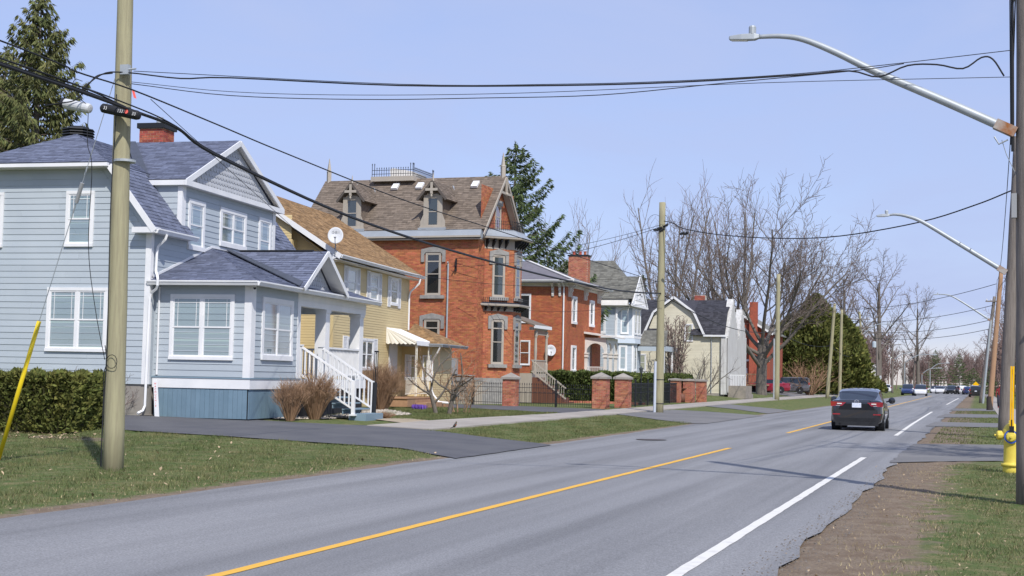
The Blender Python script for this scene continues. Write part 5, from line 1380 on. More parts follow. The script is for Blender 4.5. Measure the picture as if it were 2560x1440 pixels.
# ------------------------------------------------------------------ utility poles, lamps and cables
def smooth(pts, n=4):
    """Catmull-Rom through the points"""
    P = [V3(p) for p in pts]; P = [P[0] * 2 - P[1]] + P + [P[-1] * 2 - P[-2]]; out_ = []
    for i in range(1, len(P) - 2):
        for k in range(n):
            t = k / n; a, b, c, d = P[i - 1], P[i], P[i + 1], P[i + 2]
            out_.append(.5 * ((2 * b) + (c - a) * t + (2 * a - 5 * b + 4 * c - d) * t * t + (3 * b - a - 3 * c + d) * t ** 3))
    out_.append(P[-2]); return out_
def sag(a, b, s, n=18):
    a, b = V3(a), V3(b)
    return [a.lerp(b, i / n) - V3((0, 0, s * 4 * (i / n) * (1 - i / n))) for i in range(n + 1)]
def cable(name, pts, r, label, group=None, m='blackrub', cat='cable', n=6):
    b = MB(); b.tube(pts, r, n); return tag(b.build(name, MAT[m], smooth=True), label, cat, group)

def pole(name, label, base, top, r0, r1, m, group=None, extra=()):
    P = thing(name, label, 'utility pole', base, 0, group)
    d = V3(top) - V3(base); n = 14; rr = random.Random(int(base[1] * 10))
    b = MB(); b.tube([d * (i / n) + V3((rr.uniform(-.006, .006), rr.uniform(-.006, .006), -.3 if i == 0 else 0)) for i in range(n + 1)], [r0 + (r1 - r0) * i / n for i in range(n + 1)], 18)
    b.build('shaft', MAT[m], P, smooth=True)
    return P, d
GP = 'wooden utility poles along the road'
P1, d1 = pole('utility_pole', 'near greenish wooden utility pole on the lawn before the blue house', (-13.27, 19.97, .01), (-13.42, 20.0, 9.6), .168, .118, 'polegreen', GP)
c = MB(); c.tube(smooth([(-.10, -.155, 6.1), (-.09, -.165, 5.6), (-.12, -.17, 4.4), (-.10, -.17, 2.9), (-.08, -.175, 1.9), (-.11, -.175, .9), (-.11, -.18, .05)]), .009, 5); c.tube(smooth([(-.16, -.12, 2.0), (-.08, -.175, 1.72), (-.15, -.14, 1.55), (-.175, -.09, 1.2), (-.18, -.09, .05)]), .008, 5)
c.tube([(-.08 + .10 + .10 * cos(t), -.19, 1.74 + .11 * sin(t)) for t in np.linspace(0, 2 * pi, 14)], .006, 5); c.build('ground_wire', MAT['blackrub'], P1)
c = MB(); c.box(-.03, .12, -.19, -.10, 6.42, 6.58); c.tube([(.10, -.16, 6.50), (.24, -.14, 6.51)], .015, 6); c.build('cable_bracket', MAT['galv'], P1)
c = MB(); c.lathe([(.181, 0), (.181, .04)], (0, 0, 5.0), 18); c.build('strap', MAT['galv'], P1)
P2, d2 = pole('utility_pole', 'greenish wooden pole with pale conduit beside the pavement', (-13.93, 64.48, .13), (-13.90, 64.45, 9.85), .20, .145, 'polegreen', GP)
c = MB(); c.tube([(-.18, -.16, -.1), (-.17, -.15, 2.35)], .065, 10); c.build('conduit', mat('pale_blue_conduit', (.50, .55, .63), .5), P2)
for z in (.4, 1.5):
    c = MB(); c.lathe([(.21, 0), (.21, .035)], (0, 0, z), 16); c.build('strap', MAT['black'], P2)
for i, (x, z, t) in enumerate(((-.22, 8.43, 0), (.05, 8.42, .5), (.24, 8.62, .6), (-.05, 8.5, .4))):
    c = MB(); c.lathe([(.03, -.13), (.055, -.10), (.055, .10), (.03, .13)], (x, -.2, z), 8, axis=(1, 0, t)); c.build('splice', MAT['blackrub'], P2)
c = MB(); c.tube([(-.2 + .35 * cos(t) - .1, -.1, 8.75 + .4 * sin(t)) for t in np.linspace(.6, 5.2, 14)], .008, 4); c.tube([(.2 + .12 * cos(t), -.12, 8.85 + .25 * sin(t)) for t in np.linspace(-1.8, 1.6, 10)], .010, 4); c.build('drip_loop', MAT['blackrub'], P2)
P3, _ = pole('utility_pole', 'greenish pole on the verge in front of the big bare maple', (-15.63, 117.5, .20), (-15.56, 117.5, 10.5), .22, .16, 'polegreen', GP)
c = MB(); c.tube([(-.22, -.12, 0), (-.22, -.12, 5.0)], .07, 8); c.build('conduit', MAT['galv'], P3)
far_poles = [('P4', (-14.30, 145, .15), (-13.6, 145, 9.6), 'tall leaning pale pole left of the far pair beside the cedar'), ('P5', (-14.3, 158.4, .15), (-14.1, 158.4, 9.7), 'upright pale pole right of the pair beside the cedar'),
             ('P6', (-14.3, 196.9, .15), (-15.2, 196.9, 11.4), 'leaning pole with yellow guard and bracket lamp near the pink house'), ('P7', (-14.3, 221, .15), (-14.55, 221, 9.6), 'brown pole carrying a grey transformer and top crossarm'),
             ('P8', (-14.3, 259, .15), (-14.26, 259, 8.9), 'pole with a single crossarm in front of the tall bare elm'), ('P9', (-14.3, 297, .15), (-14.2, 297, 8.4), 'far pole with short crossarm behind the blue hatchback'),
             ('P10', (-14.3, 343.6, .15), (-13.8, 343.6, 10.3), 'thin far pole with top crossarm above the white car'), ('P11', (-13.6, 430, .1), (-13.5, 430, 8.5), 'small far pole left of the pair near the distant spruces'), ('P12', (-13.4, 520, .1), (-13.2, 520, 10), 'smallest far pole in front of the distant spruces')]
FP = {}
for k, b_, t_, lab in far_poles:
    FP[k], _ = pole('utility_pole', lab, b_, t_, .19, .14, 'polegreen' if k in ('P4', 'P5', 'P6') else 'polegrey', GP)
def crossarm(P, z, w, x=0):
    c = MB(); c.box(x - w / 2, x + w / 2, -.22, -.10, z - .06, z + .06); c.build('crossarm', MAT['polegrey'], P)
    q = MB(); q.lathe([(.03, 0), (.06, .05), (.05, .14), (.02, .18)], (0, -.16, z + .06), 8); me = q.mesh('insulator', MAT['offwhite'])
    for s in (-.42, -.15, .42): inst('insulator', me, P, loc=(x + s * w, 0, 0))
crossarm(FP['P6'], 10.2, 2.6, -.8); crossarm(FP['P6'], 9.1, 3.2, -.7); crossarm(FP['P7'], 9.2, 3.0, -.2); crossarm(FP['P8'], 8.5, 3.0); crossarm(FP['P9'], 8.1, 2.8); crossarm(FP['P10'], 9.8, 3.0, .5); crossarm(FP['P11'], 8.2, 2.4); crossarm(FP['P12'], 9.6, 2.4)
c = MB(); c.lathe([(.26, 0), (.30, .05), (.30, .8), (.22, .92), (.05, .95)], (-.55, -.1, 7.0), 14); c.build('transformer', mat('transformer_grey', (.45, .52, .56), .5), FP['P7'])
c = MB(); c.tube([(.05, -.26, 0), (.0, -.26, 2.6)], .09, 8); c.build('guy_guard', MAT['safety'], FP['P6'])

def lamp(name, label, arm, r0, r1, head_len, group, parent_loc=(0, 0, 0), post=None, mm='galv'):
    """bracket street lamp; arm = points from the pole to the head"""
    T = thing(name, label, 'street lamp', arm[0], 0, group); o = V3(arm[0])
    A = [p - o for p in smooth(arm, 5)]; n = len(A)
    b = MB(); b.tube(A, [r0 + (r1 - r0) * i / (n - 1) for i in range(n)], 10); b.build('arm', MAT[mm], T, smooth=True)
    c = MB(); c.bar(A[0], A[0] + (A[3] - A[0]).normalized() * .3, r0 * 2.1, r0 * 2.1); c.build('mounting_bracket', MAT['rust'], T)
    e = A[-1]; d = (A[-1] - A[-3]).normalized(); d.z *= .3; d.normalize(); s = d.cross(V3((0, 0, 1))).normalized(); u = s.cross(d); w = head_len * .33; h = head_len * .24
    def X(l, a, z): return e + d * l + s * a + u * z
    H_ = [(-.08, .25, -.22, .30), (.10, .42, -.45, .48), (.55, .5, -.42, .46), (.95, .40, -.30, .30), (1.0, .32, -.24, .2)]
    vs = []; fs = []
    for l, ww, zb, zt2 in H_: vs += [X(l * head_len, -ww * w, zb * h), X(l * head_len, ww * w, zb * h), X(l * head_len, ww * w * .85, zt2 * h), X(l * head_len, -ww * w * .85, zt2 * h)]
    for i in range(len(H_) - 1):
        for k in range(4): fs.append((i * 4 + k, i * 4 + (k + 1) % 4, i * 4 + 4 + (k + 1) % 4, i * 4 + 4 + k))
    fs += [(0, 1, 2, 3), tuple(range(len(vs) - 4, len(vs)))]
    b = MB(); b.add(vs, fs); b.build('lamp_head', MAT['galv'], T, bevel=.01)
    b = MB(); b.hexa([X(.35 * head_len, -.34 * w, -.52 * h), X(.92 * head_len, -.30 * w, -.40 * h), X(.92 * head_len, .30 * w, -.40 * h), X(.35 * head_len, .34 * w, -.52 * h), X(.35 * head_len, -.36 * w, -.42 * h), X(.92 * head_len, -.32 * w, -.30 * h), X(.92 * head_len, .32 * w, -.30 * h), X(.35 * head_len, .36 * w, -.42 * h)]); b.build('lens', MAT['lens'], T)
    b = MB(); b.lathe([(.055, 0), (.055, .10), (.045, .12), (.02, .125)], X(.18 * head_len, 0, .46 * h), 10, axis=u); b.build('photocell', MAT['galv'], T)
    if post:
        b = MB(); b.tube([V3(p) - o for p in post], .11, 10); b.build('post', MAT['galv'], T)
    return T
GL = 'street lamps on long curved arms'
T1 = lamp('street_lamp', 'large nearest street lamp on a long grey arm over the road', [(.50, 20.90, 5.18), (-.45, 20.88, 5.66), (-1.35, 20.87, 6.10), (-1.95, 20.86, 6.43), (-2.42, 20.86, 6.65), (-2.75, 20.86, 6.72), (-3.10, 20.86, 6.73)], .068, .032, .42, GL)
c = MB(); c.tube([(-.28, -.02, -.05), (-.22, -.03, -.16), (-.10, -.02, -.10)], .012, 5); c.tube([(-.18, 0, -.1), (-.12, .01, -.3), (.02, .02, -.62)], .005, 4); c.build('lamp_wire', MAT['galv'], T1)
lamp('street_lamp', 'second street lamp on the weathered pole beyond the hydrant', [(.86, 47.65, 5.25), (-.6, 47.62, 6.2), (-1.7, 47.6, 6.90), (-2.2, 47.6, 7.10), (-2.55, 47.6, 7.16), (-2.75, 47.6, 7.14)], .085, .035, .40, GL)
lamp('street_lamp', 'third street lamp on a straight metal post behind the orange pole', [(1.18, 143, 7.9), (-1.0, 143, 9.4), (-2.3, 143, 10.2), (-3.0, 143, 10.4), (-3.6, 143, 10.42)], .10, .05, .5, GL, post=[(.45, 143, .02), (1.18, 143, 8.0)])
lamp('street_lamp', 'bracket lamp on the leaning pole with the yellow guard', [(-14.9, 196.7, 8.2), (-13.5, 196.7, 9.3), (-12.6, 196.7, 9.7), (-11.6, 196.7, 9.72)], .09, .05, .8, GL)
lamp('street_lamp', 'far bracket lamp in front of the tall elm', [(-14.2, 258.8, 5.9), (-12.8, 258.8, 6.9), (-11.6, 258.8, 7.3)], .08, .05, .8, GL)
lamp('street_lamp', 'far lamp on the post behind the blue and white cars', [(-14.2, 297, 6.0), (-12, 297, 7.4), (-10.5, 297, 7.8), (-8.6, 297, 7.8)], .10, .06, .9, GL, post=[(-14.0, 297, 0), (-14.0, 297, 6.1)])
lamp('street_lamp', 'distant lamp post left of the far pair by the spruces', [(-12.4, 345, 4.2), (-10.8, 345, 5.4), (-8.8, 345, 5.7)], .10, .06, .9, GL, post=[(-12.4, 345, 0), (-12.4, 345, 4.3)])
lamp('street_lamp', 'distant lamp post right of the far pair by the spruces', [(-11.4, 372, 5.6), (-9.6, 372, 7.0), (-7.6, 372, 7.3)], .10, .06, .9, GL, post=[(-11.4, 372, 0), (-11.4, 372, 5.7)])
R1, _ = pole('utility_pole', 'dark weathered pole at the road edge carrying the nearest lamp', (.655, 20.95, .02), (.66, 20.95, 9.9), .165, .135, 'polegrey', GP)
c = MB(); c.tube([(.06, -.165, 0), (.05, -.165, 3.9)], .062, 12); c.build('conduit', MAT['galv'], R1, smooth=True)
c = MB(); c.tube([(.06, -.165, .12), (.058, -.165, 1.05)], .0645, 12); c.build('conduit_sleeve', MAT['rust'], R1, smooth=True)
c = MB(); c.lathe([(.075, -.3), (.075, .1)], (.06, -.165, .0), 12); c.build('conduit_foot', MAT['white'], R1)
for z in (.32, 1.35, 2.35):
    c = MB(); c.box(-.02, .13, -.24, -.15, z, z + .03); c.build('strap', MAT['galv'], R1)
c = MB(); c.tube([(-.19, -.03, 4.9), (-.195, -.03, 7.5), (-.20, -.03, 9.4)], .022, 8); c.tube([(-.215, .0, 5.0), (-.225, 0, 7.2), (-.21, 0, 9.4)], .008, 5); c.tube(smooth([(-.17, -.05, 6.45), (-.19, -.08, 6.9), (-.13, -.1, 7.4), (-.15, -.1, 9)]), .008, 5); c.build('riser', MAT['blackrub'], R1)
c = MB(); c.box(-.21, -.14, -.12, 0, 3.96, 4.30); c.build('junction_box', MAT['grey'], R1)
R2, _ = pole('utility_pole', 'thick weathered pole behind the yellow hydrant marker', (.80, 47.7, .02), (1.24, 47.7, 9.6), .225, .15, 'polegrey', GP)
R3, _ = pole('utility_pole', 'orange brown cedar pole with dark foot on the right verge', (.75, 102, .02), (1.52, 102, 9.6), .19, .14, 'poleorange', GP)
c = MB(); c.tube([(.0, 0, -.2), (.01, 0, .95)], .215, 14); c.build('tar_wrap', mat('tar_wrap', (.06, .05, .045), .9), R3)
R4, _ = pole('utility_pole', 'grey wooden pole directly behind the straight metal lamp post', (.25, 146, .02), (1.55, 146, 10.4), .20, .15, 'polegrey', GP)
crossarm(R4, 9.9, 1.5, 1.2)

GC = 'overhead cables along the left poles'
cable('overhead_cable', smooth([(-12.7, -22, 6.6), (-13.0, 5, 5.9), (-13.02, 16.7, 5.86), (-13.06, 19.75, 5.83), (-13.12, 21.26, 5.80), (-13.2, 22.66, 5.57), (-13.3, 27.48, 5.20), (-13.4, 32.1, 5.04), (-13.5, 38.26, 4.98), (-13.65, 46.9, 5.02), (-13.8, 56.1, 5.21), (-13.85, 62.6, 5.50), (-13.9, 64.3, 5.60)], 6), .026, 'thick black cable bundle sagging from the near pole to the second pole', GC)
cable('overhead_cable', smooth([(-12.7, -22, 6.7), (-13.0, 5, 6.02), (-13.04, 16.7, 5.95), (-13.04, 19.75, 5.90), (-13.1, 21.2, 5.82), (-13.2, 22.7, 5.60), (-13.3, 27.5, 5.225), (-13.4, 32.1, 5.065), (-13.5, 38.3, 5.005), (-13.65, 46.9, 5.045), (-13.8, 56.1, 5.235), (-13.87, 64.3, 5.63)], 6), .012, 'thin strand lashed above the thick black cable bundle', GC)
for k, (dz, dx) in enumerate(((.05, .03), (-.045, .02), (.01, -.03))):
    cable('overhead_cable', smooth([(-12.7 + dx, -22, 6.62 + dz), (-13.0 + dx, 5, 5.92 + dz), (-13.05 + dx, 15.5, 5.9 + dz), (-13.05 + dx, 18.2, 5.9 + dz * .6), (-13.05, 19.6, 5.85)], 6), .012, ('upper', 'lower', 'rear')[k] + ' loose black cable running left from the near pole', GC)
cable('overhead_cable', smooth([(-12.7, -22, 7.0), (-13.0, 5, 6.35), (-13.05, 16.7, 6.20), (-13.05, 18.23, 6.14), (-13.07, 19.8, 6.17), (-13.15, 22.6, 6.11), (-13.2, 25.5, 6.02), (-13.35, 32.0, 5.90), (-13.5, 40.1, 5.95), (-13.7, 52.6, 6.02), (-13.85, 63.3, 6.08)], 5), .013, 'single upper black cable with clips over the near pole', GC)
cable('overhead_cable', smooth([(-13.1, 20.4, 6.13), (-15.5, 29, 5.5), (-20, 42, 5.3), (-22.25, 48.6, 5.66)], 6), .006, 'thin service wire dropping to the corner of the yellow house', GC)
GX_ = 'cables crossing the road to the near lamp pole'
cable('overhead_cable', smooth([(-13.9, 19.5, 6.08), (-13.6, 19.7, 6.42), (-13.2, 19.8, 6.46), (-12.3, 20.0, 6.36), (-11.44, 20.09, 6.35), (-8.56, 20.27, 6.13), (-6.01, 20.44, 6.05), (-4.19, 20.55, 6.04), (-2.45, 20.67, 6.09), (-1.75, 20.7, 6.12), (-1.35, 20.72, 6.02), (-.95, 20.75, 6.17), (-.55, 20.78, 6.17), (-.2, 20.8, 6.10), (.05, 20.82, 6.25), (.2, 20.83, 6.22), (.35, 20.86, 5.98)], 4), .013, 'looping thick black cable crossing the road below its messenger wire', GX_)
cable('overhead_cable', smooth([(-13.12, 19.9, 6.50), (-8.56, 20.27, 6.15), (-6.01, 20.44, 6.07), (-4.19, 20.55, 6.06), (-2.45, 20.67, 6.11), (-1.11, 20.75, 6.205), (.46, 20.85, 6.34)], 5), .006, 'topmost thin messenger wire crossing the road', GX_)
cable('overhead_cable', smooth([(-13.2, 19.98, 6.31), (-11.43, 20.09, 6.06), (-9.21, 20.23, 5.93), (-7.26, 20.36, 5.895), (-5.39, 20.48, 5.885), (-3.6, 20.59, 6.0), (-1.7, 20.7, 6.12), (-1.0, 20.75, 6.2)], 5), .007, 'lower wire crossing the road that joins the messenger at the lamp', GX_)
cable('overhead_cable', smooth([(-13.2, 19.98, 6.34), (-11.4, 20.09, 6.12), (-9.22, 20.23, 6.0), (-6.5, 20.4, 5.95), (-3.02, 20.63, 5.99), (.46, 20.85, 5.96)], 5), .005, 'thin straight wire reaching the dark pole below the messenger', GX_)
cable('overhead_cable', smooth([(-13.75, 64.2, 8.95), (-13.2, 63.6, 8.78), (-12.57, 62.92, 8.45), (-10.53, 60.59, 7.91), (-7.52, 57.14, 7.38), (-4.90, 54.14, 7.14), (-1.90, 50.70, 7.24), (-.06, 48.60, 7.55), (1.0, 47.55, 7.85)], 5), .022, 'black cable slung from the second pole across the road', 'cables crossing the road from the second pole')
c = MB()
for x in (-12.62, -12.45):
    c = MB(); c.lathe([(.03, -.12), (.06, -.08), (.06, .08), (.03, .12)], (x, 62.8, 8.22), 8, axis=(1, 0, .3)); tag(c.build('splice', MAT['blackrub']), 'small black splice ' + ('left' if x < -12.5 else 'right') + ' half hanging under the cable from the second pole', 'splice', 'splices under the road cable')
cable('overhead_cable', sag((-13.9, 64.7, 5.6), (-15.6, 117.3, 5.85), .75), .022, 'black cable running from the second pole to the pole by the maple', GC)
cable('overhead_cable', sag((-15.6, 117.6, 5.8), (-14.0, 145, 5.4), .5), .022, 'black cable from the pole by the maple to the leaning pole', GC)
cable('overhead_cable', sag((-14.0, 145, 5.4), (-14.7, 196.8, 6.0), .9), .03, 'far black cable beyond the leaning pole', GC)
cable('overhead_cable', sag((-13.9, 64.3, 8.8), (-24.8, 66.5, 7.5), .35), .010, 'upper service cable from the second pole to the brick villa', 'service cables to the brick houses')
cable('overhead_cable', sag((-13.95, 64.3, 8.7), (-25.0, 66.5, 7.1), .45), .012, 'lower twisted service cable from the second pole to the brick villa', 'service cables to the brick houses')
cable('overhead_cable', sag((-13.95, 64.4, 6.25), (-24.4, 88.0, 7.6), .5), .010, 'service cable from the second pole to the red orange brick house', 'service cables to the brick houses')
cable('overhead_cable', sag((-13.95, 64.2, 6.15), (-22.3, 49.2, 5.75), .5), .009, 'service cable from the second pole to the eaves of the yellow house', 'service cables to the brick houses')
cable('overhead_cable', sag((-13.6, 64.0, 5.3), (-24.6, 66.4, 5.4), .55), .008, 'low thin wire from the second pole across the front of the brick villa', 'service cables to the brick houses')
for k, (z0, z1) in enumerate(((9.3, 9.3), (8.5, 8.5), (7.6, 7.7), (6.9, 7.1))):
    cable('overhead_cable', sag((-14.4, 150 + k * 22, z0 + k * .5), (1.3, 112 + k * 26, z1 + k * .6), .6), .022 + .004 * k, ('highest', 'second highest', 'third', 'lowest') [k] + ' far wire crossing the open sky above the road', 'far wires crossing above the road')
for k, (dx, z) in enumerate(((-.25, 8.9), (.1, 8.7), (.3, 9.1))):
    cable('overhead_cable', sag((.66 + dx * .4, 21, 9.2 - .1 * k), (1.2 + dx, 47.7, z), .7) + sag((1.2 + dx, 47.7, z), (1.5 + dx, 102, z), 1.0)[1:] + sag((1.5 + dx, 102, z), (1.6 + dx, 146, z + .6), .8)[1:], .013, ('left', 'middle', 'right')[k] + ' one of the wires strung along the right-hand poles', 'wires along the right-hand poles')
# splice cases on the near pole
s = thing('splice_case', 'black cable splice case with white marks and a red dot', 'splice case', (-13.22, 19.72, 5.80))
ax = V3((.67, 0, -.15)); b = MB(); b.lathe([(.045, -.37), (.075, -.34), (.078, -.30), (.078, .32), (.065, .36), (.03, .38)], (0, 0, 0), 16, axis=ax); b.build('case', MAT['blackrub'], s, smooth=False)
def words(txt, parent, loc, rot, size, m, name='lettering'):
    o = inst(name, text_mesh(txt, size, MAT[m]), parent); o.location = loc; o.rotation_euler = rot; return o
for t, x in (('33', -.24), ('1337', .06), ('33', .30)): words(t, s, (x, -.082, -.02 - x * .22), (pi / 2, rad(12), 0), .075, 'white')
b = MB(); b.lathe([(.034, 0), (.034, .004)], (.165, -.082, -.02), 14, axis=(0, -1, 0)); b.build('dot', MAT['coral'], s)
s = thing('splice_case', 'pale grey cylindrical splice case hanging left of the near pole', 'splice case', (-14.06, 19.75, 5.93)); b = MB(); b.lathe([(.085, -.25), (.085, .21), (.07, .25), (.03, .26)], (0, 0, 0), 16, axis=(.55, 0, -.12)); b.build('case', MAT['dish'], s, smooth=False)
b = MB(); b.lathe([(.088, -.30), (.088, -.24)], (0, 0, 0), 16, axis=(.55, 0, -.12)); b.build('cap', MAT['blackrub'], s); b = MB(); b.lathe([(.0875, .10), (.0875, .13)], (0, 0, 0), 16, axis=(.55, 0, -.12)); b.build('band', MAT['galv'], s)
cable('hanging_wire', smooth([(-13.85, 19.75, 5.84), (-13.84, 19.75, 5.3), (-13.76, 19.78, 4.9), (-13.78, 19.8, 3.6), (-13.62, 19.82, 2.6), (-13.42, 19.84, 1.78)], 6), .006, 'slack black wire hanging from the grey splice case to the pole', None)
cable('wire_loop', smooth([(-14.6, 19.6, 5.93), (-14.3, 19.6, 5.96), (-14.02, 19.65, 6.02), (-13.85, 19.7, 6.25), (-13.7, 19.75, 6.42), (-13.45, 19.8, 6.46)], 6), .011, 'bent black cable loop rising to the near pole', None)
cable('wire_loop', smooth([(-13.95, 19.7, 6.33), (-14.08, 19.68, 6.36), (-14.12, 19.68, 6.22), (-13.98, 19.68, 6.05), (-13.86, 19.7, 5.95)], 6), .006, 'small teardrop wire loop between the two near cables', None)
b = MB(); b.prism([(-13.02, 19.72, 6.14), (-12.97, 19.72, 6.12), (-12.93, 19.72, 6.0), (-12.98, 19.72, 6.02)], (0, .004, 0)); tag(b.build('marker_ribbon', MAT['coral']), 'short red marker ribbon tied to the upper cable', 'ribbon')
g0, g1 = V3((-16.16, 20.77, .02)), V3((-13.45, 19.9, 6.45)); dv = (g1 - g0)
gw = thing('guy_wire', 'grey steel guy wire with yellow guard left of the near pole', 'guy wire', g0)
b = MB(); b.tube([dv * .36, dv * .68], .007, 6); b.tube([dv * .73, dv], .006, 6); b.build('strand', MAT['galv'], gw); b = MB(); b.tube([V3((-.01, 0, -.2)), dv * .372], .038, 10); b.build('guard', MAT['safety'], gw, smooth=True); b = MB(); b.tube([dv * .68, dv * .73], .035, 8); b.build('insulator', MAT['grey'], gw); b = MB(); b.tube([dv * .655, dv * .675], .014, 6); b.tube([dv * .75, dv * .77], .014, 6); b.build('clamp', MAT['galv'], gw)

# ------------------------------------------------------------------ hydrant
hy = thing('fire_hydrant', 'yellow fire hydrant with blue ring and tall amber marker', 'hydrant', (.60, 28.51, .02))
b = MB(); b.lathe([(.16, -.2), (.16, .10), (.155, .12), (.19, .13), (.19, .17), (.15, .18), (.145, .2), (.138, .62), (.15, .66), (.16, .70), (.16, .78), (.14, .84), (.10, .90), (.05, .93), (.05, .98), (.02, .985)], (0, 0, 0), 20); b.build('barrel', MAT['hydrant'], hy, smooth=True)
b = MB()
for k in range(10): b.lathe([(.014, -.03), (.014, .03)], (.172 * cos(k * pi / 5), .172 * sin(k * pi / 5), .15), 6)
b.build('flange_bolts', MAT['hydrant'], hy, kind='stuff')
for s, nm in ((-1, 'side_nozzle'), (1, 'side_nozzle')):
    b = MB(); b.lathe([(.06, .10), (.06, .17), (.085, .175), (.085, .25), (.06, .27), (.02, .275), (.02, .31), (.005, .312)], (0, 0, .70), 12, axis=(s, -.15, 0)); b.build(nm, MAT['hydrant'], hy, smooth=False)
b = MB(); b.lathe([(.08, .10), (.08, .18), (.10, .185), (.075, .22), (.02, .23), (.02, .26)], (0, 0, .68), 14, axis=(-.05, -1, 0)); b.build('pumper_nozzle', MAT['hydrant'], hy)
b = MB(); b.lathe([(.085, .172), (.125, .172), (.125, .182), (.085, .182)], (0, 0, .68), 20, axis=(-.05, -1, 0)); b.build('ring', MAT['blue'], hy)
b = MB(); b.prism([(-.035, -.20, .86), (.035, -.20, .86), (.052, -.20, 2.0), (-.018, -.20, 2.0)], (0, .03, 0)); b.build('marker_rod', MAT['orangeyel'], hy); b = MB(); b.box(-.042, .042, -.215, -.16, .76, .88); b.tube([(0, -.21, .88), (0, -.205, 1.0)], .01, 5); b.build('marker_spring', MAT['black'], hy)
b = MB(); b.prism([(-.004, -.204, .9), (.004, -.204, .9), (.019, -.204, 2.0), (.011, -.204, 2.0)], (0, .002, 0)); b.build('marker_stripe', MAT['rust'], hy)

# ------------------------------------------------------------------ piers, iron fences, small things
def pier(label, x, y, w, h, tp=.22, cap=.10):
    z = gz(x, y); P = thing('brick_pier', label, 'gate pier', (x, y, z), 0, 'brick gate piers')
    k = w / 2; b = MB(); b.box(-k + .012, k - .012, -k + .012, k - .012, -.2, h); b.build('core', MAT['mortar2'], P); bb = []; M = rootM(P)
    brick_wall(Wall((0, -k + .012, 0), (1, 0, 0), (0, -1, 0)), -k, k, 0, h, bb, proud=.012); brick_wall(Wall((k - .012, 0, 0), (0, 1, 0), (1, 0, 0)), -k, k, 0, h, bb, proud=.012); brick_wall(Wall((-k + .012, 0, 0), (0, -1, 0), (-1, 0, 0)), -k, k, 0, h, bb, proud=.012)
    finish(bb, 'brick', 'bricks', MAT['brickpier'], P, M, 300)
    c = MB(); o = .07; c.box(-k - o, k + o, -k - o, k + o, h, h + cap); n = h + cap
    c.add([(-k - o, -k - o, n), (k + o, -k - o, n), (k + o, k + o, n), (-k - o, k + o, n), (0, 0, n + tp)], [(0, 1, 4), (1, 2, 4), (2, 3, 4), (3, 0, 4)]); c.build('cap', MAT['concrete'], P)
    return V3((x, y, z))
A_ = pier('brick pier standing alone in the middle of the long iron fence', -20.89, 63.75, .62, 1.27)
B_ = pier('brick gate pier left of the walkway, at the street end of the hedge', -17.21, 66.45, .70, 1.42)
C_ = pier('brick gate pier right of the walkway, with a dark gap beside the hedge', -16.96, 69.9, .70, 1.42)
D_ = pier('left brick pier of the far trio behind the pale pole', -17.92, 87.6, .64, 1.36, .05)
E_ = pier('middle brick pier of the far trio with white stains', -17.5, 89.9, .66, 1.36, .05)
F_ = pier('right brick pier of the far trio in front of the pale yellow house', -17.1, 92.0, .60, 1.36, .05)
ur = thing('garden_urn', 'dark brown garden urn between the far brick piers', 'urn', (-17.75, 88.8, gz(-17.7, 88.8))); b = MB(); b.lathe([(.22, 0), (.22, .5), (.05, .56), (.05, .66), (.3, .86), (.34, .9), (.3, .9), (.05, .8)], (0, 0, 0), 12); b.build('bowl', MAT['doorbrown'], ur, smooth=True)
def fence(label, a, b_, h, step, fancy=True, posts=(.5,), r=.009):
    a, b_ = V3(a), V3(b_); L_ = (b_ - a).length; d = (b_ - a).normalized(); F = thing('iron_fence', label, 'fence', a, 0, 'black iron fences'); a0 = V3((0, 0, 0)); fl = V3((d.x, d.y, 0))
    m_ = MB(); m_.tube([(0, 0, -.02), (0, 0, h)], r, 4); m_.lathe([(.002, h - .02), (.026, h + .02), (.002, h + .10)], (0, 0, 0), 4); me = m_.mesh('picket', MAT['black'])
    m_ = MB(); m_.tube([(0, 0, h * .12), (0, 0, h * .60)], r * .8, 4); m_.lathe([(.002, h * .6), (.02, h * .63), (.002, h * .70)], (0, 0, 0), 4); me2 = m_.mesh('short_picket', MAT['black'])
    n = int(L_ / step)
    zz = lambda t: gz(a.x + d.x * t, a.y + d.y * t) - a.z + .05
    for i in range(n):
        t = (i + .5) * L_ / n; inst('picket', me, F, loc=(d.x * t, d.y * t, zz(t)))
        if fancy and i % 2 == 0 and i < n * .45: inst('short_picket', me2, F, loc=(d.x * (t + step / 2), d.y * (t + step / 2), zz(t)))
    for hz in (.12, .62, .86):
        q = MB(); q.tube([(d.x * t, d.y * t, zz(t) + h * hz) for t in np.linspace(0, L_, 6)], .012, 4); q.build('rail', MAT['black'], F)
    for p in posts:
        t = p * L_; q = MB(); q.box(d.x * t - .035, d.x * t + .035, d.y * t - .035, d.y * t + .035, zz(t) - .1, zz(t) + h + .22); q.lathe([(.045, 0), (.05, .03), (.01, .07)], (d.x * t, d.y * t, zz(t) + h + .22), 6); q.build('post', MAT['black'], F)
fence('black iron spear fence between the bare shrub and the lone brick pier', (-25.6, 66.2, gz(-25.6, 66.2)), (-21.2, 63.85, gz(-21.2, 63.85)), .98, .125, True, (.55,))
fence('black iron fence in front of the long clipped hedge', (-20.55, 63.9, gz(-20.5, 63.9)), (-17.55, 66.2, gz(-17.5, 66.2)), .98, .115, True, (.5,))
fence('black iron fence running from the gate pier to the far brick trio', (-17.0, 70.3, gz(-17, 70.3)), (-17.75, 87.2, gz(-17.7, 87.2)), 1.1, .16, False, (.18, .40, .62, .84), .011)
b = MB(); b.box(-.25, .25, -.25, .25, 0, .12)
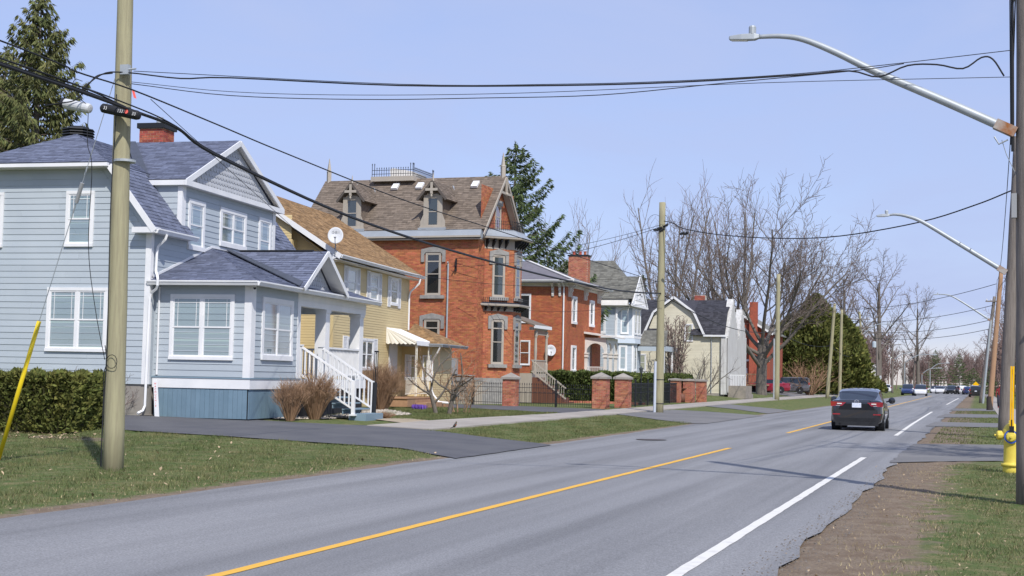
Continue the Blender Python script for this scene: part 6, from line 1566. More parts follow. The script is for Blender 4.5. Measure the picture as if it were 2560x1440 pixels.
kb = thing('brick_kerb', 'low brick edging along the foot of the long hedge', 'kerb', (0, 0, 0)); bm_ = MB(); bm_.box(-.10, .10, -.055, .055, 0, .12); me = bm_.mesh('brick', MAT['brickpier'])
for i in range(44):
    t = i / 43; x, y = -24.2 + t * 6.4, 74.6 + t * 3.6; inst('brick', me, kb, loc=(x, y, gz(x, y)), rz=atan2(3.6, 6.4))
lp = thing('garden_lamp', 'black garden lamp post with lantern behind the far iron fence', 'lamp post', (-17.9, 78.0, gz(-17.9, 78))); b = MB(); b.lathe([(.08, -.1), (.08, .2), (.04, .3), (.035, 1.75), (.06, 1.78)], (0, 0, 0), 8); b.build('post', MAT['black'], lp); b = MB(); b.lathe([(.07, 0), (.12, .22), (.14, .24), (.02, .34), (.015, .40)], (0, 0, 1.78), 6); b.build('lantern', MAT['dimroom'], lp)
bo = thing('light_bollard', 'slim black light bollard at the foot of the white steps', 'bollard', (-18.15, 41.5, gz(-18.15, 41.5))); b = MB(); b.tube([(0, 0, -.1), (.03, 0, 1.15)], .075, 12); b.build('base', MAT['black'], bo)
b = MB()
for k in range(4): b.tube([(.03 + .055 * cos(k * pi / 2 + .6), .055 * sin(k * pi / 2 + .6), 1.15), (.06 + .055 * cos(k * pi / 2 + .6), .055 * sin(k * pi / 2 + .6), 2.12)], .010, 5)
b.build('cage_bar', MAT['black'], bo, kind='stuff'); b = MB(); b.lathe([(.03, 1.65), (.03, 2.05)], (.055, 0, 0), 10); b.build('tube_lamp', MAT['lens'], bo); b = MB(); b.lathe([(.075, 0), (.075, .05)], (.06, 0, 2.10), 12); b.build('cap', MAT['black'], bo)
sg = thing('stake_sign', 'white stake with red vertical letters leaning by the downspout', 'sign', (-22.02, 35.15, gz(-22, 35.1)), rad(4.9)); b = MB(); b.prism([(.0, -.10, 0), (.14, -.10, 0), (-.02, .02, 1.05), (-.14, .02, 1.05)], (0, .02, 0)); b.build('board', MAT['white'], sg)
for i, ch_ in enumerate('MACOUCHIE'):
    z = .98 - i * .078; words(ch_, sg, (-.075 + (1.0 - z) * .125, -.108 + z * .113, z - .07), (pi / 2, rad(7), 0), .078, 'red')
# far signs
sn = thing('roadside_sign', 'white and blue signboard beyond the leaning pole', 'sign', (-15.4, 205, gz(-15.4, 205))); b = MB(); b.box(-.9, .9, -.06, .06, 1.45, 2.25); b.build('panel', MAT['white'], sn); b = MB(); b.box(-.9, .9, -.07, .05, 2.28, 2.7); b.build('top_panel', MAT['paleblue'], sn)
for x in (-.8, .8):
    b = MB(); b.box(x - .05, x + .05, -.05, .05, 0, 2.7); b.build('post', MAT['grey'], sn)
sn = thing('notice_sign', 'small pale square sign on a grey post on the left verge', 'sign', (-15.3, 238, gz(-15, 238))); b = MB(); b.box(-.45, .45, -.04, .04, 2.1, 2.9); b.build('panel', MAT['dish'], sn); b = MB(); b.box(-.06, .06, -.03, .05, 0, 2.1); b.build('post', MAT['grey'], sn)
sn = thing('warning_sign', 'orange diamond warning sign behind the dark parked SUV', 'sign', (-.35, 262, .02)); b = MB(); b.prism([(-.55, 0, 1.9), (0, 0, 1.35), (.55, 0, 1.9), (0, 0, 2.45)], (0, .05, 0)); b.build('panel', MAT['orangeyel'], sn); b = MB(); b.box(-.05, .05, .05, .12, 0, 2.3); b.build('post', MAT['grey'], sn)

# ------------------------------------------------------------------ vegetation
def seg_arrays(segs, k):
    """prisms for an (N,8) array of segments p0 p1 r0 r1"""
    s = np.asarray(segs, float); p0, p1, r0, r1 = s[:, 0:3], s[:, 3:6], s[:, 6:7], s[:, 7:8]
    t = p1 - p0; t /= np.maximum(np.linalg.norm(t, axis=1, keepdims=True), 1e-9)
    ref = np.where(np.abs(t[:, 2:3]) < .9, np.array([[0, 0, 1.]]), np.array([[1., 0, 0]]))
    x = np.cross(t, ref); x /= np.linalg.norm(x, axis=1, keepdims=True); y = np.cross(t, x)
    N = len(s); V = np.empty((N, 2 * k, 3))
    for j in range(k):
        a = 2 * pi * j / k; d = x * cos(a) + y * sin(a)
        V[:, j] = p0 + d * r0; V[:, k + j] = p1 + d * r1
    base = (np.arange(N) * 2 * k)[:, None]
    F = np.concatenate([base + np.array([[j, (j + 1) % k, k + (j + 1) % k, k + j]]) for j in range(k)], 0)
    return V.reshape(-1, 3), F
def seg_mesh(name, segs, k, m, parent, kind=None):
    V, F = seg_arrays(segs, k); return npmesh(name, V, F, m, parent, kind)

def branch(rr, p, d, L, r, lev, P, out_):
    n = P['seg'][lev]; step = L / n; pts = [p]; q = V3(p); d = V3(d)
    wob = P['wob'][lev]; up = P['up'][lev]
    for i in range(n):
        d = d + V3((rr.gauss(0, wob), rr.gauss(0, wob), rr.gauss(0, wob) + up)); d.normalize()
        q = q + d * step; pts.append(q.copy())
    tip = P['tip'][lev]
    for i in range(n):
        ra = r * (1 - (1 - tip) * i / n); rb = r * (1 - (1 - tip) * (i + 1) / n)
        out_[lev].append((*pts[i], *pts[i + 1], ra, rb))
    if lev + 1 >= len(P['seg']): return
    c = P['n'][lev]; c = max(1, int(c * rr.uniform(.8, 1.2)))
    ph = rr.uniform(0, 6.28)
    for j in range(c):
        f = P['start'][lev] + (1 - P['start'][lev]) * (j + rr.uniform(.2, .9)) / c
        i = min(int(f * n), n - 1); w = f * n - i
        b = pts[i].lerp(pts[i + 1], min(w, 1)); dd = (pts[i + 1] - pts[i]).normalized()
        ph += 2.4 + rr.uniform(-.5, .5); x = dd.orthogonal().normalized(); y = dd.cross(x); an = rad(P['ang'][lev] * rr.uniform(.65, 1.3))
        nd = dd * cos(an) + (x * cos(ph) + y * sin(ph)) * sin(an)
        branch(rr, b, nd, L * P['lr'][lev] * rr.uniform(.7, 1.15) * (1 - .45 * f * P.get('taper', 1)), max(r * (1 - (1 - tip) * f) * P['rr'][lev], P['rmin']), lev + 1, P, out_)

def bare_tree(name, label, loc, H, P, seed, r0, lean=(0, 0), group=None, bark='bark', twig='twig', cat='tree', trunks=1, spread=.0, limbs=None):
    T = thing(name, label, cat, loc, 0, group); rr = random.Random(seed); out_ = [[] for _ in P['seg']]
    for t in range(trunks):
        a = 2 * pi * t / trunks + rr.uniform(0, 1); s = spread * rr.uniform(.5, 1.2)
        branch(rr, V3((.25 * cos(a), .25 * sin(a), -.1)) if trunks > 1 else V3((0, 0, -.2)), V3((lean[0] + cos(a) * s, lean[1] + sin(a) * s, 1)).normalized(), H * rr.uniform(.85, 1.0) if trunks > 1 else H, r0, 0, P, out_)
    m = MAT[bark]; tw = MAT[twig]
    seg_mesh('trunk', out_[0], 10, m, T)
    if len(out_) > 2: seg_mesh('limbs', out_[1] + (out_[2] if len(out_) > 4 else []), 6, m, T)
    rest = out_[3 if len(out_) > 4 else 2:]
    rest = [s for l in rest for s in l] if len(out_) > 2 else out_[1]
    if rest: seg_mesh('crown', rest, 3, tw, T)
    return T

MAPLE = dict(seg=[4, 7, 6, 5, 4], wob=[.04, .07, .09, .12, .14], up=[0, .075, .06, .05, .05], tip=[.80, .35, .3, .4, .5], n=[10, 10, 9, 7], start=[.50, .25, .2, .15], ang=[46, 36, 36, 40], lr=[2.75, .56, .50, .46], rr=[.42, .5, .52, .6], rmin=.02, taper=.5)
ELM = dict(seg=[7, 6, 5, 4], wob=[.03, .07, .10, .12], up=[0, .07, .05, .03], tip=[.30, .3, .3, .5], n=[14, 9, 8], start=[.28, .2, .15], ang=[38, 40, 42], lr=[.52, .46, .46], rr=[.45, .5, .6], rmin=.03, taper=.7)
STEMS = dict(seg=[7, 5, 4], wob=[.04, .09, .1], up=[.02, .08, .06], tip=[.25, .3, .5], n=[16, 7], start=[.18, .1], ang=[26, 30], lr=[.34, .45], rr=[.45, .6], rmin=.02, taper=.7)
SHRUB = dict(seg=[5, 4, 3], wob=[.10, .16, .18], up=[.0, .05, .03], tip=[.45, .4, .5], n=[6, 5], start=[.2, .15], ang=[38, 42], lr=[.52, .5], rr=[.6, .6], rmin=.006, taper=.6)

bare_tree('maple_tree', 'large bare maple with a broad spreading crown by the red sedan', (-18.8, 131.0, .45), 5.0, MAPLE, 21, .52)
bare_tree('bare_tree', 'bare reddish tree rising behind the charcoal gambrel roof', (-31.5, 152, .4), 21, STEMS, 5, .22, group=None, twig='twigred', trunks=4, spread=.20)
bare_tree('bare_tree', 'bare upright tree between the gambrel roof and the maple crown', (-26.5, 160, .4), 22.5, STEMS, 6, .24, twig='twigred', trunks=4, spread=.18)
bare_tree('bare_tree', 'thin bare trees above the tall chimney beside the dark spruce', (-46, 163, .6), 19.5, STEMS, 8, .17, twig='twigred', trunks=4, spread=.20)
bare_tree('bare_tree', 'faint slender bare tree over the pale villa roof', (-40, 175, .6), 17, STEMS, 9, .16, twig='twigred', trunks=2, spread=.16)
bare_tree('bare_tree', 'tallest bare tree on the left far side behind the crossarm poles', (-17.2, 266, .15), 20, ELM, 11, .62)
bare_tree('bare_tree', 'round bare tree farther along, right of the tallest far tree', (-13.2, 344, .1), 19.5, ELM, 12, .5)
bare_tree('bare_tree', 'knobbly bare tree in front of the pink stucco house', (-17.3, 199, .2), 14.5, ELM, 13, .45)
bare_tree('bare_tree', 'bare tree hanging over the right pavement behind the orange pole', (6.5, 205, .05), 15, ELM, 14, .4, twig='twigred')
bare_tree('bare_tree', 'reddish bare tree on the right beyond the metal lamp post', (4.8, 268, .05), 15.5, ELM, 15, .4, twig='twigred')
bare_tree('bare_tree', 'small reddish bare tree far right above the dark SUV', (2.5, 330, .05), 12, ELM, 16, .35, twig='twigred')
bare_tree('bare_tree', 'bare roadside tree right of the hydrant that throws its shadow over the road', (5.6, 30.0, .05), 11.5, ELM, 17, .22)
bare_tree('ornamental_tree', 'small gnarled bare tree on the lawn by the sidewalk', (-18.6, 48.8, gz(-18.6, 48.8)), 1.1, dict(seg=[3, 5, 4, 3], wob=[.10, .14, .16, .18], up=[0, .05, .05, .03], tip=[.8, .4, .4, .5], n=[5, 5, 4], start=[.45, .25, .2], ang=[48, 42, 40], lr=[2.0, .55, .5], rr=[.62, .55, .6], rmin=.008, taper=.4), 31, .085, trunks=2, spread=.35, twig='stem')
bare_tree('bare_shrub', 'thin multi-stemmed shrub just right of the gnarled tree', (-18.75, 51.2, gz(-18.7, 51.2)), 1.5, SHRUB, 32, .02, cat='shrub', trunks=9, spread=.45, bark='stem', twig='stem')
bare_tree('bare_shrub', 'spindly bare shrub beside the concrete foundation of the blue house', (-23.1, 34.0, .3), 1.25, SHRUB, 33, .018, cat='shrub', trunks=9, spread=.75, bark='twig', twig='twig')
bare_tree('bare_shrub', 'tall bare shrub against the pale yellow gambrel wall', (-20.2, 108.6, .5), 3.3, SHRUB, 34, .05, cat='shrub', trunks=8, spread=.55)
bare_tree('bare_shrub', 'dried brown climber column between the pale pole and gambrel house', (-22.4, 109.2, .5), 6.0, dict(seg=[7, 4, 3], wob=[.05, .12, .15], up=[.05, .05, .02], tip=[.4, .4, .5], n=[22, 5], start=[.06, .1], ang=[30, 40], lr=[.17, .5], rr=[.6, .6], rmin=.022, taper=.5), 35, .06, cat='shrub', trunks=9, spread=.07, bark='twig', twig='twigred')
bare_tree('bare_shrub', 'large dry brown shrub behind the grey minivan', (-17.4, 157.5, .35), 3.6, SHRUB, 36, .05, cat='shrub', trunks=22, spread=.8, bark='stem', twig='stem')

def twiggy_bush(label, loc, H, R, n, seed, m='stem', group='brown forsythia bushes'):
    T = thing('forsythia_bush', label, 'bush', loc, 0, group); rr = np.random.default_rng(seed); S_ = []
    a = rr.random(n) * 2 * pi; f = np.sqrt(rr.random(n)); hh = H * (.62 + .42 * rr.random(n)) * (1 - .35 * f ** 3)
    for i in range(n):
        b0 = np.array([.22 * R * f[i] * cos(a[i]), .22 * R * f[i] * sin(a[i]), -.03]); e = np.array([R * f[i] * cos(a[i]), R * f[i] * sin(a[i]), hh[i]])
        m1 = b0 + (e - b0) * .5 + np.array([0, 0, .10 * H]); m2 = b0 + (e - b0) * .78 + np.array([rr.normal(0, .03), rr.normal(0, .03), .07 * H])
        r = .0075
        P_ = [b0, m1, m2, e]
        for j in range(3): S_.append((*P_[j], *P_[j + 1], r * (1 - .25 * j), r * (.75 - .22 * j)))
        for j in range(5):
            t = rr.random() * .75 + .25; q = m1 + (e - m1) * t; d = np.array([cos(a[i]) * .5 + rr.normal(0, .5), sin(a[i]) * .5 + rr.normal(0, .5), .7 + rr.random() * .4]); d /= np.linalg.norm(d)
            S_.append((*q, *(q + d * H * rr.uniform(.10, .24)), .0048, .002))
    seg_mesh('stems', S_, 3, MAT[m], T); return T
def bl(u, v, z): c_, s_ = cos(rad(4.9)), sin(rad(4.9)); return (-22.372 + u * c_ - v * s_, 35.12 + u * s_ + v * c_, z)
twiggy_bush('left brown bare bush in the gravel in front of the bay', bl(3.75, 1.55, .28), 1.12, .55, 230, 1)
twiggy_bush('larger brown bare bush left of the white porch steps', bl(3.85, 3.25, .28), 1.35, .68, 330, 2)
twiggy_bush('tall brown bare bush between the steps and the awning', (-21.3, 49.2, gz(-21.3, 49.2)), 1.75, .95, 420, 3)
twiggy_bush('brown bare bush farther right beside the wooden deck', (-21.9, 51.0, gz(-21.9, 51)), 1.5, .8, 300, 4)
twiggy_bush('low dry plant clump at the foot of the light bollard', bl(4.9, 6.5, .22), .22, .45, 160, 6, group=None)
tw = tag(bpy.data.objects.new('crocus_clump', None), 'purple crocus clump on the lawn by the wooden deck', 'flowers'); COL.objects.link(tw); tw.location = (-21.2, 53.0, gz(-21.2, 53))
cq = rng.random((90, 2)) * .5 - .25; V_ = []; F_ = []
for i, (x, y) in enumerate(cq):
    a = rng.random() * 6; V_ += [(x, y, 0), (x + .03 * cos(a), y + .03 * sin(a), .12), (x, y, .2), (x - .03 * cos(a), y - .03 * sin(a), .12)]; F_.append((4 * i, 4 * i + 1, 4 * i + 2, 4 * i + 3))
npmesh('petals', np.array(V_), np.array(F_), MAT['purple'], tw)

# evergreen foliage is thousands of small sprays
def sprays(P, D, Ln, Wd, rg, name, m, parent, kind=None):
    """kite shaped sprays at P along D"""
    N = len(P); D = D / np.linalg.norm(D, axis=1, keepdims=True)
    x = np.cross(D, rg.normal(size=(N, 3))); x /= np.linalg.norm(x, axis=1, keepdims=True)
    Ln = np.asarray(Ln).reshape(-1, 1) * np.ones((N, 1)); Wd = np.asarray(Wd).reshape(-1, 1) * np.ones((N, 1))
    V = np.stack([P, P + D * Ln * .45 + x * Wd, P + D * Ln, P + D * Ln * .45 - x * Wd], 1)
    F = np.arange(N * 4).reshape(N, 4)
    return npmesh(name, V.reshape(-1, 3), F, m, parent, kind)

def spruce(label, loc, H, R, seed, m='spruce', wh=.36, droop=.55, upturn=.35, hang=.55, dens=1.0, bare=0.0, group=None, name='spruce_tree', prof=.85, lf=1.0, asym=(0, 0)):
    T = thing(name, label, 'tree', loc, 0, group); rg = np.random.default_rng(seed)
    b = MB(); b.tube([(0, 0, -.3), (.05, 0, H * .35), (-.04, .03, H * .7), (0, 0, H)], [H * .018, H * .013, H * .007, .02], 10); b.build('trunk', MAT['bark'], T, smooth=True)
    seg = []; PP = []; DD = []; LL = []; WW = []
    z = bare * H
    while z < H * .985:
        f = 1 - z / H; Lm = R * f ** prof
        nb = 5 if f > .1 else 4
        a0 = rg.random() * 6.28
        for k in range(nb):
            a = a0 + 2 * pi * k / nb + rg.normal(0, .3); L_ = Lm * rg.uniform(.55, 1.12) + .12
            L_ *= 1 + asym[0] * cos(a) + asym[1] * sin(a)
            n = max(3, int(L_ / .32)); u = np.linspace(0, 1, n + 1)
            out_ = np.array([cos(a), sin(a), 0.])
            zz = z + L_ * (.18 * u - droop * u ** 1.6 * (1 - .6 * (1 - f)) + upturn * u ** 3.2) if f < .97 else z + 0 * u
            pts = out_[None] * (L_ * u)[:, None]; pts[:, 2] = zz
            for i in range(n): seg.append((*pts[i], *pts[i + 1], .022 * (1 - u[i]) + .006, .022 * (1 - u[i + 1]) + .006))
            side = np.array([-sin(a), cos(a), 0])
            cnt = max(6, int(L_ * 26 * dens * lf)); t = .12 + .88 * rg.random(cnt) ** .75
            idx = np.minimum((t * n).astype(int), n - 1); w = (t * n - idx)[:, None]
            base = pts[idx] * (1 - w) + pts[idx + 1] * w
            s = rg.choice([-1., 1.], cnt)[:, None] * rg.random((cnt, 1))
            lat = .42 * L_ * (1 - .75 * t)[:, None] * s * (.35 + .3 * rg.random((cnt, 1))); q = base + side * lat + out_ * np.abs(lat) * .5
            q[:, 2] -= np.abs(lat[:, 0]) * .25
            d = side * s * .8 + out_ * .55 + np.array([0, 0, -1.]) * hang * (.6 + .9 * rg.random((cnt, 1))) + rg.normal(0, .22, (cnt, 3))
            PP.append(q); DD.append(d); LL.append((.30 + .34 * rg.random(cnt)) * (.55 + .45 * f ** .3)); WW.append(.032 + .035 * rg.random(cnt))
        z += wh * (.75 + .5 * rg.random()) * (.6 + .6 * f)
    d = 60; top = np.zeros((d, 3)); top[:, 2] = H - rg.random(d) * H * .05; PP.append(top); DD.append(rg.normal(0, .5, (d, 3)) + [0, 0, .6]); LL.append(np.full(d, .3)); WW.append(np.full(d, .04))
    seg_mesh('branches', seg, 3, MAT['twig'], T)
    sprays(np.concatenate(PP), np.concatenate(DD), np.concatenate(LL), np.concatenate(WW), rg, 'crown', MAT[m], T)
    return T
spruce('tallest olive green spruce standing behind the blue house roof', (-46.6, 62, .4), 20.9, 6.6, 1, dens=1.55, droop=.50, upturn=.40, hang=.9, wh=.38, prof=.78)
spruce('darker spruce half cut by the left edge behind the blue house', (-51.8, 66, .4), 19.2, 6.0, 2, dens=1.5, droop=.45, hang=.8, wh=.38, group=None)
spruce('olive spruce bough tree low behind the roof vent of the blue house', (-45.5, 72, .4), 14.5, 5.2, 3, dens=1.3, hang=.8, wh=.42)
spruce('dark spruce with upswept boughs behind the brick villa', (-32.75, 100, .6), 18.4, 6.4, 4, m='spruce2', dens=1.9, droop=.10, upturn=.42, hang=.42, wh=.62, prof=.72, asym=(.12, -.05))
spruce('small spruce tip showing above the grey villa roof', (-37.8, 165, .6), 13.4, 2.2, 5, m='spruce2', dens=.6)
spruce('left one of the two distant spruces at the end of the road', (-11.4, 420, .1), 11.5, 4.2, 6, m='spruce2', dens=.8, wh=.6)
spruce('right one of the two distant spruces at the end of the road', (-4.6, 385, .1), 9.6, 4.6, 7, m='spruce2', dens=.8, wh=.55)
spruce('low wide spruce right of the distant pair', (-1.0, 345, .1), 5.6, 4.0, 8, m='spruce2', dens=.8, wh=.5)
spruce('dark spruce behind the thick weathered pole on the right', (5.2, 150, .05), 12.5, 2.9, 9, m='spruce2', dens=1.0, wh=.5)
spruce('squat dark evergreen behind the parked SUV', (2.3, 300, .05), 4.8, 3.2, 10, m='spruce2', dens=.9, wh=.45)

def cedar(label, loc, H, R, n, seed, group=None, m='hedge'):
    T = thing('cedar_tree', label, 'tree', loc, 0, group); rg = np.random.default_rng(seed)
    b = MB(); b.tube([(0, 0, -.3), (0, 0, H * .9)], [.18, .03], 8); b.build('trunk', MAT['bark'], T)
    u = rg.random(n) ** .8; a = rg.random(n) * 2 * pi
    lobes = 1 + .16 * np.sin(3 * a + u * 9) + .12 * np.sin(7 * a - u * 21)
    prof = np.clip(np.minimum(1.0, (1 - u) * 1.9) ** .75 * (.75 + .5 * np.minimum(u * 4, 1)), 0, 1.2)
    r = R * prof * lobes * (.55 + .45 * rg.random(n) ** .35)
    P = np.stack([r * np.cos(a), r * np.sin(a), u * H], 1)
    D = np.stack([np.cos(a) * .6, np.sin(a) * .6, np.full(n, .75)], 1) + rg.normal(0, .45, (n, 3))
    sprays(P, D, .35 + .45 * rg.random(n), .10 + .12 * rg.random(n), rg, 'crown', MAT[m], T)
    return T
cedar('tallest of the dark green cedars behind the minivan', (-18.3, 172, .4), 11.4, 3.0, 12000, 1)
cedar('broad left cedar beside the maple trunk', (-21.0, 171, .4), 8.8, 3.0, 9000, 2)
cedar('rounded right cedar nearest the pink stucco house', (-15.6, 175, .35), 9.2, 2.6, 9000, 3)
cedar('low bright cedar hedge clump under the right cedar', (-14.6, 186, .3), 2.6, 2.6, 3500, 4)
cedar('small rounded cedar by the driveway of the pink house', (-15.0, 196, .3), 2.0, 2.4, 2500, 5)

def hedge(label, c, ang, L_, D, Hh, n, seed, m, sz=.10):
    """clipped hedge: c is a lower front corner, it runs L along ang and D behind"""
    T = thing('hedge', label, 'hedge', c, ang); rg = np.random.default_rng(seed)
    b = MB(); b.box(.12, L_ - .12, .12, D - .12, -.05, Hh - .14); b.build('dark_core', MAT['hedgecore'], T)  # solid dark box added so the hedge is not see-through
    fr = np.array([L_ * Hh, L_ * D, D * Hh, D * Hh, L_ * Hh * .4]); cnt = (n * fr / fr.sum()).astype(int); P = []; D_ = []
    for k, q in enumerate(cnt):
        u, v = rg.random(q), rg.random(q); d = rg.random(q) ** 1.5 * .13
        if k == 0: p = np.stack([u * L_, d, v * Hh], 1); nn = (0, -1, 0)
        elif k == 1: p = np.stack([u * L_, v * D, Hh - d], 1); nn = (0, 0, 1)
        elif k == 2: p = np.stack([d, u * D, v * Hh], 1); nn = (-1, 0, 0)
        elif k == 3: p = np.stack([L_ - d, u * D, v * Hh], 1); nn = (1, 0, 0)
        else: p = np.stack([u * L_, D - d, v * Hh], 1); nn = (0, 1, 0)
        bump = .05 * np.sin(p[:, 0] * 5.1 + p[:, 2] * 3.3) + .05 * np.sin(p[:, 0] * 11.7 - p[:, 2] * 7.9 + p[:, 1] * 6)
        p = p + np.array(nn) * (bump - .03)[:, None]
        e = np.minimum(1, (Hh - p[:, 2]) / .18 + .35)[:, None]
        P.append(p); D_.append(np.array(nn) * .75 + np.array([0, 0, .55]) + rg.normal(0, .5, (q, 3)))
    P = np.concatenate(P); D_ = np.concatenate(D_); N = len(P)
    sprays(P, D_, sz * (.7 + .9 * rg.random(N)), sz * (.22 + .25 * rg.random(N)), rg, 'foliage', MAT[m], T)
hedge('near clipped cedar hedge at the left edge before the blue house', (-26.6, 26.3, .16), rad(12), 7.1, 2.3, 1.30, 34000, 1, 'hedge', .10)
hedge('long dark clipped cedar hedge behind the iron fence', (-24.4, 78.6, .25), rad(22), 5.3, 1.3, 1.68, 17000, 2, 'hedge2', .15)
hedge('second dark cedar hedge behind the far gate piers', (-20.0, 83.5, .28), rad(72), 8.0, 1.3, 1.60, 14000, 3, 'hedge2', .16)

# far woods on both sides: one mass of bare twigs each
def woods(label, x0, x1, y0, y1, H, n, seed, m):
    rg = np.random.default_rng(seed); S_ = []
    for i in range(n):
        x, y = rg.uniform(x0, x1), rg.uniform(y0, y1); h = H * rg.uniform(.55, 1.05); S_.append((x, y, 0, x + rg.normal(0, .4), y, h * .6, .16, .09))
        for j in range(16):
            z = h * rg.uniform(.18, .8); a = rg.random() * 6.28; L_ = h * rg.uniform(.12, .3); q = (x + L_ * .5 * cos(a), y + L_ * .5 * sin(a), z + L_ * .85); S_.append((x, y, z, *q, .075, .035))
            for k in range(5):
                t = rg.uniform(.3, 1); s = (x + (q[0] - x) * t, y + (q[1] - y) * t, z + (q[2] - z) * t); S_.append((*s, s[0] + rg.normal(0, .9), s[1] + rg.normal(0, .9), s[2] + rg.uniform(.4, 1.9), .05, .03))
    o = seg_mesh('woods', S_, 3, MAT[m], None, kind='stuff'); tag(o, label, 'woods')
woods('brown mass of bare woods along the left far side of the road', -55, -19, 290, 420, 15, 170, 1, 'twigred')
woods('reddish bare thicket closing the road at its far end', -24, 14, 470, 600, 14, 150, 2, 'twigred')
woods('bare thicket behind the right-hand poles', 3.5, 26, 215, 340, 13, 130, 3, 'twigred')
woods('distant bare trees low behind the houses', -140, -60, 230, 420, 11, 110, 4, 'twig')

# grass
def in_poly(x, y, poly):
    c = np.zeros(len(x), bool); j = len(poly) - 1
    for i in range(len(poly)):
        xi, yi = poly[i]; xj, yj = poly[j]
        with np.errstate(divide='ignore', invalid='ignore'):
            c ^= ((yi > y) != (yj > y)) & (x < (xj - xi) * (y - yi) / (yj - yi) + xi)
        j = i
    return c
DR1 = [(-23.6, 31.6), (-22.9, 34.6), (-20.13, 36.53), (-18.0, 36.1), (-15.72, 36.7), (-12.16, 34.66), (-9.7, 33.0), (-9.7, 26.3), (-11.87, 28.62), (-16.5, 29.23), (-20.4, 29.74), (-26, 30)]
def blades(name, label, x0, x1, y0, y1, n, hmin, hmax, wd, excl, m, seed, edge=None):
    rg = np.random.default_rng(seed); x = rg.uniform(x0, x1, n); y = y0 + (y1 - y0) * rg.random(n) ** 1.15
    k = np.ones(n, bool)
    for p in excl: k &= ~in_poly(x, y, p)
    if edge is not None: k &= edge(x, y, rg.random(n))
    x, y = x[k], y[k]; n = len(x); z = zt(x, y) - .012
    a = rg.random(n) * 2 * pi; h = rg.uniform(hmin, hmax, n) * (.6 + .5 * np.sin(x * 1.9 + y * .7) ** 2); ln = rg.normal(0, .45, (n, 2)) * h[:, None]
    V = np.empty((n, 3, 3)); w = wd * rg.uniform(.6, 1.3, n)
    V[:, 0] = np.stack([x - w * np.cos(a), y - w * np.sin(a), z], 1); V[:, 1] = np.stack([x + w * np.cos(a), y + w * np.sin(a), z], 1); V[:, 2] = np.stack([x + ln[:, 0], y + ln[:, 1], z + h], 1)
    o = npmesh(name, V.reshape(-1, 3), np.arange(n * 3).reshape(n, 3), MAT[m], None, kind='stuff'); return tag(o, label, 'grass')
SW = [(-13.9, 36), (-14.3, 60), (-15, 90), (-17, 90), (-16.2, 60), (-16.4, 36)]
PADS = [(-14.7, 58.4), (-14.6, 70.6), (-12.9, 70.8), (-9.8, 69.8), (-9.8, 53.7), (-12.0, 54.8)]
blades('grass', 'short green grass of the near left lawn', -24, -10.15, 9.5, 31.5, 150000, .035, .085, .007, [DR1], 'grassb', 1, lambda x, y, r: r < np.clip((-10.25 - x) / .7, .04, 1))
blades('dry_grass', 'dry blades in the near left lawn', -22, -10.1, 9.5, 30, 14000, .03, .07, .007, [DR1], 'drygrass', 2, lambda x, y, r: r < np.clip(1.15 + (x + 10.2) * .25, .12, 1))
blades('grass', 'grass of the boulevard strip between road and sidewalk', -16.0, -10.3, 33, 58, 60000, .035, .085, .010, [DR1, SW, PADS], 'grassb', 3, lambda x, y, r: r < .75)
blades('grass', 'grass around the gnarled tree and the far verges', -22, -16.1, 42, 62, 45000, .04, .10, .011, [[(-27, 66), (-16, 66), (-15.8, 55.8), (-18.9, 56.3), (-27, 58.4)], SW], 'grassb', 4)
blades('grass', 'grass of the right-hand verge by the hydrant', -.75, 3.0, 7, 31.0, 60000, .03, .075, .0055, [], 'grassb', 5, lambda x, y, r: r < np.clip((x + .55) / .7, .03, .85))
blades('dry_grass', 'dry grass and litter of the right-hand verge', -1.6, 2.4, 7, 31.0, 20000, .02, .05, .006, [], 'drygrass', 6, lambda x, y, r: r < np.clip((x + 1.7) / 1.0, .05, .8))
blades('grass', 'grass islands between the right-hand side drives', -1.3, 1.0, 42, 110, 16000, .04, .09, .014, [[(-2, 58.8), (-1.8, 66.3), (6, 65.5), (6, 60)], [(-2, 75.9), (-1.8, 86.2), (6, 86.6), (6, 80)], [(-1.8, 97.2), (-1.7, 108), (6, 109), (6, 100)]], 'grassb', 7, lambda x, y, r: r < .7)
def litter(name, label, x0, x1, y0, y1, n, sz, m, seed, zf=None):
    rg = np.random.default_rng(seed); x = rg.uniform(x0, x1, n); y = rg.uniform(y0, y1, n); z = (zt(x, y) if zf is None else zf(x, y)) + .03
    a = rg.random(n) * 6.28; s = sz * rg.uniform(.5, 1.4, n); t = rg.normal(0, .4, n) * s
    V = np.empty((n, 4, 3))
    for k, (p, q) in enumerate(((1, 0), (0, .55), (-1, 0), (0, -.55))):
        V[:, k, 0] = x + s * (p * np.cos(a) - q * np.sin(a)); V[:, k, 1] = y + s * (p * np.sin(a) + q * np.cos(a)); V[:, k, 2] = z + t * p + .4 * s * abs(q)
    return tag(npmesh(name, V.reshape(-1, 3), np.arange(n * 4).reshape(n, 4), MAT[m], None, kind='stuff'), label, 'leaves')
litter('dead_leaves', 'scattered dead leaves on the left lawn', -20, -10.3, 11, 28, 260, .035, 'leaf', 1)
litter('dead_leaves', 'dead leaves and scraps along the right verge', -1.9, 1.6, 8, 30, 350, .02, 'leaf', 2)
litter('dead_leaves', 'dead leaves under the near hedge', -22, -18.6, 26.2, 28.2, 220, .04, 'leaf', 3)
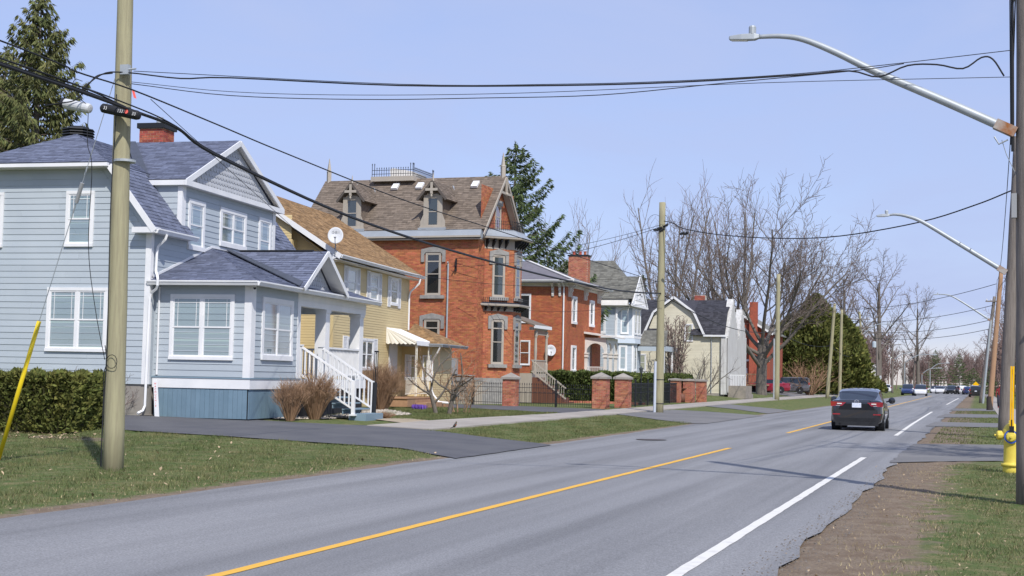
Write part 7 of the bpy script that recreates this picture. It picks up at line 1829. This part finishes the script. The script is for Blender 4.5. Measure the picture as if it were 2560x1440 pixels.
def pebbles(name, label, poly, n, sz, m, seed):
    rg = np.random.default_rng(seed); xs = [p[0] for p in poly]; ys = [p[1] for p in poly]; x = rg.uniform(min(xs), max(xs), n); y = rg.uniform(min(ys), max(ys), n); k = in_poly(x, y, poly); x, y = x[k], y[k]; n = len(x)
    z = zt(x, y) + .03; s = sz * rg.uniform(.5, 1.5, n); O = np.array([[1, 0, 0], [0, 1, 0], [-1, 0, 0], [0, -1, 0], [0, 0, .8], [0, 0, -.5]])
    R_ = rg.normal(0, .25, (n, 6, 3)) + O[None]; V = np.stack([x, y, z], 1)[:, None] + R_ * s[:, None, None]
    f = np.array([[0, 1, 4], [1, 2, 4], [2, 3, 4], [3, 0, 4]]); F = (np.arange(n)[:, None, None] * 6 + f[None]).reshape(-1, 3)
    return tag(npmesh(name, V.reshape(-1, 3), F, MAT[m], None, kind='stuff'), label, 'gravel')
pebbles('pebbles', 'pale pebbles of the bed in front of the bay and steps', [(-22.6, 34.9), (-21.0, 37.3), (-19.5, 37.6), (-18.75, 38.9), (-18.5, 43.4), (-18.9, 46.6), (-21.7, 50.6), (-20.2, 44), (-19.4, 39.6), (-20.6, 38.2)], 9000, .035, 'gravel', 1)
pebbles('grit', 'dark grit and crumbs along the right road edge', [(-2.0, 8), (-1.45, 8), (-1.0, 30.4), (-1.65, 30.4)], 2500, .009, 'bark', 2)

# ------------------------------------------------------------------ vehicles
def car(kind, label, loc, rz, L_, W_, H_, paint, group=None, cat='car', detail=False):
    """loft along the length; local +y is the nose"""
    T = thing({'sedan': 'sedan_car', 'suv': 'suv_car', 'van': 'minivan_car', 'hatch': 'hatchback_car'}[kind], label, cat, loc, rz, group)
    hw = W_ / 2
    # station: (y fraction, bottom z, belt z, half width factor, roof z or None, roof half width factor)
    if kind == 'sedan':
        st = [(-.5, .44, .78, .80, None, 0), (-.493, .30, .96, .90, None, 0), (-.47, .24, 1.035, .955, None, 0), (-.44, .21, 1.05, .975, None, 0), (-.395, .2, 1.045, .99, 1.06, .62), (-.33, .2, 1.03, 1, 1.20, .70), (-.25, .2, 1.01, 1, 1.36, .735), (-.16, .2, .99, 1, 1.435, .745), (-.03, .2, .97, 1, 1.455, .75), (.08, .2, .955, 1, 1.425, .745), (.15, .2, .95, 1, 1.34, .73), (.235, .2, .94, 1, 1.12, .72), (.275, .2, .93, .99, .96, .74), (.34, .2, .90, .985, None, 0), (.42, .21, .84, .95, None, 0), (.475, .24, .74, .86, None, 0), (.5, .34, .60, .74, None, 0)]
    elif kind == 'van':
        st = [(-.5, .40, .98, .90, 1.40, .72), (-.49, .30, 1.06, .96, 1.62, .78), (-.46, .25, 1.07, .985, 1.72, .80), (-.30, .22, 1.06, 1, 1.75, .81), (-.1, .22, 1.05, 1, 1.75, .81), (.05, .22, 1.03, 1, 1.73, .80), (.13, .22, 1.02, 1, 1.64, .78), (.25, .22, 1.0, 1, 1.28, .74), (.31, .22, .99, .99, 1.03, .76), (.38, .22, .95, .97, None, 0), (.45, .24, .86, .93, None, 0), (.49, .28, .74, .84, None, 0), (.5, .36, .62, .76, None, 0)]
    else:
        st = [(-.5, .42, .95, .86, 1.10, .72), (-.49, .32, 1.06, .93, 1.40, .74), (-.46, .26, 1.07, .97, 1.62, .76), (-.36, .24, 1.06, .99, 1.68, .77), (-.15, .24, 1.05, 1, 1.70, .78), (.0, .24, 1.04, 1, 1.68, .775), (.09, .24, 1.03, 1, 1.60, .76), (.19, .24, 1.02, 1, 1.30, .74), (.25, .24, 1.01, .99, 1.04, .76), (.33, .25, 1.0, .98, None, 0), (.42, .26, .94, .95, None, 0), (.48, .28, .84, .86, None, 0), (.5, .38, .68, .78, None, 0)]
    sc = H_ / max(s[4] or 0 for s in st)
    rows = []
    for (fy, zb, zs, wf, zr, rf) in st:
        y = fy * L_; w = hw * wf; zb *= sc; zs *= sc
        cs = [(0, zb), (w * .80, zb), (w * .95, zb + .09), (w, zb + (zs - zb) * .45), (w * .985, zb + (zs - zb) * .72), (w * .95, zs - .03), (w * .90, zs)]
        if zr: zr *= sc; r = hw * rf; cs += [(w * .88, zs + .012), (r + (w * .88 - r) * .12, zs + (zr - zs) * .86), (r * .90, zr - .012), (r * .5, zr + .012), (0, zr + .016)]
        else: cs += [(w * .84, zs + .006), (w * .64, zs + .018), (w * .44, zs + .026), (w * .22, zs + .03), (0, zs + .03)]
        rows.append([(x, y, z) for x, z in cs])
    n = len(rows[0]); body = MB(); g_side = MB(); g_f = MB(); g_r = MB()
    V = []
    for r in rows: V.append([V3(p) for p in r])
    def face(mb, q, mir): mb.poly(*[V3((-p.x if mir else p.x, p.y, p.z)) for p in (q if not mir else q[::-1])])
    hasr = [s[4] is not None for s in st]
    nst = len(st)
    first = hasr.index(True); last = nst - 1 - hasr[::-1].index(True)
    rs0 = first if kind == 'sedan' else None
    for i in range(nst - 1):
        for j in range(n - 1):
            q = [V[i][j], V[i][j + 1], V[i + 1][j + 1], V[i + 1][j]]
            tgt = body
            if hasr[i] and hasr[i + 1] and j == 7:
                pill = (i in ((first + 3, ) if kind == 'sedan' else (first + 2, first + 4)))
                if kind == 'sedan': tgt = g_side if first + 1 <= i <= last - 1 else body
                else: tgt = g_side if first + 2 <= i <= last - 1 else body
            if j >= 8 and hasr[i + 1] and hasr[i]:
                if i >= last - 3: tgt = g_f
                if kind == 'sedan' and i <= first + 1: tgt = g_r
            for mir in (False, True): face(tgt, q, mir)
    if kind != 'sedan':
        # tailgate glass closes the upright rear
        r0 = V[0]; g_r.poly(*([r0[7] + V3((-.06, -.012, .05)), r0[8] + V3((-.03, -.0, -.02)), V3((-r0[8].x + .03, r0[8].y, r0[8].z - .02)), V3((-r0[7].x + .06, r0[7].y - .012, r0[7].z + .05))]))
    for k in (0, nst - 1):
        body.poly(*([V3(p) for p in rows[k]] + [V3((-p[0], p[1], p[2])) for p in rows[k][::-1]]))
    bo = body.build('body', MAT[paint], T, smooth=True)
    ed = bo.modifiers.new('split', 'EDGE_SPLIT'); ed.split_angle = rad(38)
    if len(g_side.v): g_side.build('side_window', MAT['carglass'], T, smooth=True)
    if len(g_f.v): g_f.build('windscreen', MAT['carglass'], T, smooth=True)
    if len(g_r.v): g_r.build('rear_window', MAT['carglass'], T, smooth=True)
    wr = .325 * (1 if kind == 'sedan' else 1.08); wb = .30
    q = MB(); q.lathe([(wr * .62, -.02), (wr * .62, .08), (wr * .70, .10), (wr, .085), (wr, -.11), (wr * .7, -.12)], (0, 0, 0), 22, axis=(1, 0, 0)); tm = q.mesh('wheel', MAT['tyre'], True)
    q = MB(); q.lathe([(.03, .10), (.06, .11), (.07, .085), (wr * .60, .088), (wr * .66, .10), (wr * .66, .07)], (0, 0, 0), 22, axis=(1, 0, 0)); rm = q.mesh('rim', MAT['galv'])
    q = MB(); q.lathe([(wr * 1.13, -.30), (wr * 1.13, .014), (wr * .5, .014)], (0, 0, 0), 22, axis=(1, 0, 0)); am = q.mesh('wheel_arch', MAT['blackrub'])
    for s in (-1, 1):
        for fy in (-wb, wb * 1.0):
            mt = Matrix.Translation((s * (hw - .10), fy * L_, wr)) @ Matrix.Rotation(0 if s > 0 else pi, 4, 'Z')
            w_ = inst('wheel', tm, T, mt); inst('rim', rm, w_); inst('wheel_arch', am, T, Matrix.Translation((s * (hw - .012), fy * L_, wr + .02)) @ Matrix.Rotation(0 if s > 0 else pi, 4, 'Z'))
    yb, yf = -.5 * L_, .5 * L_
    lift = sc
    for s in (-1, 1):
        m_ = MB(); m_.prism([(s * (hw - .02), yb + .055 + .0, .99 * lift), (s * (hw * .42), yb + .012, .965 * lift), (s * (hw * .55), yb + .012, .86 * lift), (s * (hw - .03), yb + .07, .84 * lift)], (0, -.035, 0)) if kind == 'sedan' else m_.box(*sorted((s * (hw * .78), s * (hw * .97))), yb - .02, yb + .12, .92 * lift, 1.20 * lift)
        m_.build('tail_light', MAT['tail'], T, bevel=.008)
        m_ = MB(); m_.prism([(s * hw * .48, yf - .05, .70 * lift), (s * hw * .84, yf - .20, .80 * lift), (s * hw * .86, yf - .20, .68 * lift), (s * hw * .5, yf - .04, .62 * lift)], (0, .05, 0)); m_.build('headlight', MAT['lens'], T)
        m_ = MB(); x0 = s * hw; ym = .20 * L_; m_.tube([(x0 * .93, ym, .98 * lift), (x0 * 1.03, ym - .01, 1.0 * lift)], .03, 6); m_.lathe([(.02, -.05), (.10, -.04), (.125, 0), (.10, .05), (.03, .075)], (x0 * 1.03 + s * .11, ym, 1.03 * lift), 10, axis=(0, 1, -.0)); m_.build('wing_mirror', MAT[paint], T)
        m_ = MB(); m_.box(*sorted((s * hw * .62, s * hw * .90)), yb - .018, yb + .06, .545 * lift, .585 * lift); m_.build('reflector', MAT['tail'], T)
    m_ = MB(); m_.box(-.155, .155, yb - .02, yb + .0, .80 * lift, .96 * lift); m_.build('number_plate', MAT['plate'], T)
    m_ = MB(); m_.box(-hw * .80, hw * .80, yb + .03, yb + .3, .17, .34 * lift); m_.build('bumper_valance', MAT['blackrub'], T)
    m_ = MB(); m_.box(-hw * .5, hw * .5, yf - .09, yf - .01, .34, .56); m_.build('grille', MAT['blackrub'], T)
    return T
K = car('sedan', 'black sedan driving away in the right lane', (-4.02, 53.0, .016), rad(0.6), 4.58, 1.80, 1.455, 'carblack')
yb = -2.29
b = MB(); b.tube([(.075 * cos(t), yb - .0, 1.005 + .055 * sin(t)) for t in np.linspace(0, 2 * pi, 20)], .008, 5); b.tube([(-.068, yb - .004, 1.025), (-.035, yb - .008, 1.03), (0, yb - .008, .985), (.035, yb - .008, 1.03), (.068, yb - .004, 1.025)], .008, 5); b.build('emblem', MAT['chrome'], K)
for s, w in ((-1, .16), (1, .13)):
    b = MB(); b.box(s * .62 - w / 2, s * .62 + w / 2, yb - .012, yb, .845, .865); b.build('badge', MAT['chrome'], K)
    b = MB(); b.box(*sorted((s * .50, s * .66)), yb - .035, yb + .01, .91, .945); b.build('reversing_lamp', MAT['lens'], K)
b = MB(); b.prism([(-.52, yb - .008, .93), (.52, yb - .008, .93), (.62, yb + .0, .72), (.50, yb + .002, .66), (-.50, yb + .002, .66), (-.62, yb + .0, .72)], (0, .02, 0)); b.build('boot_recess', mat('matt_black', (.012, .013, .016), .45), K)
b = MB(); b.box(-.58, .58, yb + .05, yb + .30, .20, .30); b.tube([(-.55, yb + .1, .27), (-.55, yb + .0, .26)], .035, 8); b.build('exhaust_and_diffuser', MAT['blackrub'], K)
# something pale seen through the rear window: head rests
for x in (-.36, .36):
    b = MB(); b.box(x - .12, x + .12, -.35, -.26, 1.05, 1.25); b.build('head_restraint', MAT['grey'], K, bevel=.03)
car('sedan', 'dark red sedan parked side-on behind the maple trunk', (-20.6, 146.9, .52), rad(97), 4.85, 1.84, 1.46, 'carred')
car('van', 'grey minivan parked behind the dark red sedan', (-19.9, 156.8, .47), rad(95), 5.15, 2.0, 1.78, 'cargrey', cat='van')
car('suv', 'white SUV coming towards the camera in the far lane', (-8.3, 226, .01), rad(181), 4.6, 1.95, 1.72, 'carwhite')
car('hatch', 'dark blue SUV parked left of the oncoming white one', (-10.4, 231, .02), rad(180), 4.3, 1.95, 1.75, 'carblue')
car('suv', 'dark grey SUV parked on the right beyond the white lines', (-.35, 228, .02), rad(1), 4.7, 1.95, 1.72, 'carblack')
car('hatch', 'white car half hidden on the grass behind the blue SUV', (-16.2, 250, .2), rad(95), 4.4, 1.8, 1.5, 'carwhite')
lot = [(-7.2, 300, 'sedan', 'carwhite', 178, 'white car first in the far queue right of the oncoming SUV'), (-5.9, 306, 'sedan', 'cargrey', 182, 'silver grey car second in the far queue'), (-5.0, 297, 'suv', 'carblack', 176, 'black SUV in the middle of the far queue'), (-4.5, 330, 'sedan', 'carwhite', 2, 'pale car behind the far black SUV'), (-3.2, 300, 'suv', 'carwhite', 12, 'white SUV at the far bend with its side showing'), (-1.9, 290, 'hatch', 'carblue', 4, 'blue car between the far white SUV and the dark parked one'), (-8.6, 312, 'hatch', 'carwhite', 181, 'small white car farthest left in the far queue')]
for x, y, k, p, a, lab in lot: car(k, lab, (x, y, .01), rad(a), 4.5, 1.85, 1.55 if k != 'suv' else 1.7, p, 'cars queued at the far end of the road')

# ------------------------------------------------------------------ a walker on the far pavement and the robin
def person():
    T = thing('person', 'person in dark red jacket and dark trousers walking on the right pavement', 'person', (1.55, 112, .05), rad(170))
    me = bpy.data.meshes.new('figure')
    J = [((0, 0, .92), .145), ((0, 0, 1.12), .14), ((0, 0, 1.34), .165), ((0, 0, 1.46), .10), ((0, .01, 1.53), .055), ((0, .02, 1.66), .10), ((0, .015, 1.74), .085),
         ((.20, 0, 1.40), .075), ((.25, .05, 1.14), .055), ((.24, .17, .92), .045), ((.24, .20, .84), .04), ((-.20, 0, 1.40), .075), ((-.25, -.05, 1.14), .055), ((-.25, .06, .92), .045), ((-.25, .09, .84), .04),
         ((.10, 0, .86), .105), ((.10, .12, .48), .075), ((.10, .06, .09), .055), ((.10, .20, .04), .045), ((-.10, 0, .86), .105), ((-.10, -.06, .48), .075), ((-.10, -.22, .12), .055), ((-.10, -.10, .05), .045)]
    E_ = [(0, 1), (1, 2), (2, 3), (3, 4), (4, 5), (5, 6), (2, 7), (7, 8), (8, 9), (9, 10), (2, 11), (11, 12), (12, 13), (13, 14), (0, 15), (15, 16), (16, 17), (17, 18), (0, 19), (19, 20), (20, 21), (21, 22)]
    me.from_pydata([j[0] for j in J], E_, []); o = bpy.data.objects.new('figure', me); COL.objects.link(o); o.parent = T
    me.materials.append(MAT['cloth'])
    o.modifiers.new('skin', 'SKIN'); sv = me.skin_vertices[0].data
    for v, j in zip(sv, J): v.radius = (j[1], j[1] * .82)
    sv[0].use_root = True
    s = o.modifiers.new('sub', 'SUBSURF'); s.levels = s.render_levels = 1
    b = MB(); b.lathe([(.02, -.10), (.105, -.04), (.115, .03), (.08, .10), (.01, .12)], (0, -.01, 1.70), 12); b.build('hair', MAT['hair'], T, smooth=True)
    b = MB(); b.lathe([(.03, -.09), (.075, -.03), (.08, .03), (.05, .08)], (0, .05, 1.65), 12); b.lathe([(.002, .03), (.014, 0)], (0, .125, 1.645), 6, axis=(0, 1, 0)); b.build('face', MAT['skin'], T, smooth=True)
    for x, yk, yt in ((.10, .12, .06), (-.10, -.06, -.22)):
        b = MB(); b.tube([(x, 0, .95), (x, yk, .48), (x, yt, .12)], [.115, .085, .065], 10); b.build('trouser_leg', MAT['cloth2'], T, smooth=True)
person()
rb = thing('robin', 'small robin with rusty breast standing where pavement meets grass', 'bird', (-13.9, 37.45, gz(-13.9, 37.45) + .02), rad(-20))
b = MB(); b.tube([(-.055, 0, .055), (-.03, 0, .075), (0, 0, .10), (.03, 0, .135), (.045, 0, .165), (.055, 0, .185)], [.012, .030, .040, .036, .025, .018], 10); b.build('body', mat('robin_back', (.09, .08, .07), .9), rb, smooth=True)
b = MB(); b.lathe([(.004, -.04), (.030, -.01), (.030, .02), (.004, .05)], (.028, 0, .115), 10, axis=(.5, 0, 1)); b.build('breast', mat('robin_breast', (.40, .10, .04), .9), rb, smooth=True)
b = MB(); b.lathe([(.004, -.022), (.022, 0), (.020, .014), (.004, .024)], (.056, 0, .195), 10); b.build('head', mat('robin_head', (.03, .028, .026), .8), rb, smooth=True)
b = MB(); b.tube([(.074, 0, .196), (.10, 0, .192)], [.007, .002], 6); b.build('beak', MAT['safety'], rb)
b = MB(); b.prism([(-.05, -.018, .065), (-.05, .018, .065), (-.15, .014, .01), (-.15, -.014, .01)], (0, 0, .006)); b.build('tail', bpy.data.materials['robin_head'], rb)
for y in (-.014, .014):
    b = MB(); b.tube([(0, y, .07), (.005, y, .0), (.03, y, .0)], .003, 5); b.build('leg', MAT['stem'], rb)
